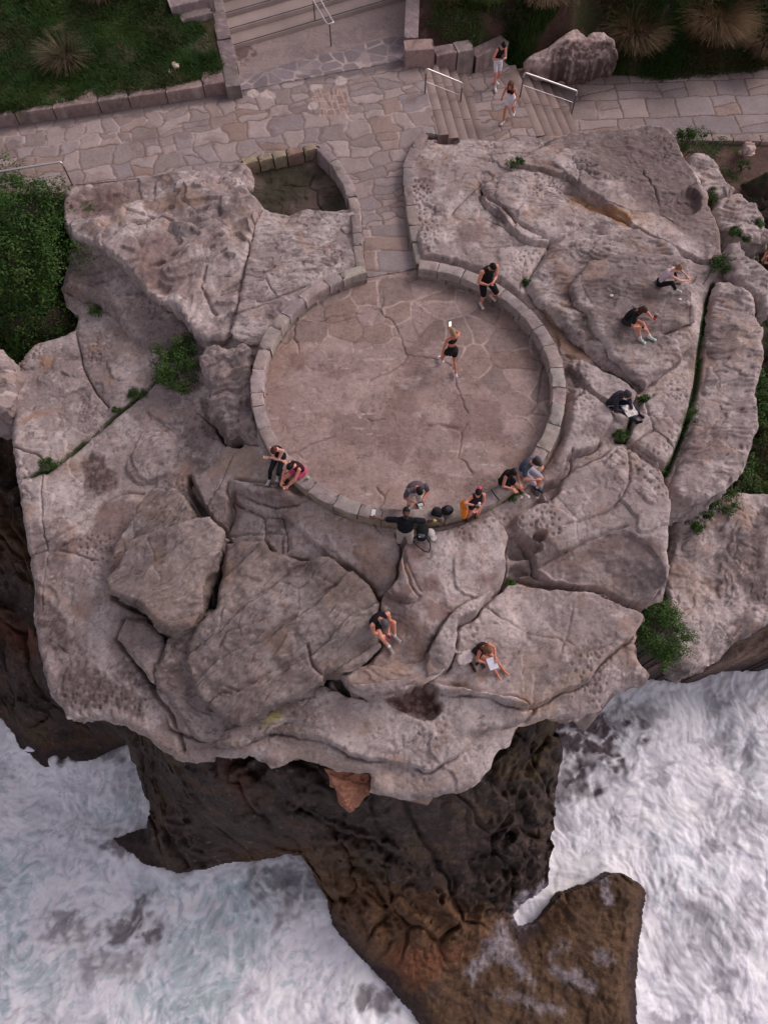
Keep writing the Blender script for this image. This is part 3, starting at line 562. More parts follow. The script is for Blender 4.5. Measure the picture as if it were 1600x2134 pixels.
S('rock_slab', [(1486,590),(1520,582),(1570,620),(1596,680),(1597,740),(1580,800),(1585,880),(1562,960),(1545,990),(1510,1020),(1470,1040),(1440,1052),(1400,1040),(1393,1005),(1420,930),(1446,862),(1464,790),(1471,680)],
  [(1500,600,.15),(1580,700,0.1),(1480,800,.05),(1560,900,-.1),(1420,1000,-.3),(1500,1000,-.35)], 2.4, 'long pale slab between the mossy crack and the right-hand undergrowth', seed=583, rnd=.45, drop=.35, strata=.05, bump=.2, stains=[([(1480,680),(1530,680),(1530,740),(1480,750)], C_DARKL*1.3, .5), ([(1430,900),(1500,890),(1500,960),(1430,960)], C_DARKL*1.4, .5)], cracks=[([(1455,870),(1500,850),(1580,860)], .02, .05)])
S('rock_slab', [(1100,602),(1097,585),(1115,555),(1150,505),(1200,488),(1260,478),(1330,468),(1400,498),(1438,535),(1442,600),(1450,665),(1440,720),(1370,790),(1335,812),(1318,797),(1262,762),(1205,712),(1160,665),(1125,632)],
  [(1110,600,.48),(1200,500,.60),(1400,520,.52),(1440,660,.35),(1330,790,.18),(1200,690,.33),(1280,620,.62)], .8, 'broad domed slab carrying the two seated women', seed=587, rnd=.6, drop=.35, dark=.10, strata=.04, bump=.16, stains=[([(1250,560),(1330,580),(1430,660),(1380,720),(1290,700),(1220,620)], C_DARKL*1.1, .45)])
S('rock_slab', [(1186,592),(1200,575),(1225,542),(1290,525),(1340,520),(1400,528),(1436,548),(1444,600),(1450,668),(1412,680),(1382,692),(1415,706),(1425,738),(1362,790),(1345,807),(1322,792),(1272,742),(1262,716),(1232,682),(1226,652),(1200,632)],
  [(1200,600,.72),(1300,530,.82),(1430,560,.75),(1440,660,.58),(1340,790,.38),(1260,700,.60)], .45, 'upper layer of the domed slab directly under the two seated women', seed=593, rnd=.35, drop=.22, strata=.035, dark=.16, bump=.1, stains=[([(1220,590),(1330,560),(1430,640),(1400,720),(1320,730),(1240,660)], C_DARKL*1.1, .5)])
S('rock_slab', [(1003,383),(1038,357),(1072,351),(1112,361),(1148,391),(1180,406),(1200,440),(1212,466),(1172,490),(1140,499),(1110,491),(1080,474),(1058,450),(1030,430),(1010,411)], [(1040,370,.42),(1190,440,.62),(1100,480,.55)], .5, 'rounded lozenge-shaped rock between the walkway wall and the domed slab', seed=599, rnd=.5, drop=.3, strata=.03)
S('boulder', [(1508,530),(1520,500),(1545,493),(1575,540),(1610,570),(1610,650),(1585,645),(1580,620),(1540,590),(1515,570)], [(1520,510,.4),(1600,600,.2),(1560,520,.5)], 1.5, 'wedge-shaped dark-sided boulder by the small bush above the long pale slab', seed=601, rnd=.5, drop=.5, dark=.15)
S('boulder', [(1092,118),(1110,104),(1150,88),(1178,66),(1205,46),(1225,66),(1236,50),(1262,54),(1285,72),(1291,112),(1262,128),(1230,134),(1150,140),(1110,138),(1094,130)], [(1100,130,-.5),(1220,60,.3),(1285,110,-.1),(1180,135,-.35)], .75, 'whitish boulder with a black stained face beside the upper stone steps', seed=607, rnd=.4, drop=.35, bump=.2, strata=.02, hue=(1.3, 1.2, 1.15), stains=[([(1150,105),(1200,90),(1290,85),(1295,150),(1220,170),(1140,160)], C_DARKL*.5, .95)])  # lower front coloured almost black
S('boulder', [(1425,335),(1440,320),(1475,318),(1500,340),(1510,365),(1538,388),(1520,400),(1498,402),(1480,395),(1478,430),(1470,440),(1462,400),(1440,370)], [(1450,330,-.3),(1520,390,-.6),(1470,420,-.5)], 1.2, 'pale split boulder at the edge of the bare soil on the right', seed=613, rnd=.4, drop=.35)
S('boulder', [(1485,435),(1500,410),(1540,400),(1565,420),(1590,450),(1610,480),(1605,500),(1560,500),(1520,485),(1500,470)], [(1500,430,-.2),(1590,480,-.5),(1540,410,-.3)], 1.3, 'low pale rock beneath the small green plants on the right edge', seed=617, rnd=.4, drop=.3)
S('boulder', [(-60,700),(0,722),(15,735),(26,770),(24,800),(10,850),(-10,858),(-60,850)], [(0,760,-1.2),(20,790,-1.3),(-40,720,-1.1)], 2.2, 'rounded pale rock cut by the left edge of the photo', seed=619, rnd=.5, drop=.4)
S('rock_slab', [(676,1602),(720,1604),(772,1612),(770,1655),(728,1686),(712,1668),(692,1630)], [(700,1610,-2.35),(765,1620,-2.35),(730,1670,-2.9)], .9, 'broken orange block hanging below the lip of the overhang', seed=631, rnd=.1, drop=.1, strata=.06, hue=(1.05, .62, .42), bump=.25)
S('stone', [(1548,300),(1555,296),(1568,305),(1572,315),(1558,318),(1550,315)], [(1550,305,-1.35),(1570,310,-1.35),(1556,317,-1.35)], .25, 'small pale stone lying on the bare soil right of the path', 'stone', seed=641, rough=.015, rnd=.12, drop=.08, hue=(1.5, 1.4, 1.3))
S('stone', [(356,129),(364,126),(374,132),(373,138),(364,139),(357,135)], [(352,128,.62),(377,132,.62),(362,141,.62)], .15, 'larger of two pale stones lying on the upper left grass', 'stone', seed=643, rnd=.12, drop=.08, hue=(1.8, 1.7, 1.5), rough=.01)
S('stone', [(348,144),(354,142),(356,147),(351,150)], [(346,143,.55),(357,147,.55),(350,152,.55)], .12, 'smaller of two pale stones lying on the upper left grass', 'stone', seed=647, rnd=.08, drop=.05, hue=(1.8, 1.7, 1.5), rough=.01)
S('rock_ledge', [(1392,1060),(1400,1050),(1450,1055),(1520,1020),(1560,1015),(1620,1030),(1640,1200),(1620,1290),(1545,1330),(1505,1370),(1470,1388),(1440,1402),(1412,1380),(1402,1340),(1385,1300),(1395,1240),(1385,1200),(1400,1120)],
  [(1400,1100,-1.9),(1600,1050,-2.3),(1400,1280,-2.6),(1600,1250,-3.2),(1450,1380,-3.6)], 2.0, '', seed=653, rnd=.5, drop=.4, bump=.35, strata=.04, sfreq=(.6, .9), dark=.08, kind='structure', stains=[([(1560,1080),(1600,1060),(1600,1240),(1560,1250)], C_DARKL*.9, .7)])
# ================================================================== CLIFF, SHELF AND SEA
SEA = -13.0
LC = [(1000,2000,-12.3),(1250,1900,-12.2),(1300,2100,-12.3),(1000,2300,-12.4),(800,1900,-11),(900,1850,-10),(950,1750,-7.5),(950,1680,-5.3),(1100,1800,-10.5),(1090,1650,-7.2),(1090,1560,-5),(1110,1480,-4.5),(700,1850,-11),(720,1780,-9),
 (600,1770,-10.5),(500,1780,-11),(380,1780,-10.5),(360,1650,-7.5),(500,1700,-6.5),(650,1700,-6.8),(450,1620,-4.2),(600,1620,-4.2),(345,1600,-6),(800,1660,-5),(860,2000,-11.8),(760,1960,-11.8),(1060,1920,-12.0),(560,1740,-8),(800,1760,-8),
 (0,900,-5),(0,1100,-6),(-200,1000,-4),(0,1300,-8),(60,1450,-10),(0,1440,-11.5),(100,1560,-12.6),(170,1520,-12),(60,1200,-6.5),(250,1530,-10),(120,1400,-7),(-200,1300,-9),(20,1120,-5.6),(60,1290,-8.5),(270,1560,-12.4),(300,1790,-12.8),
 (1450,1200,-4.8),(1590,1050,-3),(1590,900,-2.7),(1560,780,-2.2),(1700,900,-2.5),(1700,1200,-5),(1590,1300,-7),(1480,1390,-9.5),(1590,1370,-10.5),(1380,1380,-8),(1380,1300,-5),(1440,1340,-7),(1600,700,-1.8),(1700,500,-1.8),
 (1500,1040,-2.6),(800,1000,-4),(300,1000,-4.5),(1200,1000,-4),(800,600,-4),(300,650,-3.2),(60,650,-2.6),(0,600,-2.3),(-200,600,-2.2),(-200,800,-3.0),(120,680,-2.4),(30,690,-2.5),(1200,600,-4),(1200,1350,-4.5),(600,1300,-4.5),(150,1300,-5.5),(1340,1400,-6),(850,1500,-4.3),(300,1400,-5),(1240,1440,-7)]
_l = np.array(LC, float); _lx = unp(_l[:, 0], _l[:, 1], _l[:, 2]); _ln = len(_l)
_D = np.hypot(_lx[:, None, 0] - _lx[None, :, 0], _lx[:, None, 1] - _lx[None, :, 1]); _A = np.zeros((_ln + 1, _ln + 1))
_A[:_ln, :_ln] = np.sqrt(_D ** 2 + .04) - np.eye(_ln) * .1; _A[:_ln, _ln] = 1; _A[_ln, :_ln] = 1; _LW = np.linalg.solve(_A, np.append(_l[:, 2], 0))
LAND = WZ([(-700,1250),(-200,1380),(-20,1468),(22,1520),(46,1565),(96,1602),(190,1592),(230,1570),(262,1556),(300,1556),(326,1612),(331,1700),(322,1722),(228,1742),(262,1772),(300,1802),(370,1822),(430,1812),(500,1800),(560,1792),(632,1780),(656,1815),(660,1840),(682,1872),(690,1930),(742,1992),(800,2050),(850,2110),(900,2180),(1000,2300),(1330,2300),
 (1330,2134),(1322,2050),(1335,1950),(1342,1858),(1325,1835),(1300,1820),(1256,1812),(1216,1836),(1190,1845),(1152,1856),(1132,1890),(1105,1922),(1076,1926),(1068,1902),(1100,1870),(1128,1842),(1130,1780),(1115,1700),(1100,1600),(1078,1500),(1130,1425),(1280,1432),(1360,1418),(1430,1424),(1500,1402),(1600,1398),(1750,1370),(2100,1300),(2600,300),(-1200,300)], SEA)
def land_h(x, y):
    h = np.full(x.shape, _LW[_ln])
    for i in range(_ln): h = h + _LW[i] * np.sqrt((x - _lx[i, 0]) ** 2 + (y - _lx[i, 1]) ** 2 + .04)
    wx = x + .35 * fbm(x, y, .6, 3, 701); wy = y + .35 * fbm(x, y, .6, 3, 707)
    g = h * .55 + fbm(wx, wy, .30, 5, 711, .6) * 3.0; f = g - np.floor(g); h = h + .75 * (sm(.0, .42, f) - f) * sm(-12.2, -11, h) * sm(-.25, .2, fbm(x, y, .3, 3, 715)) + .12 * (sm(0, .3, f) - f)
    Fa, Fb, Fi = worley(wx + .3 * h, wy - .2 * h, .52, 727, 1.0); fe = (Fb - Fa) * .5; mk = sm(-12.2, -11.2, h); h = h + mk * (.75 * (Fi - .5) * sm(0, .25, fe) - .30 * np.exp(-(fe / .05) ** 2)); Fa, Fb, Fi = worley(wx + .3 * h, wy, 1.4, 729, 1.0); fe = (Fb - Fa) * .5; h = h + mk * (.22 * (Fi - .5) * sm(0, .1, fe) - .07 * np.exp(-(fe / .03) ** 2))
    g = h * 3.7 + fbm(wx, wy, .8, 3, 713); f = g - np.floor(g); h = h + .07 * (sm(0, .5, f) - f) * sm(-12.4, -11.5, h); h = h + .35 * fbm(x, y * 1.2, .5, 3, 716, .5) * sm(-12.3, -10.5, h)
    h = h + .45 * fbm(x, y, .5, 4, 717) * sm(-12.6, -10, h) + .14 * fbm(wx, wy * 1.5, 1.6, 5, 719, .65) + .05 * ridge(wx, wy * 1.4, 1.3, 3, 723) 
    s = sdf(LAND, x + .12 * fbm(x, y, 1.5, 3, 731), y + .12 * fbm(x, y, 1.5, 3, 733), 1.0)
    t = sm(-.05, -.9, s); h = np.where(s < 0, np.maximum(h, SEA + .35) * 1.0, h)
    h = h - (1 - t) * np.clip(h - (SEA + .25), 0, .6 + .0 * h)
    h = np.where(s > -.06, SEA - 1.5 * sm(-.06, .5, s) - .1, h)
    return h
C_CLIFF = np.array([.050, .033, .026]); C_OCH = np.array([.175, .090, .045]); C_OLIVE = np.array([.10, .066, .028]); C_WET = np.array([.050, .034, .038]); C_RED = np.array([.20, .07, .035])
_OCHP = [(WZ([(640,1790),(760,1830),(900,1850),(1000,1900),(1060,1920),(1000,2010),(900,2060),(850,2090),(760,1990),(700,1900)], -11.5), C_OCH * .9, .85), (WZ([(1130,1880),(1250,1820),(1345,1850),(1340,2150),(900,2200),(860,2100),(1000,2000)], -12.2), np.array([.115, .066, .036]), .95),
 (WZ([(800,1990),(900,1960),(960,1980),(900,2040),(860,2060)], -11.8), C_RED, .6), (WZ([(500,1790),(640,1760),(740,1770),(640,1800),(520,1815)], -11), C_OCH * .8, .8), (WZ([(0,1110),(70,1130),(70,1200),(0,1160)], -5.8), C_OCH * .8, .6), (WZ([(0,1290),(100,1320),(90,1380),(0,1330)], -8.3), C_RED * .8, .6),
 (WZ([(1370,1400),(1400,1340),(1440,1410),(1520,1360),(1640,1270),(1640,1400),(1500,1410),(1430,1430),(1370,1430)], -8.5), C_SAND * .62, .95), (WZ([(1120,1480),(1140,1500),(1130,1620),(1118,1620)], -6), C_OLIVE * .9, .7),
 (WZ([(480,1600),(520,1600),(530,1650),(490,1680),(470,1640)], -4.5), C_RED * .6, .5), (WZ([(780,1630),(930,1650),(910,1720),(830,1780),(780,1790),(750,1700)], -6), np.array([.10, .072, .066]), .7)]
def land_col(x, y, z):
    n = fbm(x + z * .3, y + z * .4, .8, 5, 801, .65); c = np.repeat(C_CLIFF[None], len(x), 0) * (1 + .9 * n[:, None]) * (1 + .5 * fbm(x, y + z * .5, 3, 4, 803, .7)[:, None])
    c = mixc(c, np.array([.085, .055, .050]), sm(.0, .35, fbm(x, y + z * .3, .6, 4, 811)) * .7)
    c = mixc(c, C_OLIVE, sm(.05, .35, fbm(x + z * .5, y, .5, 4, 821, .6)) * .6)
    c = mixc(c, C_OCH * .7, sm(.18, .4, fbm(x, y + z, .7, 4, 831, .6)) * .5)
    c = mixc(c, np.array([.2, .17, .17]), sm(.48, .55, fbm(x, y, 7, 2, 833)) * .6)
    for (p, d, k) in _OCHP: c = mixc(c, d[None] * (1 + .75 * n[:, None] + .25 * fbm(x, y, 3.3, 4, 805, .7)[:, None]), sm(.4, -.25, sdf(p, x, y, 1.6) + n * .7) * k)
    c = mixc(c, np.array([.09, .045, .02]), sm(.12, .3, fbm(x * 1.2, y, 1.7, 4, 841, .7)) * sm(-9, -12, z) * .55)
    c = mixc(c, C_WET, sm(SEA + .9, SEA + .3, z + n * .6) * sm(3.2, 2.0, np.abs(x - 8.6)) * 0 + sm(SEA + .6, SEA + .2, z + n * .4) * .8)
    # inland of the platform: soil and undergrowth
    g = (z > -3.6) & ((x > 9) | (x < -8)); c = np.where(g[:, None], mixc(np.repeat(np.array([[.06, .042, .03]]), len(x), 0), C_MOSS * .8, sm(-.2, .2, n)), c)
    # foam lying in the shelf's runnels
    fw = fbm(x, y, 2.2, 5, 851, .68)
    for (p, k) in _RUN: c = mixc(c, np.array([.40, .36, .39]) * (1 + .25 * fbm(x * 2, y, 3, 3, 859)[:, None]), sm(.22, -.16, sdf(p, x, y, 1.2) + .5 * fw) * k)
    return c
_RUN = [(WZ(p, -12.2), k) for (p, k) in [([(1040,1922),(1056,1925),(1072,1985),(1112,2040),(1108,2062),(1062,2012),(1032,1988),(988,2040),(968,2025),(1005,1985)], .6), ([(1155,2015),(1200,2028),(1240,2062),(1222,2068),(1180,2045)], .6), ([(1240,1985),(1268,1985),(1262,2008),(1246,2005)], .6), ([(1068,1868),(1118,1840),(1138,1870),(1112,1925),(1072,1928)], .8), ([(1252,1825),(1262,1850),(1272,1882),(1262,1880),(1248,1850)], .8), ([(1030,2075),(1120,2085),(1180,2110),(1170,2118),(1100,2100)], .4), ([(1150,1990),(1170,1960),(1180,1975)], .35)]]
cliff = grid_mesh('cliff', np.array([(-19, -10), (19, -10), (19, 22), (-19, 22)], float), land_h, land_col, M_DARK, .042 if FULL else .12, None, 0)
tag(cliff, kind='structure')
# sea -------------------------------------------------------------
M_SEA = mat_vc('foaming_water', .5, .12, 4.0, .05, .3, .03, 20)
def sea_flow(x, y):
    e = .15
    def P(a, b): return fbm(a, b, .16, 3, 901)
    u = (P(x, y + e) - P(x, y - e)) / (2 * e) * 6; v = -(P(x + e, y) - P(x - e, y)) / (2 * e) * 6
    # general run: left water streams down-left, right water streams to lower right
    u = u + np.where(x > 4, .55, -.35); v = v + np.where(x > 4, -.55, -.75)
    m = np.hypot(u, v) + 1e-6; return u / m, v / m
def build_sea():
    R = .035 if FULL else .09
    P = np.array([(-17.5, -9.5), (19, -9.5), (19, 8.5), (-17.5, 8.5)], float)
    store = {}
    def fields(x, y):
        k = (len(x), float(x[:50].sum()))
        if k in store: return store[k]
        u, v = sea_flow(x, y); acc = 0; acc2 = 0; K = 16
        for sgn in (1, -1):
            px = x.copy(); py = y.copy()
            for i in range(K // 2):
                acc = acc + fbm(px, py, 1.5, 5, 911, .78); px = px + sgn * u * .085; py = py + sgn * v * .085
        lic = acc / K; a2 = 0
        for sgn in (1, -1):
            px = x.copy(); py = y.copy()
            for i in range(5): a2 = a2 + fbm(px, py, 4.2, 3, 917, .8); px = px + sgn * u * .05; py = py + sgn * v * .05
        fin = a2 / 10
        wx = x + .9 * fbm(x, y, .35, 4, 921); wy = y + .9 * fbm(x, y, .35, 4, 923)
        big = fbm(wx, wy, .28, 5, 931, .55)
        lace = ridge(wx * 1.0 + lic * .5, wy + lic * .5, 1.1, 4, 941)
        store[k] = (lic, big, lace, wx, wy, fin); return store[k]
    DK = [(WZ([(1215,1545)], SEA)[0], 2.1, 1.0), (WZ([(1160,1630)], SEA)[0], 1.2, .8), (WZ([(150,1540)], SEA)[0], 1.1, 1.0), (WZ([(230,1560)], SEA)[0], .8, .7), (WZ([(300,1925)], SEA)[0], .9, .85), (WZ([(250,1945)], SEA)[0], .8, .8), (WZ([(135,1935)], SEA)[0], .8, .6), (WZ([(590,1840)], SEA)[0], 1.2, .62), (WZ([(240,2010)], SEA)[0], 1.1, .5),
          (WZ([(260,1760)], SEA)[0], .9, .8), (WZ([(1480,1950)], SEA)[0], 2.0, .32), (WZ([(1530,1720)], SEA)[0], 1.2, .32), (WZ([(790,2080)], SEA)[0], .7, .8), (WZ([(1330,1500)], SEA)[0], 1.2, .5)]
    def dk(x, y):
        m = 0 * x; n = fbm(x, y, .9, 3, 951)
        for (c, r, s) in DK: m = np.maximum(m, s * sm(0, .5, 1 - np.hypot((x - c[0]) * .75, y - c[1]) / r - .12 + n * .8 + .35 * n2(x * 3.1, y * 3.1, 953)))
        return m
    def hf(x, y):
        lic, big, lace, wx, wy, fin = fields(x, y)
        s = sdf(LAND, x, y, 1.2); near = sm(.9, 0, s)
        return SEA + .50 * big + .04 * lace + .12 * lic + .05 * fin + .10 * near
    def cf(x, y, z):
        lic, big, lace, wx, wy, fin = fields(x, y); right = sm(3.5, 6.5, x)
        white = np.array([.83, .82, .865]); teal = np.array([.52, .65, .665]); lil_shade = np.array([.60, .575, .635]); deep = np.array([.085, .060, .070])  # the lilac grey is shadow tone painted into the foam colour
        tz = sm(-.05, .25, fbm(wx, wy, .26, 3, 961) + .04) * (1 - .6 * right)
        net = sm(.60, .86, lace + lic * .5); c = np.repeat(white[None], len(x), 0)
        tc = mixc(np.repeat(teal[None], len(x), 0), white, net * .85); tc = mixc(tc, teal * .72, sm(.62, .40, lace) * .6); c = c * (1 - tz[:, None] * .85) + tc * tz[:, None] * .85
        c = mixc(c, lil_shade, sm(.02, .20, -lic + .12 * big) * (.45 + .3 * right)); c = mixc(c, lil_shade * .52, sm(.09, .26, -lic + .1 * fbm(x, y, .4, 3, 963)) * (.22 + .45 * right))  # painted shade between the foam streaks
        c = mixc(c, white * 1.05, sm(.06, .22, lic) * .7)
        l2 = ridge(wx + lic, wy + lic * .6, 2.6, 4, 971); c = mixc(c, white * 1.08, sm(.80, .96, l2 + lic * .4) * (.75 - .45 * right)); l3 = ridge(wx + .6 * lic, wy, 5.0, 3, 975); c = mixc(c, white * 1.1, sm(.84, .97, l3) * .55 * (1 - .5 * right)); c = mixc(c, teal * .80, sm(.50, .30, l2 + .15 * (l3 - .6)) * (1 - right) * .6)
        c = mixc(c, white * 1.10, sm(.05, .20, fin) * .5); b2 = fbm(wx + .5 * fbm(x, y, 1.1, 3, 981), wy, .75, 5, 983, .6); c = mixc(c, lil_shade * .62, sm(.05, .32, b2 + .25 * lic) * (.75 - .45 * (1 - right))); c = mixc(c, white * 1.12, sm(.08, .30, -b2) * .6); c = mixc(c, lil_shade * .80 * (1 - .35 * tz[:, None]) , sm(.04, .22, -fin) * .55)  # swell valleys and fine streaks get painted shade, crests painted brighter
        sh = sdf(LAND, x, y, 1.4); c = mixc(c, white * 1.06, sm(.55, .05, sh + .5 * fbm(x, y, 2.2, 3, 973)) * .7)
        mid = np.array([.70, .71, .745]); c = np.clip(mid + (c - mid) * 1.12 + .06, .05, .93)
        st = sm(-.02, .22, lic + (lace - .62) * .5); d = dk(x, y); c = mixc(c, deep, d * (.97 - .80 * st)); c = mixc(c, white, d * sm(.12, .25, lic) * .5)
        return c
    o = grid_mesh('sea', P, hf, cf, M_SEA, R, None, 0); tag(o, kind='structure')
build_sea()
bm = bmesh.new(); bmesh.ops.create_grid(bm, x_segments=8, y_segments=8, size=300)
me = bpy.data.meshes.new('deep_water'); bm.to_mesh(me); bm.free(); me.materials.append(mat_flat('open_water', (.35, .42, .44), .4, .4, .4))
dw = bpy.data.objects.new('deep_water', me); dw.location = (0, 0, SEA - 1.9); COL.objects.link(dw); tag(dw, kind='structure')
# ================================================================== PATHS, STEPS, WALLS
class RBF:
    def __init__(s, pts, eps=.1, smooth=.1):
        p = np.array(pts, float); s.c = unp(p[:, 0], p[:, 1], p[:, 2]); n = len(p); s.n = n; s.e = eps
        D = np.hypot(s.c[:, None, 0] - s.c[None, :, 0], s.c[:, None, 1] - s.c[None, :, 1]); A = np.zeros((n + 1, n + 1))
        A[:n, :n] = np.sqrt(D ** 2 + eps) - np.eye(n) * smooth; A[:n, n] = 1; A[n, :n] = 1; s.w = np.linalg.solve(A, np.append(p[:, 2], 0))
    def __call__(s, x, y):
        h = np.full(np.shape(x), s.w[s.n])
        for i in range(s.n): h = h + s.w[i] * np.sqrt((x - s.c[i, 0]) ** 2 + (y - s.c[i, 1]) ** 2 + s.e)
        return h
C_STONE = np.array([.335, .265, .245])
_wd = WZ([(0, 272), (480, 193)], 0); _u = (_wd[1] - _wd[0]); _u /= np.hypot(*_u); _v = np.array([-_u[1], _u[0]])
def stone_field(x, y, o, u, row=.72, wmin=.5, wmax=1.25, seed=0, wob=.10):
    """irregular coursed flagstones: returns edge distance and a per-stone random number"""
    v = np.array([-u[1], u[0]]); wx = x + wob * fbm(x, y, .9, 3, seed + 1) * 2; wy = y + wob * fbm(x, y, .9, 3, seed + 5) * 2
    wx = wx + .02 * fbm(x, y, 6, 2, seed + 7); a = (wx - o[0]) * u[0] + (wy - o[1]) * u[1] + 100; b = (wx - o[0]) * v[0] + (wy - o[1]) * v[1] + 50
    g = np.random.RandomState(seed + 9); rows = np.cumsum(row * (.7 + .6 * g.rand(200))); ri = np.searchsorted(rows, b)
    top = rows[np.clip(ri, 0, 199)]; bot = np.where(ri > 0, rows[np.clip(ri - 1, 0, 199)], 0)
    e = np.full(x.shape, 9.); I = np.zeros(x.shape)
    for r in np.unique(ri):
        m = ri == r; gg = np.random.RandomState(seed * 131 + int(r)); cs = np.cumsum(wmin + (wmax - wmin) * gg.rand(500)); rnd = gg.rand(501)
        ci = np.searchsorted(cs, a[m]); hi = cs[np.clip(ci, 0, 499)]; lo = np.where(ci > 0, cs[np.clip(ci - 1, 0, 499)], 0)
        # some tall stones are split in two by a slanting joint
        mid = (top[m] + bot[m]) / 2 + (a[m] - (hi + lo) / 2) * (rnd[ci] - .5) * .8; split = np.modf(rnd[ci] * 17)[0] < .34
        d = np.minimum(np.minimum(a[m] - lo, hi - a[m]), np.minimum(b[m] - bot[m], top[m] - b[m])); d = np.where(split, np.minimum(d, np.abs(b[m] - mid)), d)
        e[m] = d; I[m] = np.modf(rnd[ci] * 5 + np.where(split & (b[m] > mid), .37, 0))[0]
    return e, I
def pave_col(x, y, e, I, pale=.0, gap=.022, seed=0, mort=(.20, .142, .12)):
    n = fbm(x, y, 1.6, 5, 1001 + seed, .6); k = fbm(x, y, 8, 3, 1007)
    c = C_STONE[None] * (.78 + .42 * I[:, None]); c = mixc(c, C_SAND * .8, sm(.72, .98, np.modf(I * 9.7)[0]) * .6); c = mixc(c, np.array([.25, .215, .225]), sm(.6, .9, np.modf(I * 5.1)[0]) * .5)
    c = c * (1 + .22 * n[:, None] + .10 * k[:, None]); c = mixc(c, C_BROWN, sm(.15, .4, fbm(x, y, .7, 5, 1013, .65)) * .5)
    m = sm(gap + .012, gap - .012, e + .012 * fbm(x, y, 5, 3, 1017)); pl = sm(.08, .25, fbm(x, y, .35, 3, 1021) + pale) * sm(-.1, .1, fbm(x, y, 2.1, 3, 1023))
    mc = np.array(mort) * (1 - pl[:, None]) + np.array([.47, .37, .33]) * pl[:, None]
    c = c * (1 - m[:, None]) + mc * m[:, None]; return c
_po = _wd[0]
POOL_CUT = chaikin(POOL, 1)
def path_f(x, y):
    e, I = stone_field(x, y, _po, _u, .64, .45, 1.0, 11, .17)
    # the walkway to the circle is laid across its own length
    e2, I2 = stone_field(x, y, np.array([0, 14.0]), np.array([1, .02]), .82, .7, 1.5, 23, .05)
    m = sm(16.9, 16.7, y + .2 * n2(x, y, 5)); e = np.where(m > .5, e2, e); I = np.where(m > .5, I2, I); return e, I
def path_h(x, y):
    e, I = path_f(x, y); return .0 + .018 * sm(.015, .06, e) + .012 * (I - .5) + .010 * fbm(x, y, 1.5, 4, 1101)
def path_c(x, y, z):
    e, I = path_f(x, y); c = pave_col(x, y, e, I, -.0)
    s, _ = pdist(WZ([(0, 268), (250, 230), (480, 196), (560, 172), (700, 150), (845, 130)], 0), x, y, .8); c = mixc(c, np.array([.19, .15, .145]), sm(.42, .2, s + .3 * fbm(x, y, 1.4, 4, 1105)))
    for p, r in [((528,196), .22), ((560,198), .30), ((665,182), .28), ((712,168), .25), ((655,220), .18)]:
        q = WZ([p], 0)[0]; c = mixc(c, np.array([.52, .42, .38]), sm(.0, .3, 1 - np.hypot(x - q[0], y - q[1]) / r + .9 * fbm(x, y, 2.2, 3, 1107)) * .9)
    # the patch of small brick-shaped sets
    P = WZ([(650,190),(720,185),(728,235),(668,245)], 0); s = sdf(P, x, y, .5); e3, I3 = stone_field(x, y, _po, _v, .22, .3, .5, 41, .01)
    bc = np.array([.30, .20, .165]) * (.8 + .4 * I3[:, None]); bc = mixc(bc, np.array([.42, .33, .29]), sm(.03, .015, e3)); bc = bc * (1 + .2 * fbm(x, y, 3, 3, 1109)[:, None]); mm = sm(.05, -.05, s + .25 * fbm(x, y, 2.5, 3, 1111))[:, None]; c = c * (1 - mm) + bc * mm
    return c
_pp = np.array(PATH_W)
_cut = []
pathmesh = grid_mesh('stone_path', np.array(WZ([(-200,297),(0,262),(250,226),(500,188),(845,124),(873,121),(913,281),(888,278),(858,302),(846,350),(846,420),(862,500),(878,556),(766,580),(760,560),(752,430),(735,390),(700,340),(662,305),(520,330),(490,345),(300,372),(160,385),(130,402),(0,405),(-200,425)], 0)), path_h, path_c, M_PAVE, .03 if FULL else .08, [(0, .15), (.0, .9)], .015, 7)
tag(pathmesh, kind='structure')
# apron below the wide concrete stairs
def apron_f(x, y):
    wx = x + .1 * fbm(x, y, 1.5, 2, 1201); F1, F2, I = worley(wx, y, 2.0, 31, .95); return (F2 - F1) * .5, I
_t1 = WZ([(500,122),(845,22),(845,62),(505,165)], .03); _ad = WZ([(487,104),(845,0)], .03); _au = _ad[1] - _ad[0]; _au /= np.hypot(*_au)
def apron_c(x, y, z):
    e, I = apron_f(x, y); c = np.array([.225, .185, .19])[None] * (.85 + .3 * I[:, None]) * (1 + .15 * fbm(x, y, 2, 3, 1203)[:, None])
    c = mixc(c, np.array([.44, .35, .32]), sm(.045, .02, e) * (.35 + .65 * sm(-.1, .15, fbm(x, y, .9, 3, 1205)))); c = mixc(c, np.array([.31, .235, .215]), sm(.06, -.02, sdf(np.vstack([_t1[0] + [-.9, 2.5], _t1[1] + [.9, 2.5], _t1[2] + [.5, 0], _t1[3] - [.6, 0]]), x, y, 1)))
    s = sdf(_t1, x, y, .5); a = x * _au[0] + y * _au[1]; b = -x * _au[1] + y * _au[0]
    ga = np.abs(np.modf(a / .085 + 50)[0] - .5); gb = np.abs(np.modf(b / .085 + 50)[0] - .5); n = fbm(x, y, .8, 3, 1207)
    dots = np.where(n > 0, sm(.30, .14, np.hypot(ga, gb)), sm(.26, .12, ga)) * (sm(-.2, .1, fbm(x, y, 4, 3, 1209) + .12))
    gapx = WZ([(680, 95)], .03)[0]; gm = sm(.16, .24, np.abs((x - gapx[0]) * _au[0] + (y - gapx[1]) * _au[1]))
    c = mixc(c, np.array([.12, .10, .105]), (s < 0) * dots * gm * .75)
    q = WZ([(500,110)], .03)[0]; c = mixc(c, np.array([.10, .055, .045]), sm(.1, .4, 1 - np.hypot(x - q[0], y - q[1]) / .6 + fbm(x, y, 5, 3, 1211)) * .7)
    return c
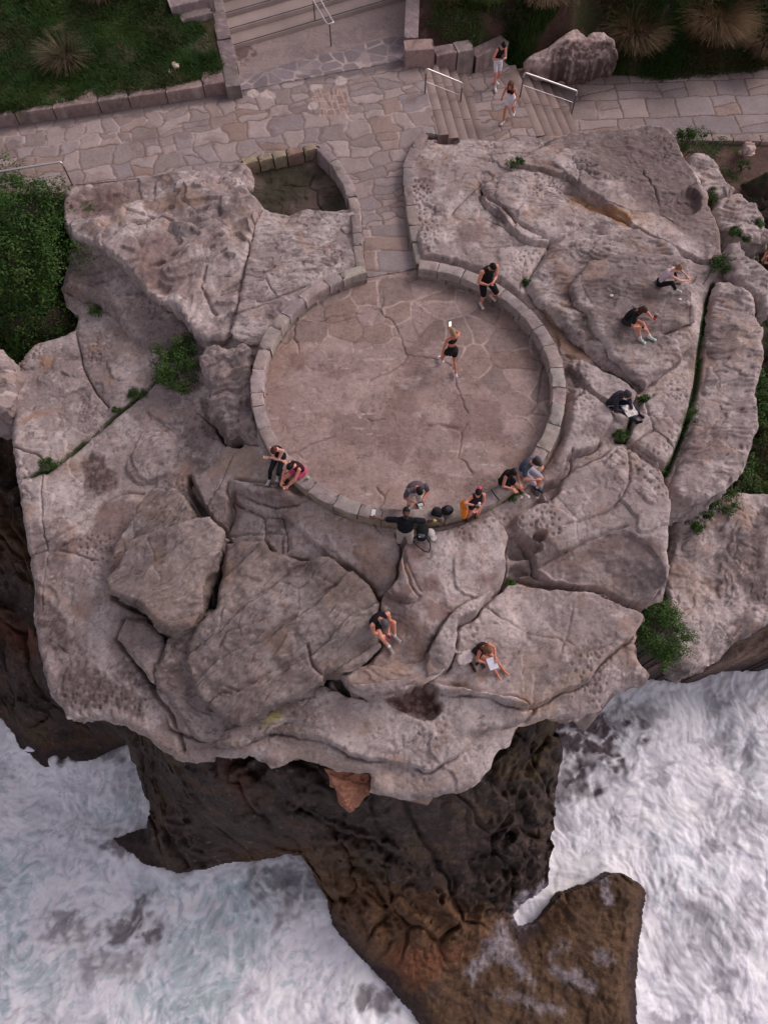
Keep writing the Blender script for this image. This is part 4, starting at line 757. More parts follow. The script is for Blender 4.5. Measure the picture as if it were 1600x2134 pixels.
apron = grid_mesh('paved_apron', WZ([(484,98),(800,4),(852,-12),(852,124),(500,189)], .03), lambda x, y: .03 + .012 * sm(.01, .04, apron_f(x, y)[0]) * (sdf(_t1, x, y, .5) > .05) * (y < 99), apron_c, M_PAVE, .03 if FULL else .08, [(0, .3)], 0, 9); tag(apron, kind='structure')
def strip_blocks(name, pts, z0, z1, width, blen, mat, tintf=None, seed=1, gap=.012, rough=.02, parent=None, closed=False, taper=0, jit=.02, tint=(.34, .28, .255), zt=None):
    """a run of separate stone blocks along a line, built as one mesh"""
    g = np.random.RandomState(seed); P = np.array(pts, float); d = np.hypot(*(P[1:] - P[:-1]).T); S_ = np.concatenate([[0], np.cumsum(d)]); L = S_[-1]
    def at(s):
        return np.array([np.interp(s, S_, P[:, 0]), np.interp(s, S_, P[:, 1])])
    nb = max(1, int(round(L / blen))); cuts = np.linspace(0, L, nb + 1); cuts[1:-1] += (g.rand(nb - 1) - .5) * blen * .45
    V = []; F = []; Cc = []
    for i in range(nb):
        a, b = cuts[i] + gap, cuts[i + 1] - gap; k = max(2, int((b - a) / .09)); tcol = np.array(tint) * (.82 + .36 * g.rand()); tcol = tcol * (1 + (g.rand(3) - .5) * .10)
        if g.rand() < .05: tcol = C_SAND * .75
        dz = (g.rand() - .5) * jit * 2; dw = (g.rand() - .5) * jit * 2; w2 = width / 2 + dw; base = len(V)
        r = .024; prof = []
        zt_ = z1 + dz
        hgt = zt_ - z0; nz = max(2, int(hgt / .09)); nw = max(3, int(width / .09))
        for q in range(nz): prof.append((-w2 - taper * (1 - q / nz), z0 + (hgt - r) * q / (nz - 1) if nz > 1 else z0))
        prof.append((-w2 + r * .35, zt_ - r * .3))
        for q in range(nw): prof.append((-w2 + r + (2 * w2 - 2 * r) * q / (nw - 1), zt_))
        prof.append((w2 - r * .35, zt_ - r * .3))
        for q in range(nz): prof.append((w2 + taper * q / nz, zt_ - r - (hgt - r) * q / (nz - 1)))
        M = len(prof)
        for j in range(k + 1):
            s = a + (b - a) * j / k; c = at(s); t = at(min(L, s + .05)) - at(max(0, s - .05)); t /= np.hypot(*t) + 1e-9; nrm = np.array([-t[1], t[0]])
            e = .02 if j in (0, k) else 0
            off = zt(s / L) if zt else 0
            for (uu, zz) in prof:
                zz2 = min(zz, zt_ - e) + off if zz > z0 + .05 else zz
                q = c + nrm * (uu * (1 - e * .4)); V.append([q[0], q[1], zz2]); Cc.append(tcol)
        for j in range(k):
            for q in range(M - 1): F.append([base + j * M + q, base + j * M + q + 1, base + (j + 1) * M + q + 1, base + (j + 1) * M + q])
        # end caps as strips of quads
        for j in (0, k):
            o = base + j * M
            for q in range(M // 2 - 1):
                f = [o + q, o + M - 1 - q, o + M - 2 - q, o + q + 1]; F.append(f if j else f[::-1])
    V = np.array(V); Cc = np.array(Cc); x, y, z = V.T
    V[:, 0] += rough * fbm(x + z, y, 4, 3, seed + 3); V[:, 1] += rough * fbm(x, y + z, 4, 3, seed + 4); V[:, 2] += rough * .8 * fbm(x, y, 5, 3, seed + 5) * (z > z0 + .05)
    c = Cc * (1 + .22 * fbm(x + z * .5, y, 3, 4, seed + 6)[:, None]); c = mixc(c, C_DARKL, sm(.1, .35, fbm(x, y + z, 2.5, 4, seed + 7, .65)) * .55); c = mixc(c, C_PALE, sm(.15, .35, fbm(x, y, 4, 4, seed + 8, .7)) * .4)
    if tintf: c = tintf(V[:, 0], V[:, 1], V[:, 2], c)
    o = mesh_obj(name, V, np.array(F), mat, c, parent); return o
def ang_of(px, py, z=.5):
    q = unp(px, py, z); return math.atan2(q[1] - RC[1], q[0] - RC[0])
a0 = ang_of(872, 553); a1 = ang_of(765, 567) ; rm = (R_OUT + R_IN) / 2
aa = np.linspace(a0, a1 - 2 * math.pi, 260); arc = np.stack([RC[0] + rm * np.cos(aa), RC[1] + rm * np.sin(aa)], 1)
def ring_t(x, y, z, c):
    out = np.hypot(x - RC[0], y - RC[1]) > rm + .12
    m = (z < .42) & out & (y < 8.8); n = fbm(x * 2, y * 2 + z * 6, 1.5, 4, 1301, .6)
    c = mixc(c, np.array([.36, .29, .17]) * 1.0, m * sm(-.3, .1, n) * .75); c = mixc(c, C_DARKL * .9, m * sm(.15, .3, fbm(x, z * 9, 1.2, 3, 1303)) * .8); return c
ringw = bpy.data.objects.new('circular_wall', None); COL.objects.link(ringw); ringw.location = (RC[0], RC[1], -.5)
tag(ringw, 'low round wall of weathered stone blocks enclosing the lookout floor', 'wall')
def adopt(o, p):
    o.parent = p; o.matrix_parent_inverse = Matrix.Translation(-Vector(p.location)); return o
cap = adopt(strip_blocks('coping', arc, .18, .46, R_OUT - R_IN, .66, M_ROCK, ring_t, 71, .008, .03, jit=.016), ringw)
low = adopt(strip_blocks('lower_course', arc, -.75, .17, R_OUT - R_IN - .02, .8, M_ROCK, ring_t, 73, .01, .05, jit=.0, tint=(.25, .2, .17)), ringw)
def wall(name, px, z0, z1, width, blen, label, seed, tint=(.285, .232, .215), zt=None, cat='wall', group=None, rough=.02, gap=.012):
    q = WZ(px, z1); o = strip_blocks(name, q, z0, z1, width, blen, M_ROCK, None, seed, gap, rough, tint=tint, zt=zt)
    c = q.mean(0); o.data.transform(Matrix.Translation((-c[0], -c[1], -z0))); o.location = (c[0], c[1], z0); tag(o, label, cat, group); return o
def cpx(l): return l
wall('stone_wall', [(668,306),(700,340),(726,385),(738,425),(743,470),(746,520),(752,560)], -.6, .30, .30, .75, 'low block wall between the dark pool and the walkway', 81)
wall('stone_wall', [(884,276),(864,310),(850,345),(850,395),(858,445),(868,500),(877,548)], -.4, .30, .30, .75, 'low block wall along the right-hand side of the walkway', 83)
wall('stone_wall', [(505,336),(560,324),(610,314),(660,303)], -.7, .10, .26, .48, 'row of yellowish stone blocks along the far edge of the dark pool', 85, (.34, .27, .18), rough=.04, gap=.02)
wall('retaining_wall', [(-260,272),(0,226),(240,192),(478,156)], -.2, .42, .72, 1.10, 'long low wall of wide sandstone blocks holding back the left grass', 87, (.29, .205, .185), rough=.012)
wall('stair_wall', [(486,180),(476,120),(462,60),(450,0),(430,-80)], -.2, .46, .50, 1.3, 'stepped stone wall along the left side of the wide concrete stairs', 89, (.25, .20, .19), rough=.012, zt=lambda t: .9 * max(0, t - .15) * 1.2)
wall('planter_wall', [(374,34),(440,18)], .2, 1.0, .45, 1.1, 'short stone wall meeting the left stair wall at the top edge of the photo', 91, (.25, .20, .19), rough=.012)
wall('planter_wall', [(350,4),(440,-16)], .4, 1.25, .6, 1.1, 'stone coping above the short planter wall at the top edge', 93, (.27, .215, .20), rough=.012)
wall('stair_wall', [(860,-60),(860,0),(856,78)], -.2, .50, .50, 1.6, 'stone wall along the right side of the wide concrete stairs', 95, (.26, .21, .20), rough=.012, zt=lambda t: .7 * (1 - t))
wall('stair_wall', [(842,94),(904,90)], -.9, .62, .55, 3, 'squat stone block at the foot of the right stair wall', 97, (.30, .22, .2), rough=.012)
wall('stair_wall', [(905,106),(984,92)], -1.2, .15, .55, .9, 'stepped stone wall above the narrow side steps', 99, (.26, .2, .18), rough=.012)
wall('stair_wall', [(984,112),(1052,80)], -1.2, -.15, .5, 1.4, 'slanting stone wall behind the woman in white cycling shorts', 101, (.26, .2, .18), rough=.012)
wall('kerb', [(1400,284),(1480,286),(1600,287),(1800,287)], -2.2, -1.47, .34, .75, 'line of pale kerb stones along the lower edge of the right path', 103, (.33, .255, .22), cat='kerb', rough=.015)
# wide concrete stairs ------------------------------------------
M_CONC = mat_vc('concrete', .8, .12, 18, .10, .3, .01, 70)
def stair(name, P, Q, out, n, tread, rise, z0, label, tint, nosing=None, up=True, lip=.035, seed=1, depth=None):
    """n treads starting at line P-Q, each one further along 'out'"""
    V = []; F = []; Cc = []; P = np.array(P); Q = np.array(Q); d = (Q - P); L = np.hypot(*d); d /= L; out = np.array(out) / np.hypot(*out); g = np.random.RandomState(seed)
    sg = 1 if up else -1
    for i in range(n):
        zt = z0 + sg * rise * (i + (1 if up else 0)); zb = zt - rise - .25
        a = out * tread * i; b = out * tread * ((i + 1) if (i < n - 1 or depth is None) else i + depth / tread)
        if up: b = b + out * .05
        else: a = a - out * 0
        nseg = 1 if nosing else max(1, int(L / 1.3)); cuts = np.linspace(0, L, nseg + 1); cuts[1:-1] += (g.rand(nseg - 1) - .5) * .4
        for s in range(nseg):
            p0 = P + d * (cuts[s] + (.008 if s else 0)) ; p1 = P + d * (cuts[s + 1] - (.008 if s < nseg - 1 else 0)); tc = np.array(tint) * (.85 + .3 * g.rand())
            K = max(2, int((cuts[s + 1] - cuts[s]) / .1)); rows = [(a, zb), (a, zt - .02), (a + out * .015, zt), ((a + b) / 2, zt), (b - out * .015, zt), (b, zt - .02), (b, zb)]
            o = len(V)
            for j in range(K + 1):
                pp = p0 + (p1 - p0) * j / K
                for (off, z) in rows: q = pp + off; V.append([q[0], q[1], z]); Cc.append(tc)
            R = len(rows)
            for j in range(K):
                for r in range(R - 1): F.append([o + j * R + r, o + j * R + r + 1, o + (j + 1) * R + r + 1, o + (j + 1) * R + r])
            for j in (0, K):
                oo = o + j * R; F.append([oo, oo + 1, oo + 5, oo + 6]); F.append([oo + 1, oo + 2, oo + 4, oo + 5])
    V = np.array(V); c = np.array(Cc); x, y, z = V.T; c = c * (1 + .2 * fbm(x, y, 1.8, 4, 1401)[:, None]); V[:, 2] += .008 * fbm(x, y, 3, 3, 1403)
    r = bpy.data.objects.new(name, None); COL.objects.link(r); m = (P + Q) / 2; r.location = (m[0], m[1], z0 if up else z0 - rise * n); tag(r, label, 'steps')
    t = mesh_obj('treads', V, np.array(F), M_CONC if nosing else M_PAVE, c, smooth=False); adopt(t, r)
    if nosing:
        for i in range(n):
            zt = z0 + rise * (i + 1) + .004; a = out * (tread * i + .03); bmn = bmesh.new()
            q = [P + a + d * .02, Q + a - d * .02, Q + a + out * .05 - d * .02, P + a + out * .05 + d * .02]
            lo = [bmn.verts.new((v[0], v[1], zt - .006)) for v in q]; hi = [bmn.verts.new((v[0], v[1], zt)) for v in q]
            bmn.faces.new(hi); [bmn.faces.new([lo[k], lo[(k + 1) % 4], hi[(k + 1) % 4], hi[k]]) for k in range(4)]
            me = bpy.data.meshes.new('nosing_strip'); bmn.to_mesh(me); bmn.free(); me.materials.append(M_NOSE); ob = bpy.data.objects.new('nosing_strip', me); COL.objects.link(ob); adopt(ob, r)
    return r
M_NOSE = mat_flat('dark_nosing', (.055, .045, .045), .8)
l0 = WZ([(487,104),(848,-3)], .05); dd = l0[1] - l0[0]; up_ = np.array([-dd[1], dd[0]])
stair('concrete_stairs', l0[0], l0[1] + dd * .05, up_, 4, .66, .15, .03, 'wide pale concrete stairs with dark nosing lines at the top of the photo', (.34, .265, .235), nosing=True, depth=6)
# narrow side steps ----------------------------------------------
s1 = WZ([(868,118),(912,281)], 0); d1 = s1[0] - s1[1]; out1 = np.array([-d1[1], d1[0]]); out1 = out1 if out1[0] > 0 else -out1
stair('stone_steps', s1[1], s1[0], out1, 5, .36, .16, -.02, 'upper flight of narrow worn sandstone steps beside the path', (.285, .215, .19), up=False, seed=5)
s2 = WZ([(1052,138),(1112,285)], -.74); d2 = s2[0] - s2[1]; out2 = np.array([-d2[1], d2[0]]); out2 = out2 if out2[0] > 0 else -out2
stair('stone_steps', s2[1], s2[0], out2, 5, .40, .155, -.74, 'lower flight of sandstone steps leading to the right path', (.29, .215, .19), up=False, seed=9)
def gen_path(name, px, z, o, u, row, wmin, wmax, seed, wob, pale=0, mort=(.20, .135, .115)):
    f = lambda x, y: stone_field(x, y, o, u, row, wmin, wmax, seed, wob)
    def h(x, y): e, I = f(x, y); return z + .018 * sm(.015, .05, e) + .01 * (I - .5) + .008 * fbm(x, y, 1.5, 3, seed)
    def c(x, y, zz): e, I = f(x, y); return pave_col(x, y, e, I, pale, seed=seed, mort=mort)
    r = grid_mesh(name, WZ(px, z), h, c, M_PAVE, .03 if FULL else .08, [(0, .2), (0, 1.0)], .01, seed); tag(r, kind='structure'); return r
gen_path('stone_landing', [(925,148),(985,142),(1040,122),(1060,138),(1116,286),(1110,310),(960,310),(950,286)], -.745, np.array([0, 0]), np.array([.97, .24]), .55, .4, .8, 31, .16, -.2)
gen_path('lower_path', [(1130,160),(1290,158),(1330,158),(1450,156),(1600,137),(1900,110),(1900,292),(1600,284),(1400,281),(1380,320),(1200,320),(1160,300)], -1.53, np.array([0, 0]), np.array([.998, .05]), 1.0, .8, 1.8, 37, .06, -.35, (.17, .11, .09))
# handrails -------------------------------------------------------
def tube(name, pts, r, mat, parent=None, res=8):
    V = []; F = []; pts = [Vector(p) for p in pts]; n = len(pts)
    for i, p in enumerate(pts):
        t = (pts[min(n - 1, i + 1)] - pts[max(0, i - 1)]).normalized(); a = t.orthogonal().normalized() if i == 0 else (a - t * a.dot(t)).normalized(); b = t.cross(a)
        for k in range(res): th = 2 * math.pi * k / res; V.append(p + (a * math.cos(th) + b * math.sin(th)) * r)
    for i in range(n - 1):
        for k in range(res): F.append([i * res + k, i * res + (k + 1) % res, (i + 1) * res + (k + 1) % res, (i + 1) * res + k])
    V.append(pts[0]); V.append(pts[-1])
    for k in range(res // 2): pass
    o = mesh_obj(name, np.array([list(v) for v in V]), np.array(F), mat, None)
    if parent: adopt(o, parent)
    return o
M_STEEL = mat_flat('stainless_steel', (.62, .58, .57), .35, .05, 30, .6, .02, .5); M_STEELD = mat_flat('dull_steel_post', (.20, .15, .14), .5, .1, 30, .5)
def bend(pts, r=.08, k=4):
    out = [Vector(pts[0])]
    for i in range(1, len(pts) - 1):
        a, b, c = Vector(pts[i - 1]), Vector(pts[i]), Vector(pts[i + 1]); p = b + (a - b).normalized() * r; q = b + (c - b).normalized() * r
        for j in range(k + 1): t = j / k; out.append(p * (1 - t) ** 2 + b * 2 * t * (1 - t) + q * t * t)
    out.append(Vector(pts[-1])); return out
def rail(feet, h, label, mid=True, extra=None):
    pts = [Vector((*unp(px, py, z), z)) for (px, py, z) in feet]; r = bpy.data.objects.new('handrail', None); COL.objects.link(r); r.location = pts[0]; tag(r, label, 'handrail')
    a, b = pts[0], pts[-1]; up = Vector((0, 0, h)); tube('rail', bend([a + up * .82, a + up, b + up, b + up * .82]), .032, M_STEEL, r)
    for p in pts: tube('post', [p - Vector((0, 0, .1)), p + up * .90], .026, M_STEELD, r)
    if mid: tube('mid_rail', [a + up * .5, b + up * .5], .010, M_STEEL, r)
    return r
rail([(885,196,0),(958,224,-.72)], .88, 'steel handrail beside the upper flight of narrow steps')
rail([(1083,202,-.72),(1190,238,-1.5)], .88, 'steel handrail beside the lower flight of narrow steps')
rail([(152,386,0),(-130,432,0)], .85, 'steel handrail at the left edge above the dark bush')
r = bpy.data.objects.new('handrail', None); COL.objects.link(r); f0 = Vector((*unp(690, 96, .03), .03)); r.location = f0; tag(r, 'double steel handrail in the middle of the wide concrete stairs', 'handrail')
uv = Vector((up_[0], up_[1], 0)).normalized(); sv = Vector((dd[0], dd[1], 0)).normalized(); e0 = f0 + Vector((0, 0, .82)) + sv * .0
pa = [e0 + sv * -.12 + uv * 5.0 + Vector((0, 0, 1.0)), e0 - sv * .12 + uv * .9 + Vector((0, 0, .12)), e0 - sv * .12 + uv * .1, e0 - sv * .12 - uv * .1, e0 + sv * .12 - uv * .1, e0 + sv * .12 + uv * .1, e0 + sv * .12 + uv * .9 + Vector((0, 0, .12)), e0 + sv * .12 + uv * 5.0 + Vector((0, 0, 1.0))]
tube('rail', bend(pa, .07), .028, M_STEEL, r)
for k, (dz, dv) in enumerate(((0, 0), (.2, 1.4))): q = f0 + uv * dv + Vector((0, 0, dz)); tube('post', [q - Vector((0, 0, .1)), q + Vector((0, 0, .80 + .15 * (k > 0)))], .026, M_STEELD, r)
# banks of soil -------------------------------------------------------
def soil_c(x, y, z):
    n = fbm(x, y, .9, 5, 1501, .6); c = np.array([.085, .052, .040])[None] * (1 + .7 * n[:, None]); c = mixc(c, np.array([.035, .045, .016]), sm(-.1, .25, fbm(x, y, .6, 4, 1503)) * .8); c = mixc(c, np.array([.20, .14, .12]), sm(.25, .4, fbm(x, y, 3, 4, 1507)) * .5); return c
M_SOIL = mat_vc('soil', .95, .6, 12, .3, .1, .03, 50)
LB = RBF([(0,232,.36),(240,196,.36),(430,160,.38),(465,150,.4),(455,90,.55),(430,50,.75),(370,50,.9),(300,0,1.1),(100,0,1.0),(0,100,.7),(-200,100,.7),(-300,260,.36),(0,-200,2.2),(350,-200,2.4),(-300,-200,2.0),(200,100,.7)])
left_bank = grid_mesh('grass_bank', WZ([(-420,300),(0,228),(240,190),(440,160),(470,140),(452,60),(440,20),(432,-40),(420,-250),(-420,-250)], .6), lambda x, y: LB(x, y) + .08 * fbm(x, y, .7, 4, 1511), soil_c, M_SOIL, .12, None, 0, 3); tag(left_bank, kind='structure')
RB = RBF([(880,20,.5),(905,80,.1),(985,85,-.1),(1050,75,-.4),(1062,125,-1.0),(1150,160,-1.5),(1330,158,-1.55),(1450,156,-1.55),(1600,138,-1.55),(1800,110,-1.5),(1000,0,.9),(1200,0,.7),(1350,60,-.5),(1400,0,.5),(1600,0,.4),(1550,80,-.7),(1000,-300,4),(1500,-300,3.4),(1900,-200,2.5),(1200,60,-.3),(1120,60,.0)])
_rbp = np.array([(845,110,.1),(872,20,.5),(865,-60,1.2),(870,-280,3),(1950,-280,3),(1950,95,-1.5),(1600,139,-1.5),(1450,158,-1.5),(1330,162,-1.5),(1150,172,-1.5),(1062,150,-1.1),(1050,112,-.8),(985,104,-.05),(904,110,.12)], float)
right_bank = grid_mesh('scrub_bank', unp(_rbp[:, 0], _rbp[:, 1], _rbp[:, 2]), lambda x, y: RB(x, y) + .10 * fbm(x, y, .7, 4, 1521), soil_c, M_SOIL, .10, None, 0, 3); tag(right_bank, kind='structure')
SB = RBF([(1400,290,-1.62),(1600,292,-1.62),(1900,292,-1.6),(1450,360,-1.8),(1560,400,-2.0),(1600,520,-2.2),(1800,500,-2.0),(1800,800,-2.7),(1400,400,-2.2),(1300,400,-2.5)])
soil = grid_mesh('bare_soil', WZ([(1330,270),(1400,284),(1600,287),(1950,287),(1950,700),(1660,640),(1590,540),(1500,520),(1420,420)], -1.8), lambda x, y: SB(x, y) + .07 * fbm(x, y, .9, 4, 1531), lambda x, y, z: mixc(np.array([.135, .085, .070])[None] * (1 + .5 * fbm(x, y, 1.2, 5, 1541, .65)[:, None]), np.array([.05, .055, .022]), sm(.05, .3, fbm(x, y, .7, 4, 1543)) * .85), M_SOIL, .05 if FULL else .1, None, 0, 3); tag(soil, kind='structure')
# still water in the walled pool and in the hollow
def puddle(name, px, z, rgb, label, cat):
    q = WZ(px, z); V = np.c_[q, np.full(len(q), z)]; c = V.mean(0); bmn = bmesh.new(); vs = [bmn.verts.new(v - c) for v in chaikin(q, 1) .repeat(1, 0).tolist() and np.c_[chaikin(q, 1), np.full(2 * len(q), z)]]; bmn.faces.new(vs)
    me = bpy.data.meshes.new(name); bmn.to_mesh(me); bmn.free(); me.materials.append(mat_flat(name + '_water', rgb, .12, .35, 1.5, 0, .05, .4)); o = bpy.data.objects.new(name, me); o.location = c; COL.objects.link(o); tag(o, kind='structure'); return o

def _farc(x, y, z): return mixc(np.array([.06, .075, .025])[None] * (1 + .6 * fbm(x, y, .15, 4, 1553)[:, None]), np.array([.11, .08, .05]), sm(.0, .3, fbm(x, y, .07, 3, 1555)))
far = grid_mesh('inland_ground', np.array([(-110, 21.5), (110, 21.5), (110, 140), (-110, 140)], float), lambda x, y: -3.4 + .06 * np.clip(y - 22, 0, 200) + .5 * fbm(x, y, .08, 3, 1551), _farc, M_SOIL, .8, None, 0, 3); tag(far, kind='structure')
# ================================================================== PICKING POINTS ON THE BUILT GROUND
bpy.context.view_layer.update(); _dg = bpy.context.evaluated_depsgraph_get()
_ground = [(o, o.matrix_world.inverted(), o.matrix_world.copy()) for o in SC.objects if o.type == 'MESH']
def hit(px, py):
    """point of the built ground or wall seen at a photo point"""
    d = Vector(ray(px, py)).normalized(); best = None; o0 = Vector((0, 0, CAM_H))
    for (o, mi, mw) in _ground:
        a = mi @ o0; b = (mi.to_3x3() @ d); ok, loc, nor, i = o.ray_cast(a, b)
        if ok:
            w_ = mw @ loc; t = (w_ - o0).length
            if best is None or t < best[0]: best = (t, w_)
    return np.array(best[1]) if best else np.array([*unp(px, py, 0), 0])
def drop(x, y, z=5.0):
    ok, loc, nor, i, ob, m = SC.ray_cast(_dg, Vector((x, y, z)), Vector((0, 0, -1))); return loc.z if ok else 0.0
# ================================================================== PLANTS
def mat_leaf(name, rough=.6, trans=.25):
    m = bpy.data.materials.new(name); m.use_nodes = True; t = m.node_tree; N = t.nodes; L = t.links; b = N['Principled BSDF']; b.inputs['Roughness'].default_value = rough; b.inputs['Specular IOR Level'].default_value = .25
    a = N.new('ShaderNodeAttribute'); a.attribute_name = 'col'; tc = N.new('ShaderNodeTexCoord'); n = N.new('ShaderNodeTexNoise'); n.inputs['Scale'].default_value = 30
    L.new(tc.outputs['Object'], n.inputs['Vector']); mr = N.new('ShaderNodeMapRange'); mr.inputs['To Min'].default_value = .75; mr.inputs['To Max'].default_value = 1.25; L.new(n.outputs['Fac'], mr.inputs['Value'])
    mx = N.new('ShaderNodeMix'); mx.data_type = 'RGBA'; mx.blend_type = 'MULTIPLY'; mx.inputs['Factor'].default_value = 1; L.new(a.outputs['Color'], mx.inputs['A']); L.new(mr.outputs['Result'], mx.inputs['B']); L.new(mx.outputs['Result'], b.inputs['Base Color'])
    tr = N.new('ShaderNodeBsdfTranslucent'); L.new(mx.outputs['Result'], tr.inputs['Color']); ms = N.new('ShaderNodeMixShader'); ms.inputs['Fac'].default_value = trans
    L.new(b.outputs['BSDF'], ms.inputs[1]); L.new(tr.outputs['BSDF'], ms.inputs[2]); L.new(ms.outputs['Shader'], N['Material Output'].inputs['Surface']); return m
M_LEAF = mat_leaf('leaves'); M_BLADE = mat_leaf('grass_blades', .7, .2); M_STEM = mat_flat('woody_stem', (.09, .06, .04), .9)
G1 = np.array([.052, .115, .022]); G2 = np.array([.088, .155, .030]); G3 = np.array([.024, .056, .013]); GY = np.array([.13, .13, .03]); GD = np.array([.25, .19, .12])
def leaves_mesh(name, P, Nrm, size, cols, mat, parent=None, g=None, aspect=.55):
    n = len(P); r = g.randn(n, 3); t = np.cross(Nrm, r); t /= np.linalg.norm(t, axis=1)[:, None] + 1e-9; b = np.cross(Nrm, t)
    s = size[:, None]; fold = Nrm * s * .18
    V = np.stack([P - t * s * .5, P + b * s * aspect * .5 + fold, P + t * s * .5, P - b * s * aspect * .5 + fold], 1).reshape(-1, 3)
    F = np.arange(4 * n).reshape(-1, 4); c = np.repeat(cols, 4, 0); return mesh_obj(name, V, F, mat, c, parent, smooth=False)
def bush(name, c, rad, n, label, leaf=.07, seed=1, pal=(G1, G2, G3), clumps=60, cat='bush', group=None, flow=0, low=-.25):
    g = np.random.RandomState(seed); root = bpy.data.objects.new(name, None); COL.objects.link(root); c = np.array(c, float); rad = np.array(rad, float)
    base = c - [0, 0, rad[2]]; root.location = base; tag(root, label, cat, group)
    d = g.randn(clumps, 3); d[:, 2] = np.where(d[:, 2] < low, -d[:, 2], d[:, 2]); d /= np.linalg.norm(d, axis=1)[:, None]; cr = (.55 + .45 * g.rand(clumps)) * np.where(g.rand(clumps) < .14, 1.28, 1.0); cc = d * cr[:, None] * rad * (1 + .25 * n2(d[:, 0] * 2 + seed, d[:, 1] * 2, 3))[:, None]
    csz = .16 + .16 * g.rand(clumps); k = g.randint(0, clumps, n); dd = g.randn(n, 3); dd /= np.linalg.norm(dd, axis=1)[:, None]; rr = g.rand(n) ** .45
    P = cc[k] + dd * (csz[k] * rr)[:, None] * (rad.mean() ** .6) * [1, 1, .8]; Nrm = dd * .7 + g.randn(n, 3) * .5 + [0, 0, .7]; Nrm /= np.linalg.norm(Nrm, axis=1)[:, None]
    m = g.rand(clumps); q = np.clip(m[k] * .75 + g.rand(n) * .35, 0, 1); cols = pal[2] + (pal[0] - pal[2]) * np.clip(q * 2, 0, 1)[:, None]; cols = cols + (pal[1] - cols) * np.clip(q * 2 - 1, 0, 1)[:, None]
    if flow: f = g.rand(n) < flow; cols[f] = [.45, .36, .04]
    cols = cols * (.75 + .5 * g.rand(n))[:, None]; leaves_mesh('foliage', P + [0, 0, rad[2]], Nrm, leaf * (.6 + .7 * g.rand(n)), cols, M_LEAF, root, g)
    for i in range(5):
        e = cc[g.randint(clumps)] * .8 + [0, 0, rad[2]]; e[2] = max(e[2], .1); o = tube('stem', [(0, 0, -.1), tuple(e * .5 + [0, 0, .05]), tuple(e)], .012 + .008 * rad.mean(), M_STEM, None, 6); o.parent = root
    return root
def blades(name, P, H, lean, w, cols, mat, parent=None, g=None, seg=3):
    """curved grass blades: P base points, H heights, lean horizontal vectors"""
    n = len(P); V = []; side = np.stack([-lean[:, 1], lean[:, 0], np.zeros(n)], 1); side /= np.linalg.norm(side, axis=1)[:, None] + 1e-9
    for j in range(seg + 1):
        t = j / seg; c = P + np.concatenate([lean * (t ** 1.8), (H * (t - .35 * t * t * np.clip(np.linalg.norm(lean, axis=1) / (H + 1e-6), 0, 1.5)))[:, None]], 1); ww = (w * (1 - .85 * t))[:, None] * side * .5; V.append(c - ww); V.append(c + ww)
    V = np.stack(V, 1).reshape(-1, 3); K = 2 * (seg + 1); F = []
    b = np.arange(n)[:, None] * K
    for j in range(seg): F.append(b + np.array([2 * j, 2 * j + 1, 2 * j + 3, 2 * j + 2]))
    F = np.concatenate(F); c = np.repeat(cols, K, 0) * (np.tile(np.linspace(.85, 1.15, seg + 1).repeat(2), n)[:, None]); return mesh_obj(name, V, F, mat, c, parent, smooth=False)
def tussock(c, r, h, n, label, seed, pal=(np.array([.10, .085, .035]), np.array([.22, .16, .10])), lean=(0, 0), group=None, w=.02):
    g = np.random.RandomState(seed); root = bpy.data.objects.new('tussock_grass', None); COL.objects.link(root); root.location = c; tag(root, label, 'grass tuft', group)
    a = np.where(g.rand(n) < .35, g.rand(n) * 2 * np.pi, -np.pi / 2 + g.randn(n) * .95); rr = g.rand(n) ** .5 * r * .55; P = np.stack([np.cos(a) * rr, np.sin(a) * rr, np.zeros(n) - .03], 1); L = np.stack([np.cos(a), np.sin(a)], 1) * (r * (.15 + .95 * g.rand(n) ** .8))[:, None] + np.array(lean); q = g.rand(n)
    cols = pal[0] + (pal[1] - pal[0]) * q[:, None]; cols *= (.45 + .6 * g.rand(n))[:, None]; o = blades('blades', P, h * (.5 + .7 * g.rand(n)), L + np.array([0, -.25 * r]), w * (.6 + .8 * g.rand(n)), cols, M_BLADE, None, g, 5); o.parent = root; return root
def field(name, poly, hfun, n, h, w, colf, seed, label=None, lean=.1, excl=None, kind='stuff', dens=None):
    g = np.random.RandomState(seed); poly = np.array(poly); a, b = poly.min(0), poly.max(0); p = a + (b - a) * g.rand(n * 3, 2); s = sdf(poly, p[:, 0], p[:, 1], .3); k = s < -.03
    if dens is not None: k &= g.rand(len(p)) < dens(p[:, 0], p[:, 1])
    p = p[k][:n]; z = hfun(p[:, 0], p[:, 1]); m = len(p); L = g.randn(m, 2) * lean + np.stack([fbm(p[:, 0], p[:, 1], .8, 3, seed + 3), fbm(p[:, 0], p[:, 1], .8, 3, seed + 7)], 1) * lean * 3
    hh = h * (.6 + .6 * g.rand(m)) * (1 + .8 * fbm(p[:, 0], p[:, 1], .7, 3, seed + 9)); cols = colf(p[:, 0], p[:, 1]) * (.6 + .8 * g.rand(m))[:, None]
    o = blades(name, np.c_[p, z - .03], hh, L, w * (.6 + .8 * g.rand(m)), cols, M_BLADE, None, g, 2); tag(o, kind=kind, label=label); return o
def grass_c(x, y):
    n = fbm(x, y, .35, 4, 1601, .6); c = mixc(np.repeat((G1 * .72)[None], len(x), 0), G2 * .62, sm(-.2, .25, n)); c = mixc(c, np.array([.055, .062, .022]), sm(.0, .3, fbm(x, y, .6, 3, 1603)) * .6); return mixc(c, GD * .8, sm(.18, .36, fbm(x, y, .9, 3, 1607)) * .5)
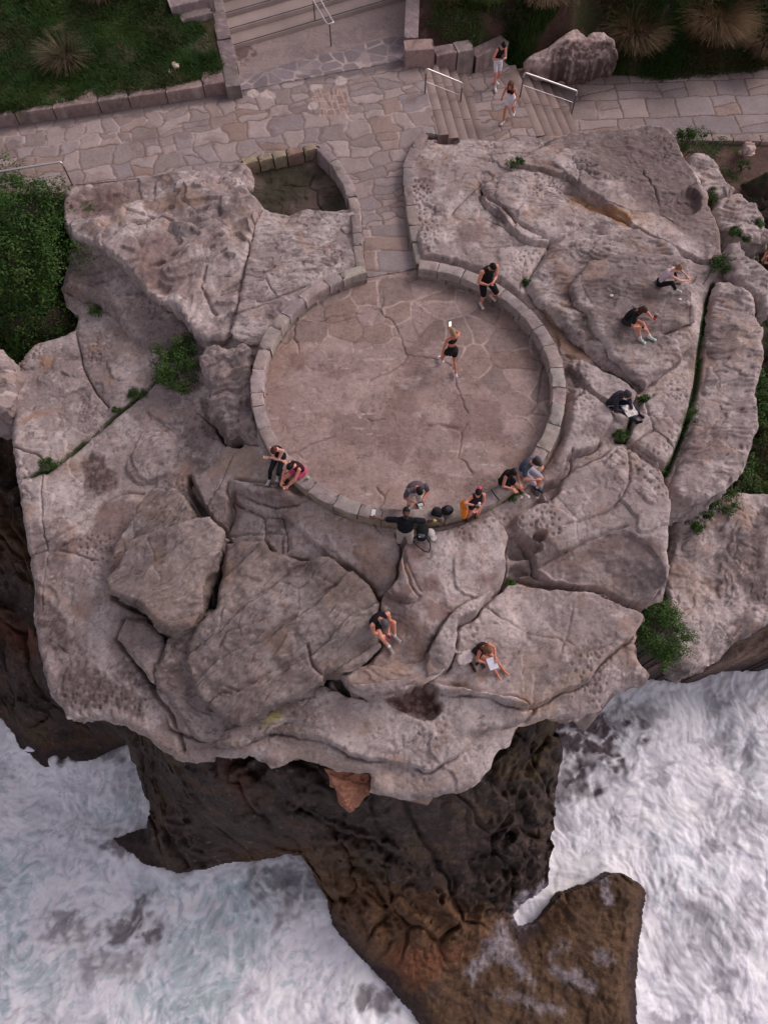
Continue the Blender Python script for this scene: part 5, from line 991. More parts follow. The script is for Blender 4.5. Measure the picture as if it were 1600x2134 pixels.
LBZ = lambda x, y: LB(x, y) + .08 * fbm(x, y, .7, 4, 1511); RBZ = lambda x, y: RB(x, y) + .10 * fbm(x, y, .7, 4, 1521)
tag(field('grass', WZ([(-140,248),(0,226),(240,188),(385,163),(458,146),(462,128),(428,62),(370,48),(352,10),(350,-60),(-140,-60)], .6), LBZ, 90000 if FULL else 8000, .20, .034, grass_c, 2001, 'thick dark green grass on the upper left bank', .10), cat='grass')
tag(field('grass', WZ([(885,20),(880,-50),(1720,-50),(1720,115),(1600,132),(1450,152),(1340,156),(1300,110),(1290,60),(1220,30),(1100,95),(1080,130),(1060,100),(1048,66),(985,82),(925,80),(908,80)], -.3), RBZ, 110000 if FULL else 8000, .26, .038, lambda x, y: mixc(grass_c(x, y) * 1.35, np.array([.16, .10, .055]), sm(-.02, .25, fbm(x, y, .4, 3, 1613) + .10) * .65), 2003, 'rough mixed grass and scrub on the upper right bank', .14), cat='grass')
_und = {}
def scatter(name, poly, zf, n, leaf, seed, label, pal=(G1, G2, G3), hgt=.25, flow=0, dens=None, cat='undergrowth'):
    g = np.random.RandomState(seed); poly = np.array(poly); a, b = poly.min(0), poly.max(0); p = a + (b - a) * g.rand(n * 3, 2); k = sdf(poly, p[:, 0], p[:, 1], .3) < 0
    if dens is not None: k &= g.rand(len(p)) < dens(p[:, 0], p[:, 1])
    p = p[k][:n]; m = len(p); z = zf(p[:, 0], p[:, 1]); bump = hgt * (1 + 1.4 * fbm(p[:, 0], p[:, 1], 1.3, 3, seed + 1)) * g.rand(m) ** .5
    Nm = g.randn(m, 3) * .6 + [0, 0, .9]; Nm /= np.linalg.norm(Nm, axis=1)[:, None]; q = np.clip(.5 + fbm(p[:, 0], p[:, 1], 1.1, 3, seed + 2) * 1.2 + .3 * (g.rand(m) - .5), 0, 1)
    cols = pal[2] + (pal[0] - pal[2]) * np.clip(q * 2, 0, 1)[:, None]; cols = cols + (pal[1] - cols) * np.clip(q * 2 - 1, 0, 1)[:, None]
    if flow: f = g.rand(m) < flow; cols[f] = [.5, .40, .05]
    o = leaves_mesh(name, np.c_[p, z + bump], Nm, leaf * (.6 + .7 * g.rand(m)), cols * (.7 + .6 * g.rand(m))[:, None], M_LEAF, None, g); tag(o, label, cat, kind='stuff'); return o
scatter('undergrowth', WZ([(-200,560),(60,600),(130,590),(165,650),(160,700),(100,712),(60,730),(0,735),(-200,740)], -2.2), land_h, 13000, .08, 2101, 'low dark green undergrowth dotted with yellow flowers below the big bush', pal=(G1 * 1.5, G2 * 1.6, G1), hgt=.4, flow=.010)
scatter('undergrowth', WZ([(1590,700),(1700,700),(1800,1100),(1560,1030),(1500,1010),(1480,1045),(1440,1075),(1400,1060),(1400,1000),(1560,960),(1585,880)], -2.6), land_h, 15000, .08, 2103, 'tangle of green and brown undergrowth beneath the long pale slab', (G1 * 1.2, GY * .8, np.array([.05, .045, .02])), .45)
scatter('undergrowth', WZ([(1330,95),(1420,70),(1500,90),(1600,60),(1700,90),(1600,134),(1450,152),(1340,154)], -1.2), RBZ, 9000, .07, 2105, 'dense dark green creeping leaves above the right path', (G1 * .8, G2 * .7, G3), .25)
scatter('undergrowth', WZ([(885,60),(960,20),(1010,60),(985,88),(930,82)], .2), RBZ, 2500, .06, 2107, 'small leafy weeds behind the stepped stone wall', (G1, G2, G3), .2)
scatter('undergrowth', WZ([(1400,290),(1450,285),(1540,330),(1560,400),(1600,430),(1600,470),(1560,440),(1500,410),(1470,360),(1440,330)], -1.9), lambda x, y: SB(x, y), 3500, .06, 2109, 'patchy green weeds creeping over the bare soil', (G1, G2, G3), .15, dens=lambda x, y: sm(-.05, .15, fbm(x, y, .9, 3, 2111)))
def at(px, py, z): return np.array([*unp(px, py, z), z])
bush('bush', at(45, 495, -.45), (2.15, 2.5, 1.25), 20000 if FULL else 3000, 'big dense dark green bush at the left edge below the handrail', .085, 31, clumps=220)
bush('bush', at(374, 772, -1.15), (.72, .98, .6), 6500, 'round bright green bush between the left rock sheet and the sculpted slab', .06, 33, clumps=60)
bush('bush', at(1378, 1322, -2.2), (.70, .90, .55), 6500, 'bright green bush in the gap above the orange cliff on the right', .06, 35, (G1 * 1.1, G2 * 1.1, G3), 60)
bush('bush', at(1503, 560, .1), (.36, .42, .3), 1800, 'small round green bush at the top of the mossy crack', .05, 37, (G1, G2 * 1.1, G3), 22)
bush('bush', at(1432, 300, -.9), (.55, .55, .5), 2200, 'dark green bush between the upper right rock and the path kerb', .06, 39, clumps=30)
bush('bush', at(1570, 835, -1.9), (.55, 1.1, .6), 3500, 'tall dark green bush pressed against the right side of the long pale slab', .07, 41, clumps=50)
bush('bush', at(1500, 1045, -2.0), (.55, .35, .35), 2200, 'leafy green bush under the lower tip of the long pale slab', .06, 43, clumps=26)
bush('bush', at(1445, 1075, -2.0), (.4, .3, .3), 1400, 'small leafy bush left of the one under the tip of the long pale slab', .06, 45, clumps=20)
bush('bush', at(1478, 412, -.8), (.22, .45, .35), 1300, 'narrow green plant wedged in the split of the pale boulder', .05, 47, clumps=18)
bush('bush', at(1548, 345, -1.6), (.24, .2, .15), 500, 'little blue-green shrub growing on the bare soil', .05, 49, (G1 * 1.2, np.array([.09, .14, .06]), G3), 10)
for i, (px, py, r, lab) in enumerate([(1075,345,.26,'green tuft at the left tip of the rounded lozenge rock near the side steps'),(1062,1218,.13,'tiny green tuft at the end of the crack beside the stained rock'),(1095,590,.12,'tiny green tuft where the domed slab meets the circular wall'),(1384,1246,.2,'small green tuft just above the bright bush on the right'),
    (1432,872,.28,'thick green tuft in the lower part of the mossy crack'),(1292,910,.2,'green tuft below the block the hooded person sits on'),(1342,838,.18,'green tuft right of the hooded person'),(105,972,.28,'bright green cushion plant in the crack near the left edge'),(242,858,.12,'small green cushion plant midway along the diagonal crack on the left'),(290,822,.2,'elongated green cushion plant at the upper end of the diagonal crack'),
    (1070,1034,.22,'grass tuft at the foot of the wall below the seated couple'),(1528,486,.2,'green tuft left of the person at the right edge'),(1452,1105,.18,'small green tuft on the pitted rock below the long pale slab'),(1575,470,.18,'green tuft on the low pale rock at the right edge'),(1552,502,.16,'green tuft between the wedge boulder and the low pale rock'),(205,650,.3,'dark green plant in the shade under the sculpted slab'),(225,712,.0,'')]):
    if r == 0: continue
    p = hit(px, py); e = (1.5 if i in (9,) else 1)
    bush('plant', p + [0, 0, r * .3], (r * e, r * 1.0, r * .55), int(500 + 2500 * r), lab, .042, 60 + i, (G1, G2, G3), 10 + int(30 * r), cat='plant', group='small plants growing in the rock cracks', low=-.1)
# moss and turf running along the cracks
for (p, a, dd_, m) in CRACKW:
    if m:
        g = np.random.RandomState(int(p[0, 0] * 100) % 999); n = 5200 if a > .05 else 1500; t = g.rand(n); i = np.clip((t * (len(p) - 1)).astype(int), 0, len(p) - 2); f = t * (len(p) - 1) - i; q = p[i] * (1 - f)[:, None] + p[i + 1] * f[:, None] + g.randn(n, 2) * a * .7
        k = fbm(q[:, 0], q[:, 1], 1.2, 2, 411) > -.08; q = q[k]; z = rock_h(q[:, 0], q[:, 1]) + .12 * g.rand(len(q)); Nm = g.randn(len(q), 3) * .5 + [0, 0, 1]; Nm /= np.linalg.norm(Nm, axis=1)[:, None]
        o = leaves_mesh('crack_moss', np.c_[q, z], Nm, .035 * (.6 + .8 * g.rand(len(q))), (G1 * .9)[None] * (.5 + g.rand(len(q)))[:, None], M_LEAF, None, g); tag(o, 'green moss lining a crack in the rock', 'moss', kind='stuff')
BR = (np.array([.18, .12, .07]), np.array([.38, .25, .16]))
for i, (px, py, z, r, h, n, lab, pal) in enumerate([(135,112,.75,.75,.75,900,'dry straw-coloured tussock standing in the left grass',(np.array([.10,.09,.04]), np.array([.30,.23,.15]))),(215,-12,1.1,.6,.6,600,'brownish tussock at the top edge above the left grass',BR),(1330,40,-.1,.95,1.0,2400,'big brown and green tussock above the black-faced boulder',(np.array([.13,.11,.045]), np.array([.36,.24,.15]))),
    (1490,40,-.1,1.1,1.0,2600,'widest brown tussock spilling down the upper right bank',(np.array([.16,.11,.05]), np.array([.38,.24,.14]))),(1120,45,-.2,.9,.7,1800,'flattened reddish brown tussock behind the woman in cycling shorts',BR),(1180,-5,.5,.8,.8,1500,'brown tussock at the top edge between two larger tussocks',BR),(1605,70,-.5,.85,.8,1600,'dry brown tussock at the upper right corner',BR),(1010,20,.4,.6,.5,900,'thin green tussock beside the right stair wall',(G1, G2))]):
    c = at(px, py, z); c[2] = float((LBZ if px < 500 else RBZ)(c[:1], c[1:2])[0]); tussock(c, r, h, n, lab, 300 + i, pal, group='tussocks on the banks')
# ================================================================== PEOPLE
M_CACHE = {}
def cloth(name, rgb, rough=.85):
    k = (name, tuple(rgb))
    if k not in M_CACHE: M_CACHE[k] = mat_flat(name, rgb, rough, .12, 25, 0, .15, .2)
    return M_CACHE[k]
def skin(rgb):
    k = ('skin', tuple(rgb))
    if k not in M_CACHE:
        m = mat_flat('skin', rgb, .55, .07, 12, 0, .03, .35); m.node_tree.nodes['Principled BSDF'].inputs['Subsurface Weight'].default_value = .06; M_CACHE[k] = m
    return M_CACHE[k]
_t = np.linspace(0, np.pi / 2, 4)
def capsule(p0, r0, p1, r1, k=12):
    p0 = np.array(p0, float); p1 = np.array(p1, float); d = p1 - p0; L = np.linalg.norm(d); d = d / L if L > 1e-6 else np.array([0, 0, 1.]); a = np.cross(d, [0, 0, 1.] if abs(d[2]) < .9 else [1., 0, 0]); a /= np.linalg.norm(a); b = np.cross(d, a)
    rings = [(p0 - d * r0 * math.cos(t), r0 * math.sin(t)) for t in _t[1:]] + [(p1 + d * r1 * math.cos(t), r1 * math.sin(t)) for t in _t[::-1][:-1]]
    th = np.arange(k) * 2 * np.pi / k; V = [p0 - d * r0]
    for c, r in rings: V += list(c + r * (np.cos(th)[:, None] * a + np.sin(th)[:, None] * b))
    V.append(p1 + d * r1); n = len(rings); F = [(0, 1 + (j + 1) % k, 1 + j) for j in range(k)]
    for i in range(n - 1):
        for j in range(k): F.append((1 + i * k + j, 1 + i * k + (j + 1) % k, 1 + (i + 1) * k + (j + 1) % k, 1 + (i + 1) * k + j))
    e = len(V) - 1; F += [(e, 1 + (n - 1) * k + j, 1 + (n - 1) * k + (j + 1) % k) for j in range(k)]; return V, F
def ellipsoid(c, r, M, k=16, m=10):
    V = [np.array([0, 0, -1.])]; th = np.arange(k) * 2 * np.pi / k
    for i in range(1, m): p = -np.pi / 2 + np.pi * i / m; V += [np.array([math.cos(p) * math.cos(t), math.cos(p) * math.sin(t), math.sin(p)]) for t in th]
    V.append(np.array([0, 0, 1.])); F = [(0, 1 + (j + 1) % k, 1 + j) for j in range(k)]
    for i in range(m - 2):
        for j in range(k): F.append((1 + i * k + j, 1 + i * k + (j + 1) % k, 1 + (i + 1) * k + (j + 1) % k, 1 + (i + 1) * k + j))
    e = len(V) - 1; F += [(e, 1 + (m - 2) * k + j, 1 + (m - 2) * k + (j + 1) % k) for j in range(k)]
    V = (np.array(V) * np.array(r)) @ np.array(M) + np.array(c); return list(V), F
def fuse(name, prims, mat, voxel=.01, parent=None, smooth=6, loc=(0, 0, 0)):
    """union of closed shapes as one continuous surface"""
    bmx = bmesh.new()
    for V, F in prims:
        vs = [bmx.verts.new(v) for v in V]
        for f in F:
            try: bmx.faces.new([vs[i] for i in f])
            except ValueError: pass
    bmesh.ops.recalc_face_normals(bmx, faces=bmx.faces)
    me = bpy.data.meshes.new(name); bmx.to_mesh(me); bmx.free(); o = bpy.data.objects.new(name, me); COL.objects.link(o)
    r = o.modifiers.new('r', 'REMESH'); r.mode = 'VOXEL'; r.voxel_size = voxel; r.use_smooth_shade = True
    if smooth: s = o.modifiers.new('s', 'SMOOTH'); s.factor = .5; s.iterations = smooth
    dg = bpy.context.evaluated_depsgraph_get(); ev = o.evaluated_get(dg); m2 = bpy.data.meshes.new_from_object(ev); o.modifiers.clear(); old = o.data; o.data = m2; m2.name = name; bpy.data.meshes.remove(old)
    m2.materials.clear(); m2.materials.append(mat); m2.polygons.foreach_set('use_smooth', np.ones(len(m2.polygons), bool))
    if parent: o.parent = parent
    return o
def unit(v): v = np.array(v, float); return v / (np.linalg.norm(v) + 1e-9)
def ik(a, c, l1, l2, hint):
    a = np.array(a, float); c = np.array(c, float); d = c - a; L = np.linalg.norm(d)
    if L > (l1 + l2) * .995: c = a + d / L * (l1 + l2) * .995; L = (l1 + l2) * .995; d = c - a
    if L < abs(l1 - l2) + .03: L = abs(l1 - l2) + .03; c = a + unit(d) * L; d = c - a
    u = d / L; x = (l1 ** 2 - l2 ** 2 + L * L) / (2 * L); h = math.sqrt(max(0, l1 * l1 - x * x)); n = np.array(hint, float); n = n - u * n.dot(u); n = unit(n) if np.linalg.norm(n) > 1e-4 else unit(np.cross(u, [1, 0, .1])); return a + u * x + n * h, c
SKIN_A = (.68, .29, .20); SKIN_B = (.60, .235, .145); SKIN_C = (.72, .38, .29); SKIN_D = (.13, .058, .04)
def person(px, py, label, facing, sit=None, H=1.70, female=True, skinc=SKIN_A, hair=('short', (.02, .012, .01)), feet=None, lean=(0, .05), hunch=.0, head=(.3, 0), hands=None, elbows=None, top=('tank', (.02, .02, .02)), bottom=('shorts', (.02, .02, .02)),
           shoes=(.7, .68, .68), pelvis=None, group=None, knees=None, socks=None, twist=0, build=1.0, foot_lift=(0, 0), side=(0, 0), crot=0):
    """px,py: photo point of the ground under the body (standing) or of the seat (sitting); local frame x right, y ahead, z up"""
    s = H / 1.75; B = build * (.94 if female else 1.04); org = hit(px, py); th = math.radians(facing); fr = np.array([math.cos(th), math.sin(th), 0]); rt = np.array([math.sin(th), -math.cos(th), 0]); up = np.array([0, 0, 1.])
    Wm = lambda v: np.array(v[0]) * rt + np.array(v[1]) * fr + np.array(v[2]) * up
    root = bpy.data.objects.new('person', None); COL.objects.link(root); root.location = org; tag(root, label, 'person', group)
    P = Wm(pelvis) if pelvis is not None else (Wm((0, 0, .93 * s)) if sit is None else Wm((0, 0, sit + .10 * s)))
    # torso
    lx, ly = lean; U = unit(Wm((lx, ly, 1))); Ft = unit(fr - U * fr.dot(U)); Rt = np.cross(Ft, U); Ls = .50 * s
    sp = [P + U * Ls * t + (Ft * (-.10 * hunch) * math.sin(math.pi * t) + Ft * hunch * .16 * t * t - U * .05 * hunch * t) * s for t in (0, .25, .5, .78, 1.0)]; Nk = sp[4]; Un = unit(sp[4] - sp[2]); Fn = unit(fr - Un * fr.dot(Un)) if abs(Un.dot(fr)) < .97 else Ft
    sh = [sp[3] + (sp[4] - sp[3]) * .72 + (-Rt if i == 0 else Rt) * (.165 if female else .195) * s * B + Fn * .02 * hunch * 2 for i in (0, 1)]; hp = [P + (-Rt if i == 0 else Rt) * .088 * s - U * .02 * s for i in (0, 1)]
    # head
    pitch, yaw = head; cy, sy = math.cos(yaw), math.sin(yaw); f0 = unit(fr * cy + rt * sy); Fh = unit(f0 * math.cos(pitch) - up * math.sin(pitch)); Uh = unit(up * math.cos(pitch) + f0 * math.sin(pitch)); Rh = np.cross(Fh, Uh); nb = Nk + Un * .02 * s; hc = nb + unit(Un * .5 + Uh) * .165 * s
    MH = np.stack([Rh, Fh, Uh]); skp = []
    MT = lambda a, b: np.stack([Rt, unit(np.cross(unit(b - a), Rt)), unit(b - a)])
    tm = [MT(sp[0], sp[1]), MT(sp[0], sp[2]), MT(sp[1], sp[3]), MT(sp[2], sp[4]), MT(sp[2], sp[4])]
    hipw = .165 if female else .155; wa = .118 if female else .145; ch = .140 if female else .168
    TR = [(sp[0], (hipw, .115, .115)), (sp[1], (wa + .012, .095, .11)), (sp[2], (wa, .088, .11)), ((sp[2] + sp[3]) / 2, ((wa + ch) / 2 + .005, .098, .11)), (sp[3], (ch, .105, .10))]
    def torso(inf=0, lo=0, hi=5): return [ellipsoid(c, (np.array(r) * s * B + inf), tm[i if i < 5 else 4]) for i, (c, r) in enumerate(TR[lo:hi], lo)]
    skp += torso(); skp.append(capsule(sh[0], .052 * s * B, sh[1], .052 * s * B)); skp.append(capsule(sp[4] - Un * .03, .065 * s, nb + (hc - nb) * .5, .050 * s))
    bust = [ellipsoid(sp[3] - U * .035 * s + Ft * .075 * s + Rt * k * .062 * s, (np.array([.055, .05, .052]) * s), MT(sp[2], sp[4])) for k in (-1, 1)] if female else []
    skp += bust; skp += [ellipsoid(P - Ft * .055 * s + Rt * k * .07 * s - U * .03 * s, np.array([.085, .075, .085]) * s * B, tm[0]) for k in (-1, 1)]
    skp.append(ellipsoid(hc, np.array([.074, .092, .108]) * s, MH)); skp.append(ellipsoid(hc + Fh * .028 * s - Uh * .055 * s, np.array([.052, .055, .055]) * s, MH)); skp.append(capsule(hc + Fh * .088 * s + Uh * .01, .009 * s, hc + Fh * .106 * s - Uh * .022 * s, .013 * s, 8))
    skp += [ellipsoid(hc + Rh * k * .075 * s - Uh * .012 * s - Fh * .005, np.array([.010, .020, .030]) * s, MH) for k in (-1, 1)]; skp.append(capsule(hc + Fh * .086 * s - Uh * .055 * s - Rh * .018, .009 * s, hc + Fh * .086 * s - Uh * .055 * s + Rh * .018, .009 * s, 6)); skp.append(capsule(hc + Fh * .082 * s + Uh * .026 * s - Rh * .035, .010, hc + Fh * .082 * s + Uh * .026 * s + Rh * .035, .010, 6))
    # legs
    l1, l2 = .435 * s, .425 * s; kn = []; an = []; ft = []
    for i in (0, 1):
        sg = -1 if i == 0 else 1
        if feet is None: tgt = Wm((sg * .10, 0, .075 * s)); fdir = unit(fr + rt * sg * .18)
        else:
            f = feet[i]
            if f[0] == 'px': w3 = hit(f[1], f[2]) - org; tgt = w3 + up * (.075 * s + foot_lift[i]); fdir = unit(fr + rt * sg * .15)
            else: tgt = Wm(f); fdir = unit(fr + rt * sg * .15)
        hint = Wm(knees[i]) if knees else Wm((sg * .12, 1, .35)); k_, a_ = ik(hp[i], tgt, l1, l2, hint); kn.append(k_); an.append(a_); shin = unit(a_ - k_); fd = fdir if abs(shin.dot(up)) > .55 else unit(fdir * .45 - shin * 0 + up * .8 if shin[2] > -.55 else fdir)
        toe = a_ + fd * .155 * s - up * .035 * s * (1 if abs(shin[2]) > .4 else 0); ft.append((a_, toe, fd))
        skp.append(capsule(hp[i], .082 * s * B, k_, .052 * s * B)); skp.append(ellipsoid((hp[i] * .62 + k_ * .38), np.array([.074, .074, .13]) * s * B, np.stack([unit(np.cross(unit(k_ - hp[i]), fr + up * .01)), unit(np.cross(unit(np.cross(unit(k_ - hp[i]), fr + up * .01)), unit(k_ - hp[i]))), unit(k_ - hp[i])])))
        skp.append(capsule(k_, .050 * s * B, a_, .034 * s)); cm = k_ * .68 + a_ * .32 - fr * .012; skp.append(capsule(k_ * .85 + a_ * .15 - fr * .01, .048 * s * B, k_ * .5 + a_ * .5 - fr * .012, .046 * s * B)); skp.append(capsule(a_ - fd * .03 * s - up * .035 * s, .032 * s, toe, .026 * s)); skp.append(capsule(toe - np.cross(fd, up) * .02, .018 * s, toe + np.cross(fd, up) * .022 + fd * .01, .018 * s))
    # arms and hands
    u1, u2 = .285 * s, .25 * s; el = []; wr = []; hd = []
    for i in (0, 1):
        sg = -1 if i == 0 else 1; hd_ = hands[i] if hands else (sg * .26, .05, .78)
        tgt = Wm(hd_[:3]); hint = Wm(elbows[i]) if elbows else Wm((sg * .8, -.6, -.5)); e_, w_ = ik(sh[i], tgt, u1, u2, hint); el.append(e_); wr.append(w_); d = unit(w_ - e_)
        skp.append(capsule(sh[i], .050 * s * B, e_, .038 * s * B)); skp.append(capsule(sh[i] * .7 + e_ * .3, .047 * s * B, sh[i] * .45 + e_ * .55, .043 * s * B)); skp.append(capsule(e_, .038 * s * B, w_, .024 * s)); skp.append(capsule(e_ * .8 + w_ * .2, .039 * s * B, e_ * .6 + w_ * .4, .035 * s * B))
        hf_ = hd_[3] if len(hd_) > 3 else None; hdir = unit(Wm(hf_)) if hf_ is not None else d; pn = unit(np.cross(hdir, Rt * sg) + up * .01) if len(hd_) < 5 else unit(Wm(hd_[4])); pn = unit(pn - hdir * pn.dot(hdir)); ps = np.cross(hdir, pn) * sg
        curl = hd_[5] if len(hd_) > 5 else .55
        palm = w_ + hdir * .045 * s; skp.append(ellipsoid(palm, np.array([.042, .050, .016]) * s, np.stack([ps, hdir, pn]))); hd.append((palm, hdir, pn, ps))
        for q, (o_, l_) in enumerate(zip((-.031, -.011, .011, .030), (.062, .078, .084, .074))):
            b0 = palm + hdir * .036 * s + ps * o_ * s; m0 = b0 + unit(hdir + ps * o_ * 4 + pn * curl * .5) * l_ * .5 * s; skp.append(capsule(b0, .0098 * s, m0, .0092 * s, 8)); skp.append(capsule(m0, .0092 * s, m0 + unit(hdir * (1.0 - curl * .6) + ps * o_ * 4 + pn * curl * 1.5) * l_ * .48 * s, .0085 * s, 8))
        tb = palm + ps * .032 * s - hdir * .015 * s; skp.append(capsule(tb, .013 * s, tb + unit(ps * .8 + hdir * .7 + pn * .3) * .034 * s, .011 * s, 8)); tb2 = tb + unit(ps * .8 + hdir * .7 + pn * .3) * .034 * s; skp.append(capsule(tb2, .011 * s, tb2 + unit(ps * .3 + hdir * 1 + pn * .5) * .030 * s, .0095 * s, 8))
    fuse('body', skp, skin(skinc), .0075 if FULL else .014, root, 3)
    for k in (-1, 1): o = fuse('eye', [ellipsoid(hc + Fh * .085 * s + Rh * k * .031 * s + Uh * .008 * s, np.array([.012, .006, .007]) * s, MH)], cloth('dark_eye', (.02, .015, .012), .3), .003, root, 1)
    # clothes
    def T(inf, lo, hi): return torso(inf, lo, hi)
    kind, c = top; m = cloth('top_fabric', c)
    if kind in ('tank', 'tee', 'long', 'polo'):
        q = T(.014, 0 if kind != 'tank' or bottom[0] == 'none' else 0, 5) + [capsule(sh[0] * .82 + sh[1] * .18, .060 * s * B, sh[1] * .82 + sh[0] * .18, .060 * s * B)] + [(np.array(V) + (np.array(V) - np.mean(V, 0)) * .16, F) for V, F in bust]
        if not female: q.append(ellipsoid((sp[1] + sp[2]) / 2 + Ft * .02, np.array([.152, .12, .15]) * s * B * 1.02, tm[1]))
        if kind in ('tee', 'polo'): q += [capsule(sh[i] + (el[i] - sh[i]) * .0, .064 * s * B, sh[i] * .38 + el[i] * .62, .060 * s * B) for i in (0, 1)]
        if kind == 'long': q += [capsule(sh[i], .068 * s * B, el[i], .055 * s * B) for i in (0, 1)] + [capsule(el[i], .055 * s * B, wr[i], .040 * s * B) for i in (0, 1)]
        if kind == 'polo': q.append(capsule(sp[4], .064 * s, nb, .060 * s))
        fuse('top', [(V, F) for V, F in q], m, .009 if FULL else .015, root, 4)
    elif kind == 'bra':
        fuse('top', T(.010, 4, 5) + [(np.array(V) + (np.array(V) - np.mean(V, 0)) * .14, F) for V, F in bust] + [capsule(sp[3] + Ft * .09 * s + Rt * k * .07 * s, .012, sh[(k + 1) // 2] * .6 + sh[1 - (k + 1) // 2] * .4 + Un * .05 * s, .012, 8) for k in (-1, 1)], m, .009, root, 3)
    kind, c = bottom; m = cloth('lower_fabric', c)
    if kind != 'none':
        q = T(.016, 0, 1) + [ellipsoid(P - Ft * .055 * s + Rt * k * .07 * s - U * .03 * s, np.array([.095, .085, .095]) * s * B, tm[0]) for k in (-1, 1)] + T(.006, 1, 2)
        e = {'shorts': .45, 'short': .28, 'long_shorts': .9, 'pants': 1.0, 'cycling': .72, 'skirt': .4}[kind]; ex = {'shorts': .020, 'short': .014, 'long_shorts': .018, 'pants': .010, 'cycling': .006, 'skirt': .03}[kind]
        q += [capsule(hp[i], .084 * s * B + ex, hp[i] * (1 - e) + kn[i] * e, (.084 + (.052 - .084) * e) * s * B + ex) for i in (0, 1)]
        if kind in ('shorts', 'short', 'cycling', 'long_shorts', 'skirt'): q += [ellipsoid((hp[i] * .62 + kn[i] * .38) if e > .4 else (hp[i] * .8 + kn[i] * .2), np.array([.080, .080, .10 if e < .5 else .13]) * s * B * 1.06, np.stack([unit(np.cross(unit(kn[i] - hp[i]), fr + up * .01)), unit(np.cross(unit(np.cross(unit(kn[i] - hp[i]), fr + up * .01)), unit(kn[i] - hp[i]))), unit(kn[i] - hp[i])])) for i in (0, 1)]
        if kind == 'pants': q += [capsule(kn[i], .062 * s * B, an[i] * .92 + kn[i] * .08, .046 * s) for i in (0, 1)] + [capsule(kn[i] * .8 + an[i] * .2 - fr * .01, .060 * s * B, kn[i] * .5 + an[i] * .5 - fr * .01, .056 * s * B) for i in (0, 1)] + [ellipsoid((hp[i] * .62 + kn[i] * .38), np.array([.086, .086, .14]) * s * B, np.stack([unit(np.cross(unit(kn[i] - hp[i]), fr + up * .01)), unit(np.cross(unit(np.cross(unit(kn[i] - hp[i]), fr + up * .01)), unit(kn[i] - hp[i]))), unit(kn[i] - hp[i])])) for i in (0, 1)]
        fuse('trousers' if kind == 'pants' else ('skirt' if kind == 'skirt' else 'shorts'), q, m, .009 if FULL else .015, root, 4)
    if shoes is not None:
        for i in (0, 1):
            a_, t_, fd = ft[i]; fuse('shoe', [capsule(a_ - fd * .040 * s - up * .028 * s, .043 * s, t_ - fd * .01, .038 * s), capsule(t_ - np.cross(fd, up) * .018, .034 * s, t_ + np.cross(fd, up) * .020 + fd * .01, .034 * s), capsule(a_ + up * .0, .045 * s, a_ - up * .03, .045 * s)], cloth('shoe', shoes, .7), .008, root, 2)
            if socks is not None: fuse('sock', [capsule(a_, .041 * s, a_ * .80 + kn[i] * .20, .041 * s)], cloth('sock', socks, .9), .008, root, 2)
    st, c = hair; m = cloth('hair', c, .6)
    if st == 'cap':
        fuse('cap', [ellipsoid(hc + Uh * .030 * s - Fh * .004, np.array([.086, .102, .094]) * s, MH), ellipsoid(hc + Uh * .035 * s + Fh * .10 * s, np.array([.062, .065, .012]) * s, MH)], m, .008, root, 2)
    elif st == 'hood':
        fuse('hood', [ellipsoid(hc + Uh * .018 * s - Fh * .040 * s, np.array([.105, .105, .125]) * s, MH), capsule(sp[4], .085 * s, nb - Fh * .02, .085 * s)], m, .009, root, 3)
    else:
        q = [ellipsoid(hc + Uh * .016 * s - Fh * .018 * s, np.array([.083, .094, .106]) * s, MH), ellipsoid(hc + Uh * .045 * s + Fh * .012 * s, np.array([.076, .080, .070]) * s, MH)]
        if st == 'bun': q.append(ellipsoid(hc - Fh * .085 * s + Uh * .085 * s, np.array([.038, .038, .036]) * s, MH))
        if st == 'pony': q += [capsule(hc - Fh * .09 * s + Uh * .05 * s, .030 * s, hc - Fh * .16 * s - up * .02 * s, .038 * s), capsule(hc - Fh * .16 * s - up * .02 * s, .038 * s, hc - Fh * .155 * s - up * .20 * s, .018 * s)]
        if st in ('long', 'wavy'):
            q += [capsule(hc - Fh * .05 * s + Rh * k * .045 * s, .058 * s, nb - Fh * .055 * s + Rh * k * .055 * s - up * .08 * s, .040 * s) for k in (-1, 1)] + [capsule(hc + Rh * .078 * s * k + Fh * .01, .026 * s, nb + Rh * .085 * s * k + Fh * .05 * s - up * .07 * s, .022 * s) for k in (-1, 1)]
        if st == 'beard': q.append(ellipsoid(hc + Fh * .052 * s - Uh * .075 * s, np.array([.050, .046, .036]) * s, MH))
        fuse('hair', q, m, .008 if FULL else .013, root, 2)
    return dict(root=root, org=org, hand=hd, wrist=wr, hc=hc, Fh=Fh, Uh=Uh, fr=fr, rt=rt, P=P, sp=sp, kn=kn, s=s, W=Wm)
BLK = (.012, .011, .013); HB = (.012, .009, .009); BRN = (.10, .045, .025)
people = {}
people['a'] = person(1030, 178, 'woman in a black top and white cycling shorts looking down at her phone', -72, H=1.70, skinc=SKIN_A, hair=('bun', HB), feet=[(-.08, -.10, .10), (.08, .22, .075)], lean=(0, .12), hunch=.3, head=(.75, -.2), hands=[(.02, .36, 1.18, (.5, .6, .5), (0, .3, -1)), (.12, .34, 1.16, (-.5, .6, .5))], top=('tank', BLK), bottom=('cycling', (.72, .72, .78)), shoes=(.75, .72, .68), socks=(.7, .68, .66))
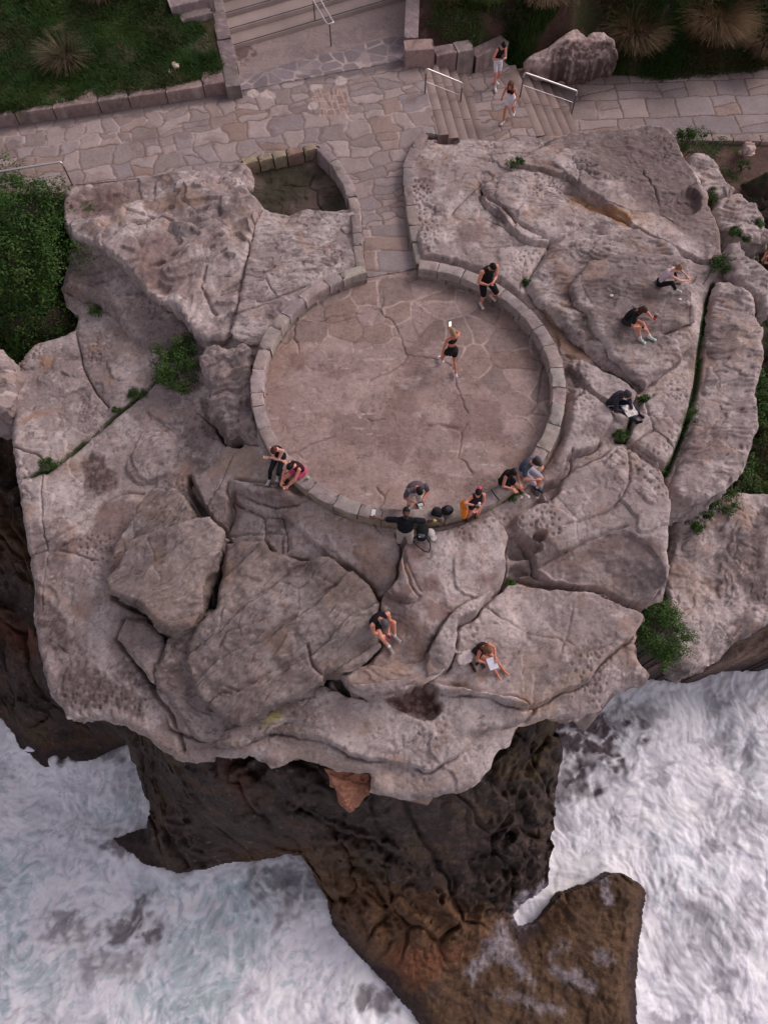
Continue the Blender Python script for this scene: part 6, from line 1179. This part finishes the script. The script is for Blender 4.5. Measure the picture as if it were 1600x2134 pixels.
people['b'] = person(1056, 254, 'tanned woman in a black bra top and white shorts jogging across the stone landing', -118, H=1.66, skinc=SKIN_B, hair=('wavy', (.13, .06, .035)), feet=[(-.09, -.34, .18), (.09, .14, .075)], lean=(.05, .30), hunch=.2, head=(.35, 0), hands=[(-.20, .36, .95), (.30, .05, .80)], elbows=[(-.6, -.8, -.3), (.6, -.8, -.2)], top=('bra', BLK), bottom=('shorts', (.74, .73, .80)), shoes=(.66, .66, .64))
people['c'] = person(1003, 634, 'broad man in black sleeveless shirt and shorts standing inside the circular wall', -62, H=1.80, female=False, build=1.12, skinc=SKIN_A, hair=('beard', HB), feet=[('px', 1023, 620), ('px', 1001, 636)], lean=(0, .05), hunch=.2, head=(.85, -.1), hands=[(.02, .34, 1.22, (.8, .4, .2)), (.16, .30, 1.15, (-.8, .4, .2))], top=('tank', BLK), bottom=('long_shorts', BLK), shoes=(.62, .52, .46), socks=(.7, .62, .58))
people['d'] = person(935, 772, 'blonde woman in a short black dress walking across the circle with a lit phone', 112, H=1.66, skinc=SKIN_B, hair=('pony', (.36, .24, .14)), feet=[(-.08, .30, .12), (.08, -.26, .11)], lean=(0, .10), head=(.35, 0), hands=[(-.30, -.05, .85), (.14, .42, 1.16, (0, .6, .8))], elbows=[(-1, -.4, -.2), (1, -.2, -.3)], top=('bra', (.018, .012, .014)), bottom=('skirt', (.018, .012, .014)), shoes=(.72, .72, .80))
people['e'] = person(1375, 592, 'woman in a pale pink top and black trousers sitting with raised knees', -12, sit=.0, H=1.66, skinc=SKIN_C, hair=('bun', (.28, .15, .09)), feet=[(-.16, .42, .06), (.16, .40, .06)], lean=(0, 0.15), hunch=0.50, head=(.75, 0), hands=[(-.06, .58, .38, (.6, .6, 0)), (.08, .60, .36, (-.6, .6, 0))], elbows=[(-1, 0, -.1), (1, 0, -.1)], top=('tank', (.62, .50, .56)), bottom=('pants', BLK), shoes=(.55, .5, .46), knees=[(-.6, .6, 1), (.6, .6, 1)])
people['f'] = person(1304, 672, 'hunched woman in a loose black T-shirt and mint shoes holding a red cup', -38, sit=.02, H=1.70, skinc=SKIN_A, hair=('wavy', (.06, .028, .02)), feet=[('px', 1352, 706), ('px', 1332, 710)], lean=(0, 0.17), hunch=0.55, head=(.7, 0), hands=[(-.12, .52, .48, (0, 1, .2)), (.16, .48, .32, (-.3, .8, -.3))], elbows=[(-.8, -.2, -.5), (.8, -.2, -.5)], top=('tee', (.014, .014, .017)), bottom=('shorts', (.03, .03, .03)), shoes=(.50, .62, .58), socks=(.75, .72, .72), knees=[(-.2, .5, 1), (.2, .5, 1)])
people['g'] = person(1274, 843, 'person in a dark hooded jacket and navy jeans sitting with white paper', -50, sit=.02, H=1.72, skinc=SKIN_A, hair=('hood', (.045, .040, .052)), feet=[('px', 1328, 864), ('px', 1328, 884)], lean=(0, 0.12), hunch=0.50, head=(.8, 0), hands=[(-.05, .50, .36, (.4, .8, -.2)), (.12, .46, .34, (-.3, .8, -.2))], top=('long', (.040, .036, .046)), bottom=('pants', (.018, .026, .052)), shoes=(.02, .014, .014), knees=[(0, .8, 1), (0, .8, 1)], female=False, build=1.02)
people['h'] = person(584, 954, 'woman with folded arms, black bra top and black leggings perched on the wall', -102, sit=.0, H=1.68, skinc=SKIN_C, hair=('bun', (.09, .03, .02)), feet=[('px', 580, 992), ('px', 563, 1001)], lean=(0, 0.04), hunch=0.33, head=(.9, .1), hands=[(.16, .24, .40, (1, .3, 0)), (-.18, .26, .38, (-1, .3, 0))], elbows=[(-1, .2, -1), (1, .2, -1)], top=('bra', (.02, .01, .012)), bottom=('pants', BLK), shoes=(.74, .72, .72), knees=[(-.1, 1, .3), (.1, 1, .3)])
people['i'] = person(627, 983, 'woman in a dark top and pink shorts leaning forward over her knees', -128, sit=.0, H=1.68, skinc=SKIN_A, hair=('pony', HB), feet=[('px', 603, 1012), ('px', 593, 1006)], lean=(0, 0.22), hunch=0.39, head=(.8, 0), hands=[(-.10, .54, .18, (.5, .8, -.3)), (.12, .54, .18, (-.5, .8, -.3))], elbows=[(-1, 0, .1), (1, 0, .1)], top=('tank', (.05, .012, .02)), bottom=('shorts', (.55, .08, .16)), shoes=(.015, .014, .016), knees=[(-.1, 1, .4), (.1, 1, .4)])
people['j'] = person(859, 1056, 'man in a grey T-shirt and pale shorts operating a drone controller just inside the wall', -72, H=1.76, female=False, build=1.05, skinc=SKIN_B, hair=('short', HB), feet=[(-.14, .02, .075), (.12, 0, .075)], lean=(0, .18), hunch=.6, head=(.95, 0), hands=[(-.09, .36, 1.06, (.3, 1, .1)), (.11, .36, 1.06, (-.3, 1, .1))], top=('tee', (.115, .092, .105)), bottom=('long_shorts', (.55, .48, .45)), shoes=(.60, .55, .56))
people['k'] = person(842, 1136, 'bearded man in black polo and beige trousers spreading both arms and looking up', -92, H=1.80, female=False, build=1.12, skinc=SKIN_D, hair=('beard', (.010, .008, .008)), feet=[(-.15, .05, .075), (.13, -.03, .075)], lean=(0, -.08), head=(-.95, 0), hands=[(-.66, -.02, 1.50, (-1, .1, .25), (0, .6, .8), .1), (.68, -.02, 1.56, (1, .1, .3), (0, .6, .8), .1)], elbows=[(0, -.3, -1), (0, -.3, -1)], top=('polo', (.010, .011, .014)), bottom=('pants', (.42, .36, .31)), shoes=(.035, .02, .018))
people['l'] = person(982, 1080, 'woman in a black playsuit standing outside the wall and drinking from a cup', -78, H=1.66, skinc=SKIN_A, hair=('bun', HB), feet=[(-.12, .02, .06), (.12, 0, .06)], lean=(.04, .02), head=(.1, .5), hands=[(.02, .24, .98, (.9, .2, 0)), (.16, .30, 1.44, (-.7, .3, .5))], hunch=.1, elbows=[(-.8, -.4, -.3), (1, .3, .2)], top=('tank', (.030, .018, .024)), bottom=('short', (.030, .018, .024)), shoes=(.20, .07, .04))
_p = people['l']; people['l']['swap'] = 1
people['m'] = person(1050, 1003, 'woman with long black hair in a black dress sitting on the wall', -50, sit=.0, H=1.66, skinc=SKIN_A, hair=('long', (.014, .009, .009)), feet=[('px', 1090, 1030), ('px', 1078, 1028)], lean=(0, 0.06), hunch=0.39, head=(.5, .1), hands=[(-.12, .36, .26, (.3, 1, -.2)), (.10, .34, .24, (-.2, 1, -.3))], top=('tank', BLK), bottom=('skirt', BLK), shoes=(.70, .62, .55), socks=(.72, .66, .62), knees=[(-.1, 1, .4), (.1, 1, .4)])
people['n'] = person(1090, 981, 'man in a blue-grey T-shirt and light grey shorts on the wall', -48, sit=.0, H=1.80, female=False, skinc=SKIN_A, hair=('short', (.035, .018, .014)), feet=[('px', 1117, 1019), ('px', 1108, 1010)], lean=(0, 0.12), hunch=0.44, head=(.55, 0), hands=[(-.05, .38, .52, (.3, .2, 1)), (.14, .44, .32, (-.8, .5, .3))], top=('tee', (.075, .090, .120)), bottom=('long_shorts', (.36, .34, .40)), shoes=(.02, .045, .075), socks=(.7, .7, .75), knees=[(-.3, 1, .4), (.2, 1, .4)])
people['o'] = person(786, 1300, 'man in a grey cap and black singlet sitting on the sandy topped slab', -52, sit=.12, H=1.78, female=False, build=1.08, skinc=SKIN_A, hair=('cap', (.09, .09, .105)), feet=[('px', 822, 1328), ('px', 811, 1350)], lean=(0, 0.09), hunch=0.44, head=(1.0, 0), hands=[(-.02, .40, .36, (.5, .8, -.2)), (.10, .40, .34, (-.5, .8, -.2))], top=('tank', BLK), bottom=('shorts', BLK), shoes=(.34, .29, .28), socks=(.75, .75, .75), knees=[(-.4, 1, .7), (.3, 1, .7)])
people['p'] = person(998, 1356, 'tanned woman in a black swimsuit reading with outstretched legs on the lower slab', -50, sit=.0, H=1.66, skinc=SKIN_B, hair=('wavy', (.17, .075, .035)), feet=[('px', 1048, 1398), ('px', 1034, 1405)], lean=(0, 0.04), hunch=0.39, head=(.8, .1), hands=[(-.10, .38, .34, (.4, .9, 0)), (.14, .36, .28, (-.4, .9, 0))], top=('tank', (.03, .015, .018)), bottom=('short', (.03, .015, .018)), shoes=None, knees=[(0, .3, 1), (0, .3, 1)])
people['q'] = person(1600, 556, 'person in a black dress crouching at the very right edge of the photo', -150, H=1.64, skinc=SKIN_A, hair=('wavy', (.07, .03, .02)), feet=[(-.13, .10, .075), (.13, .06, .075)], pelvis=(0, -.12, .52), lean=(0, .55), hunch=.8, head=(.6, 0), hands=[(-.10, .38, .48), (.14, .38, .48)], top=('tank', BLK), bottom=('skirt', BLK), shoes=(.10, .05, .04))
# ================================================================== THINGS THEY HOLD OR LEFT AROUND
def boxy(name, c, size, M, mat, parent=None, bev=.006, seg=2):
    b = bmesh.new(); bmesh.ops.create_cube(b, size=1); 
    for v in b.verts: v.co = Vector(v.co.x * size[0], ) if False else Vector((v.co.x * size[0], v.co.y * size[1], v.co.z * size[2]))
    bmesh.ops.bevel(b, geom=b.edges, offset=bev, segments=seg, affect='EDGES', profile=.6); me = bpy.data.meshes.new(name); b.to_mesh(me); b.free(); me.materials.append(mat); o = bpy.data.objects.new(name, me); COL.objects.link(o)
    mm = Matrix([[M[0][0], M[1][0], M[2][0], c[0]], [M[0][1], M[1][1], M[2][1], c[1]], [M[0][2], M[1][2], M[2][2], c[2]], [0, 0, 0, 1]]); o.matrix_world = mm
    if parent: o.parent = parent; o.matrix_parent_inverse = parent.matrix_world.inverted() if False else Matrix.Translation(-Vector(parent.location)) @ Matrix.Identity(4)
    return o
I3 = np.eye(3)
def frame(f, n): f = unit(f); n = unit(np.array(n) - f * np.dot(f, n)); return np.stack([np.cross(f, n), f, n])
M_PHONE = cloth('phone_case', (.02, .02, .022), .35); M_SCREEN = bpy.data.materials.new('lit_screen'); M_SCREEN.use_nodes = True; _b = M_SCREEN.node_tree.nodes['Principled BSDF']; _b.inputs['Base Color'].default_value = (.7, .68, .62, 1); _b.inputs['Emission Color'].default_value = (1, .93, .75, 1); _b.inputs['Emission Strength'].default_value = 1.1
def phone(c, f, n, label, lit=False, sc=1.0, scr=None):
    e = bpy.data.objects.new('phone', None); COL.objects.link(e); e.location = Vector(c); tag(e, label, 'phone'); M = frame(f, n)
    boxy('phone_body', c, (.075 * sc, .155 * sc, .010), M, M_PHONE, e, .004); boxy('screen', np.array(c) + M[2] * .0065, (.066 * sc, .140 * sc, .003), M, M_SCREEN if lit else (scr or cloth('dark_screen', (.05, .055, .065), .15)), e, .001); return e
def between(p, k=.5): a, b = p['hand'][0][0], p['hand'][1][0]; return p['org'] + a * (1 - k) + b * k
pa_ = people['a']; phone(between(pa_) + pa_['fr'] * .04 + [0, 0, .03], pa_['fr'] * .6 + [0, 0, .8], -pa_['fr'] + [0, 0, .6], 'dark phone held by the woman in white cycling shorts')
pd = people['d']; ph = pd['hand'][1]; phone(pd['org'] + ph[0] + ph[1] * .06 + pd['fr'] * .02 + [0, 0, .06], [0, 0, 1] + pd['fr'] * .3, -pd['fr'] + [0, 0, .45], 'glowing phone held up by the blonde walking woman', True)
po = people['o']; phone(between(po) + [0, 0, .02] + po['fr'] * .03, po['fr'] + [0, 0, .3], [0, 0, 1], 'purple backed phone in the hands of the man in the cap', scr=cloth('purple_screen', (.12, .03, .08), .3))
pj = people['j']; cc_ = between(pj) + pj['fr'] * .06 + [0, 0, .02]; ctl = bpy.data.objects.new('drone_controller', None); COL.objects.link(ctl); ctl.location = Vector(cc_); tag(ctl, 'black drone controller with bright screen held by the man in grey', 'controller'); Mj = frame(pj['fr'], [0, 0, 1]); boxy('controller_body', cc_, (.19, .11, .04), Mj, M_PHONE, ctl, .015, 3); boxy('screen', cc_ + pj['fr'] * .02 + [0, 0, .024], (.12, .075, .006), Mj, cloth('pale_screen', (.55, .62, .62), .3), ctl, .002)
for k in (-1, 1): boxy('stick', cc_ + Mj[0] * k * .072 - pj['fr'] * .02 + [0, 0, .032], (.012, .012, .03), Mj, cloth('grey_stick', (.4, .4, .4)), ctl, .003)
pf = people['f']; cup = bpy.data.objects.new('cup', None); COL.objects.link(cup); ch_ = pf['org'] + pf['hand'][0][0] + pf['hand'][0][1] * .05 + [0, 0, .02]; cup.location = Vector(ch_); tag(cup, 'red cup with a dark lid in the hand of the hunched woman', 'cup')
def lathe(name, prof, mat, parent, off=(0, 0, 0), k=20, tilt=None):
    V = []; F = []
    for r_, z_ in prof: V += [[off[0] + r_ * math.cos(2 * math.pi * j / k), off[1] + r_ * math.sin(2 * math.pi * j / k), off[2] + z_] for j in range(k)]
    for i in range(len(prof) - 1):
        for j in range(k): F.append([i * k + j, i * k + (j + 1) % k, (i + 1) * k + (j + 1) % k, (i + 1) * k + j])
    o = mesh_obj(name, np.array(V), np.array(F), mat, None); o.parent = parent; return o
lathe('cup_body', [(.0, -.05), (.035, -.05), (.046, .07), (.040, .07), (.0, .066)], cloth('red_plastic', (.62, .04, .05), .4), cup); lathe('lid', [(.0, .07), (.049, .07), (.047, .085), (.03, .09), (.0, .09)], cloth('dark_lid', (.04, .03, .03), .4), cup)
boxy('strap', ch_ + [.03, .04, .10], (.09, .012, .012), I3, cloth('white_strap', (.7, .7, .7)), cup, .003)
def sheet(name, c, M, w, h, mat, label, cat, seed=1, curl=.03, thick=.004, parent=None):
    g = 10; V = []; F = []
    for i in range(g + 1):
        for j in range(g + 1):
            u, v = i / g - .5, j / g - .5; z = curl * (n2(np.array([u * 3 + seed]), np.array([v * 3.]), 5)[0] + 1.5 * abs(u) ** 2); V.append(np.array([0, 0, 0]) + M[0] * u * w + M[1] * v * h + M[2] * z)
    for i in range(g):
        for j in range(g): a = i * (g + 1) + j; F.append([a, a + g + 1, a + g + 2, a + 1])
    o = mesh_obj(name, np.array(V), np.array(F), mat, None); o.location = Vector(c); so = o.modifiers.new('t', 'SOLIDIFY'); so.thickness = thick
    if label: tag(o, label, cat)
    return o
pg = people['g']; sheet('paper', pg['org'] + (pg['hand'][0][0] + pg['hand'][1][0]) / 2 + [0, 0, .015], frame(pg['fr'] + .35 * pg['rt'], [0, 0, 1]), .30, .34, cloth('white_paper', (.72, .66, .63)), 'creased white paper on the lap of the hooded person', 'paper', 3, .05)
e = tube('bag_handle', [pg['org'] + pg['rt'] * (.22 + .09 * math.sin(t)) + pg['fr'] * (.12 + .10 * math.cos(t * 1.0)) + np.array([0, 0, .16 + .02 * math.sin(3 * t)]) for t in np.linspace(0, 6.6, 28)], .010, cloth('cream_cord', (.62, .55, .45)), None, 6); tag(e, 'looped cream cord beside the hip of the hooded person', 'cord')
pp_ = people['p']; bk = bpy.data.objects.new('book', None); COL.objects.link(bk); bc_ = pp_['org'] + (pp_['hand'][0][0] * .35 + pp_['hand'][1][0] * .65) + [0, 0, .02] + pp_['fr'] * .04; bk.location = Vector(bc_); tag(bk, 'open white notebook on the lap of the reading woman', 'book'); Mb = frame(pp_['fr'] + .4 * pp_['rt'], [0, 0, 1]); boxy('pages', bc_, (.22, .28, .012), Mb, cloth('white_page', (.68, .66, .74)), bk, .003); boxy('cover', bc_ - [0, 0, .010], (.23, .29, .005), Mb, cloth('grey_cover', (.3, .3, .33)), bk, .001)
# orange tote bag
pl = people['l']; bag = bpy.data.objects.new('tote_bag', None); COL.objects.link(bag); bc = pl['org'] - pl['W']((-.26 * -1, 0, 0)) * 0 + pl['W']((.0, 0, 0)); arm = pl['org'] + (pl['wrist'][0] + pl['hand'][0][0]) * .5
side_ = pl['org'] - pl['rt'] * .30 * 1 + pl['fr'] * .02 + np.array([0, 0, .82]) if False else pl['org'] + pl['rt'] * .30 + pl['fr'] * .06 + np.array([0, 0, .80]); bag.location = Vector(side_); tag(bag, 'bright orange tote bag with a pale round print hanging beside the woman in the playsuit', 'bag')
Mg = frame(pl['fr'], [0, 0, 1]); V = []; F = []; K = 24; prof = [(-.22, .03, .16), (-.21, .055, .17), (-.1, .075, .185), (.05, .07, .18), (.17, .05, .165), (.20, .03, .16)]
for (z_, d_, w_) in prof:
    for j in range(K): t = 2 * math.pi * j / K; V.append(Mg[0] * d_ * math.cos(t) * (1 + .1 * math.sin(3 * t)) + Mg[1] * w_ * math.copysign(abs(math.sin(t)) ** .7, math.sin(t)) + np.array([0, 0, z_ + .015 * math.sin(5 * t)]))
for i in range(len(prof) - 1):
    for j in range(K): F.append([i * K + j, i * K + (j + 1) % K, (i + 1) * K + (j + 1) % K, (i + 1) * K + j])
for j in range(K // 2 - 1):
    for o_ in (0, (len(prof) - 1) * K): F.append([o_ + j, o_ + j + 1, o_ + K - 2 - j, o_ + K - 1 - j])
sub = mesh_obj('bag_body', np.array(V), np.array(F), cloth('orange_canvas', (.90, .26, .025)), None); sub.parent = bag
o = fuse('print', [ellipsoid(Mg[0] * .072 + np.array([0, 0, .01]), (.008, .085, .085), Mg)], cloth('cream_print', (.85, .55, .30)), .006, None, 1); o.parent = bag
h_ = tube('bag_handle', [np.array(q) for q in [Mg[1] * .09 + [0, 0, .19], Mg[1] * .07 + [0, 0, .33], Mg[0] * -.08 + [0, 0, .42], Mg[1] * -.07 + [0, 0, .33], Mg[1] * -.09 + [0, 0, .19]]], .012, cloth('orange_canvas', (.90, .26, .025)), None, 6); h_.parent = bag
o = fuse('cup', [capsule(np.zeros(3), .03, np.array([0, 0, .09]), .034)], cloth('white_cup', (.75, .75, .75), .4), .006, None, 1); o.location = Vector(pl['org'] + pl['hand'][1][0] + pl['hand'][1][1] * .05); tag(o, 'white cup raised to the mouth of the woman in the playsuit', 'cup')
o = fuse('scrunchie', [ellipsoid(np.zeros(3), (.05, .05, .03), I3)], cloth('pink_fabric', (.65, .10, .18)), .006, None, 2); o.parent = pl['root']; o.location = Vector(pl['hc'] - pl['Fh'] * .09 + pl['Uh'] * .085)
def ring_band(p, i, rgb, nm):
    w_ = p['wrist'][i]; d = p['hand'][i][1]; o = fuse(nm, [capsule(w_ - d * .012, .033, w_ + d * .012, .033)], cloth(nm, rgb), .006, None, 1); o.parent = p['root']; return o
ring_band(people['k'], 0, (.7, .62, .10), 'wristband'); ring_band(people['l'], 1, (.02, .02, .02), 'wristwatch'); ring_band(people['f'], 1, (.015, .015, .02), 'wristwatch')
def lump(name, px, py, prims, rgb, label, cat, parts=(), rough=.8, vox=.008, rot=0, dz=0):
    p = hit(px, py) + [0, 0, dz]; e = bpy.data.objects.new(name, None); COL.objects.link(e); e.location = Vector(p); e.rotation_euler = (0, 0, math.radians(rot)); tag(e, label, cat)
    o = fuse(prims[0], prims[1], cloth(name + '_fabric', rgb, rough), vox, None, 4); o.parent = e
    for (nm, pr, c) in parts: q = fuse(nm, pr, cloth(nm, c), .007, None, 2); q.parent = e
    return e
lump('camera_bag', 931, 1066, ('bag_body', [ellipsoid((0, 0, .09), (.15, .12, .10), I3), ellipsoid((0, 0, .07), (.16, .13, .07), I3)]), (.012, .012, .014), 'rounder black camera bag on the wall, nearer the orange bag', 'bag', [('pocket', [ellipsoid((.02, -.01, .165), (.08, .075, .035), I3)], (.055, .06, .07)), ('zip', [capsule((-.11, -.07, .12), .008, (.11, -.07, .12), .008)], (.12, .13, .14))], rot=15)
lump('camera_bag', 910, 1069, ('bag_body', [ellipsoid((0, 0, .07), (.13, .13, .09), I3), capsule((-.08, -.06, .05), .06, (.08, -.06, .05), .06)]), (.012, .012, .014), 'flatter black bag on the wall beside the outstretched hand', 'bag', [('flap', [ellipsoid((0, .02, .14), (.09, .07, .03), I3)], (.03, .03, .035)), ('buckle', [ellipsoid((0, -.05, .14), (.03, .015, .012), I3)], (.35, .33, .33))], rot=-15)
bp_ = lump('backpack', 879, 1112, ('bag_body', [ellipsoid((0, .03, .12), (.15, .20, .13), I3), ellipsoid((0, -.12, .10), (.13, .12, .10), I3)]), (.012, .012, .015), 'open black backpack lying against the foot of the wall', 'backpack', [('pocket', [ellipsoid((.0, -.12, .185), (.085, .07, .03), I3)], (.10, .12, .13)), ('label_patch', [ellipsoid((-.03, -.17, .19), (.04, .02, .012), I3)], (.62, .64, .66)),
    ('strap', [capsule(a, .015, b, .015, 8) for a, b in zip(*(lambda q: (q[:-1], q[1:]))([(-.12, -.12, .05), (-.20, -.20, .03), (-.10, -.32, .025), (.10, -.44, .025), (.22, -.46, .025), (.26, -.36, .03), (.22, -.22, .04), (.12, -.12, .06)]))], (.015, .015, .018))], rot=-10)
lump('cap', 897, 1113, ('crown', [ellipsoid((0, 0, .06), (.10, .12, .08), I3)]), (.72, .66, .62), 'crumpled white cap beside the black backpack', 'cap', [('brim', [ellipsoid((.02, -.13, .03), (.085, .09, .012), I3)], (.70, .64, .60))], rot=20, dz=.02)
g = np.random.RandomState(5); lump('towel', 967, 1372, ('cloth', [ellipsoid((g.randn() * .08, g.randn() * .10, .05 + .04 * g.rand()), (.05 + .07 * g.rand(), .05 + .09 * g.rand(), .03 + .03 * g.rand()), I3) for _ in range(16)] + [capsule((.03, -.02, .07), .045, (.20, .08, .05), .03)]), (.80, .70, .66), 'crumpled off-white towel left of the reading woman', 'towel', [('fringe', [capsule((-.1, -.2, .03), .03, (.0, -.16, .05), .03)], (.5, .42, .4))], vox=.012)
for q, (px, py, lab) in enumerate([(980, 1383, 'brown sandal lying nearer the crumpled towel'), (985, 1392, 'brown sandal lying below the other sandal')]):
    lump('sandal', px, py, ('sole', [capsule((-.10, 0, .015), .030, (.09, .01, .015), .036), capsule((-.05, .0, .015), .03, (.05, .01, .015), .038)]), (.10, .045, .03), lab, 'sandal', [('strap', [capsule((.03, -.035, .02), .010, (.04, 0, .06), .010), capsule((.04, 0, .06), .010, (.05, .04, .02), .010)], (.06, .028, .02))], rot=-65)
p = hit(1005, 1385); phone(p + [0, 0, .008], [.5, -.85, 0], [0, 0, 1], 'black phone lying on the rock beside the reading woman', sc=1.15)
p = hit(995, 1383); o = fuse('sunglasses_case', [capsule(np.array([-.03, -.03, .03]), .028, np.array([.03, .04, .03]), .028)], cloth('dark_case', (.03, .03, .035)), .006, None, 2); o.location = Vector(p); tag(o, 'small dark case between the sandals and the black phone', 'case')
p = hit(778, 1070); phone(p + [0, 0, .008], [.15, 1, 0], [0, 0, 1], 'phone with a white case lying on the wall by the outstretched right hand', sc=1.5, scr=cloth('white_case', (.80, .80, .80), .3))
cupl = bpy.data.objects.new('cup', None); COL.objects.link(cupl); p = hit(642, 998); cupl.location = Vector(p); tag(cupl, 'paper cup with a pale round lid standing on the left part of the wall', 'cup'); lathe('cup_body', [(.0, 0), (.030, 0), (.040, .095), (.0, .095)], cloth('paper_cup', (.45, .40, .36)), cupl); lathe('lid', [(.0, .095), (.044, .095), (.043, .105), (.035, .110), (.0, .108)], cloth('pale_lid', (.42, .43, .34), .5), cupl)
lump('sunglasses', 628, 992, ('lenses', [ellipsoid((-.035, 0, .025), (.032, .022, .02), I3), ellipsoid((.035, 0, .025), (.032, .022, .02), I3), capsule((-.02, 0, .03), .006, (.02, 0, .03), .006)]), (.06, .02, .07), 'dark purple sunglasses on the wall beside the paper cup', 'sunglasses', [('arm', [capsule((-.065, 0, .03), .005, (-.06, .09, .012), .005), capsule((.065, 0, .03), .005, (.06, .09, .012), .005)], (.05, .03, .05))], rough=.25, vox=.005, rot=30)
for i, (px, py, lab, sz) in enumerate([(1273, 617, 'small white pebble of quartz left of the hunched woman', .055), (1415, 625, 'pale pebble below the woman with raised knees', .05)]):
    p = hit(px, py); o = fuse('pebble', [ellipsoid((0, 0, .02), (sz, sz * .8, sz * .6), I3), ellipsoid((sz * .5, sz * .3, .015), (sz * .6, sz * .5, sz * .4), I3)], cloth('white_stone', (.8, .74, .70)), .01, None, 2); o.location = Vector(p); tag(o, lab, 'pebble')
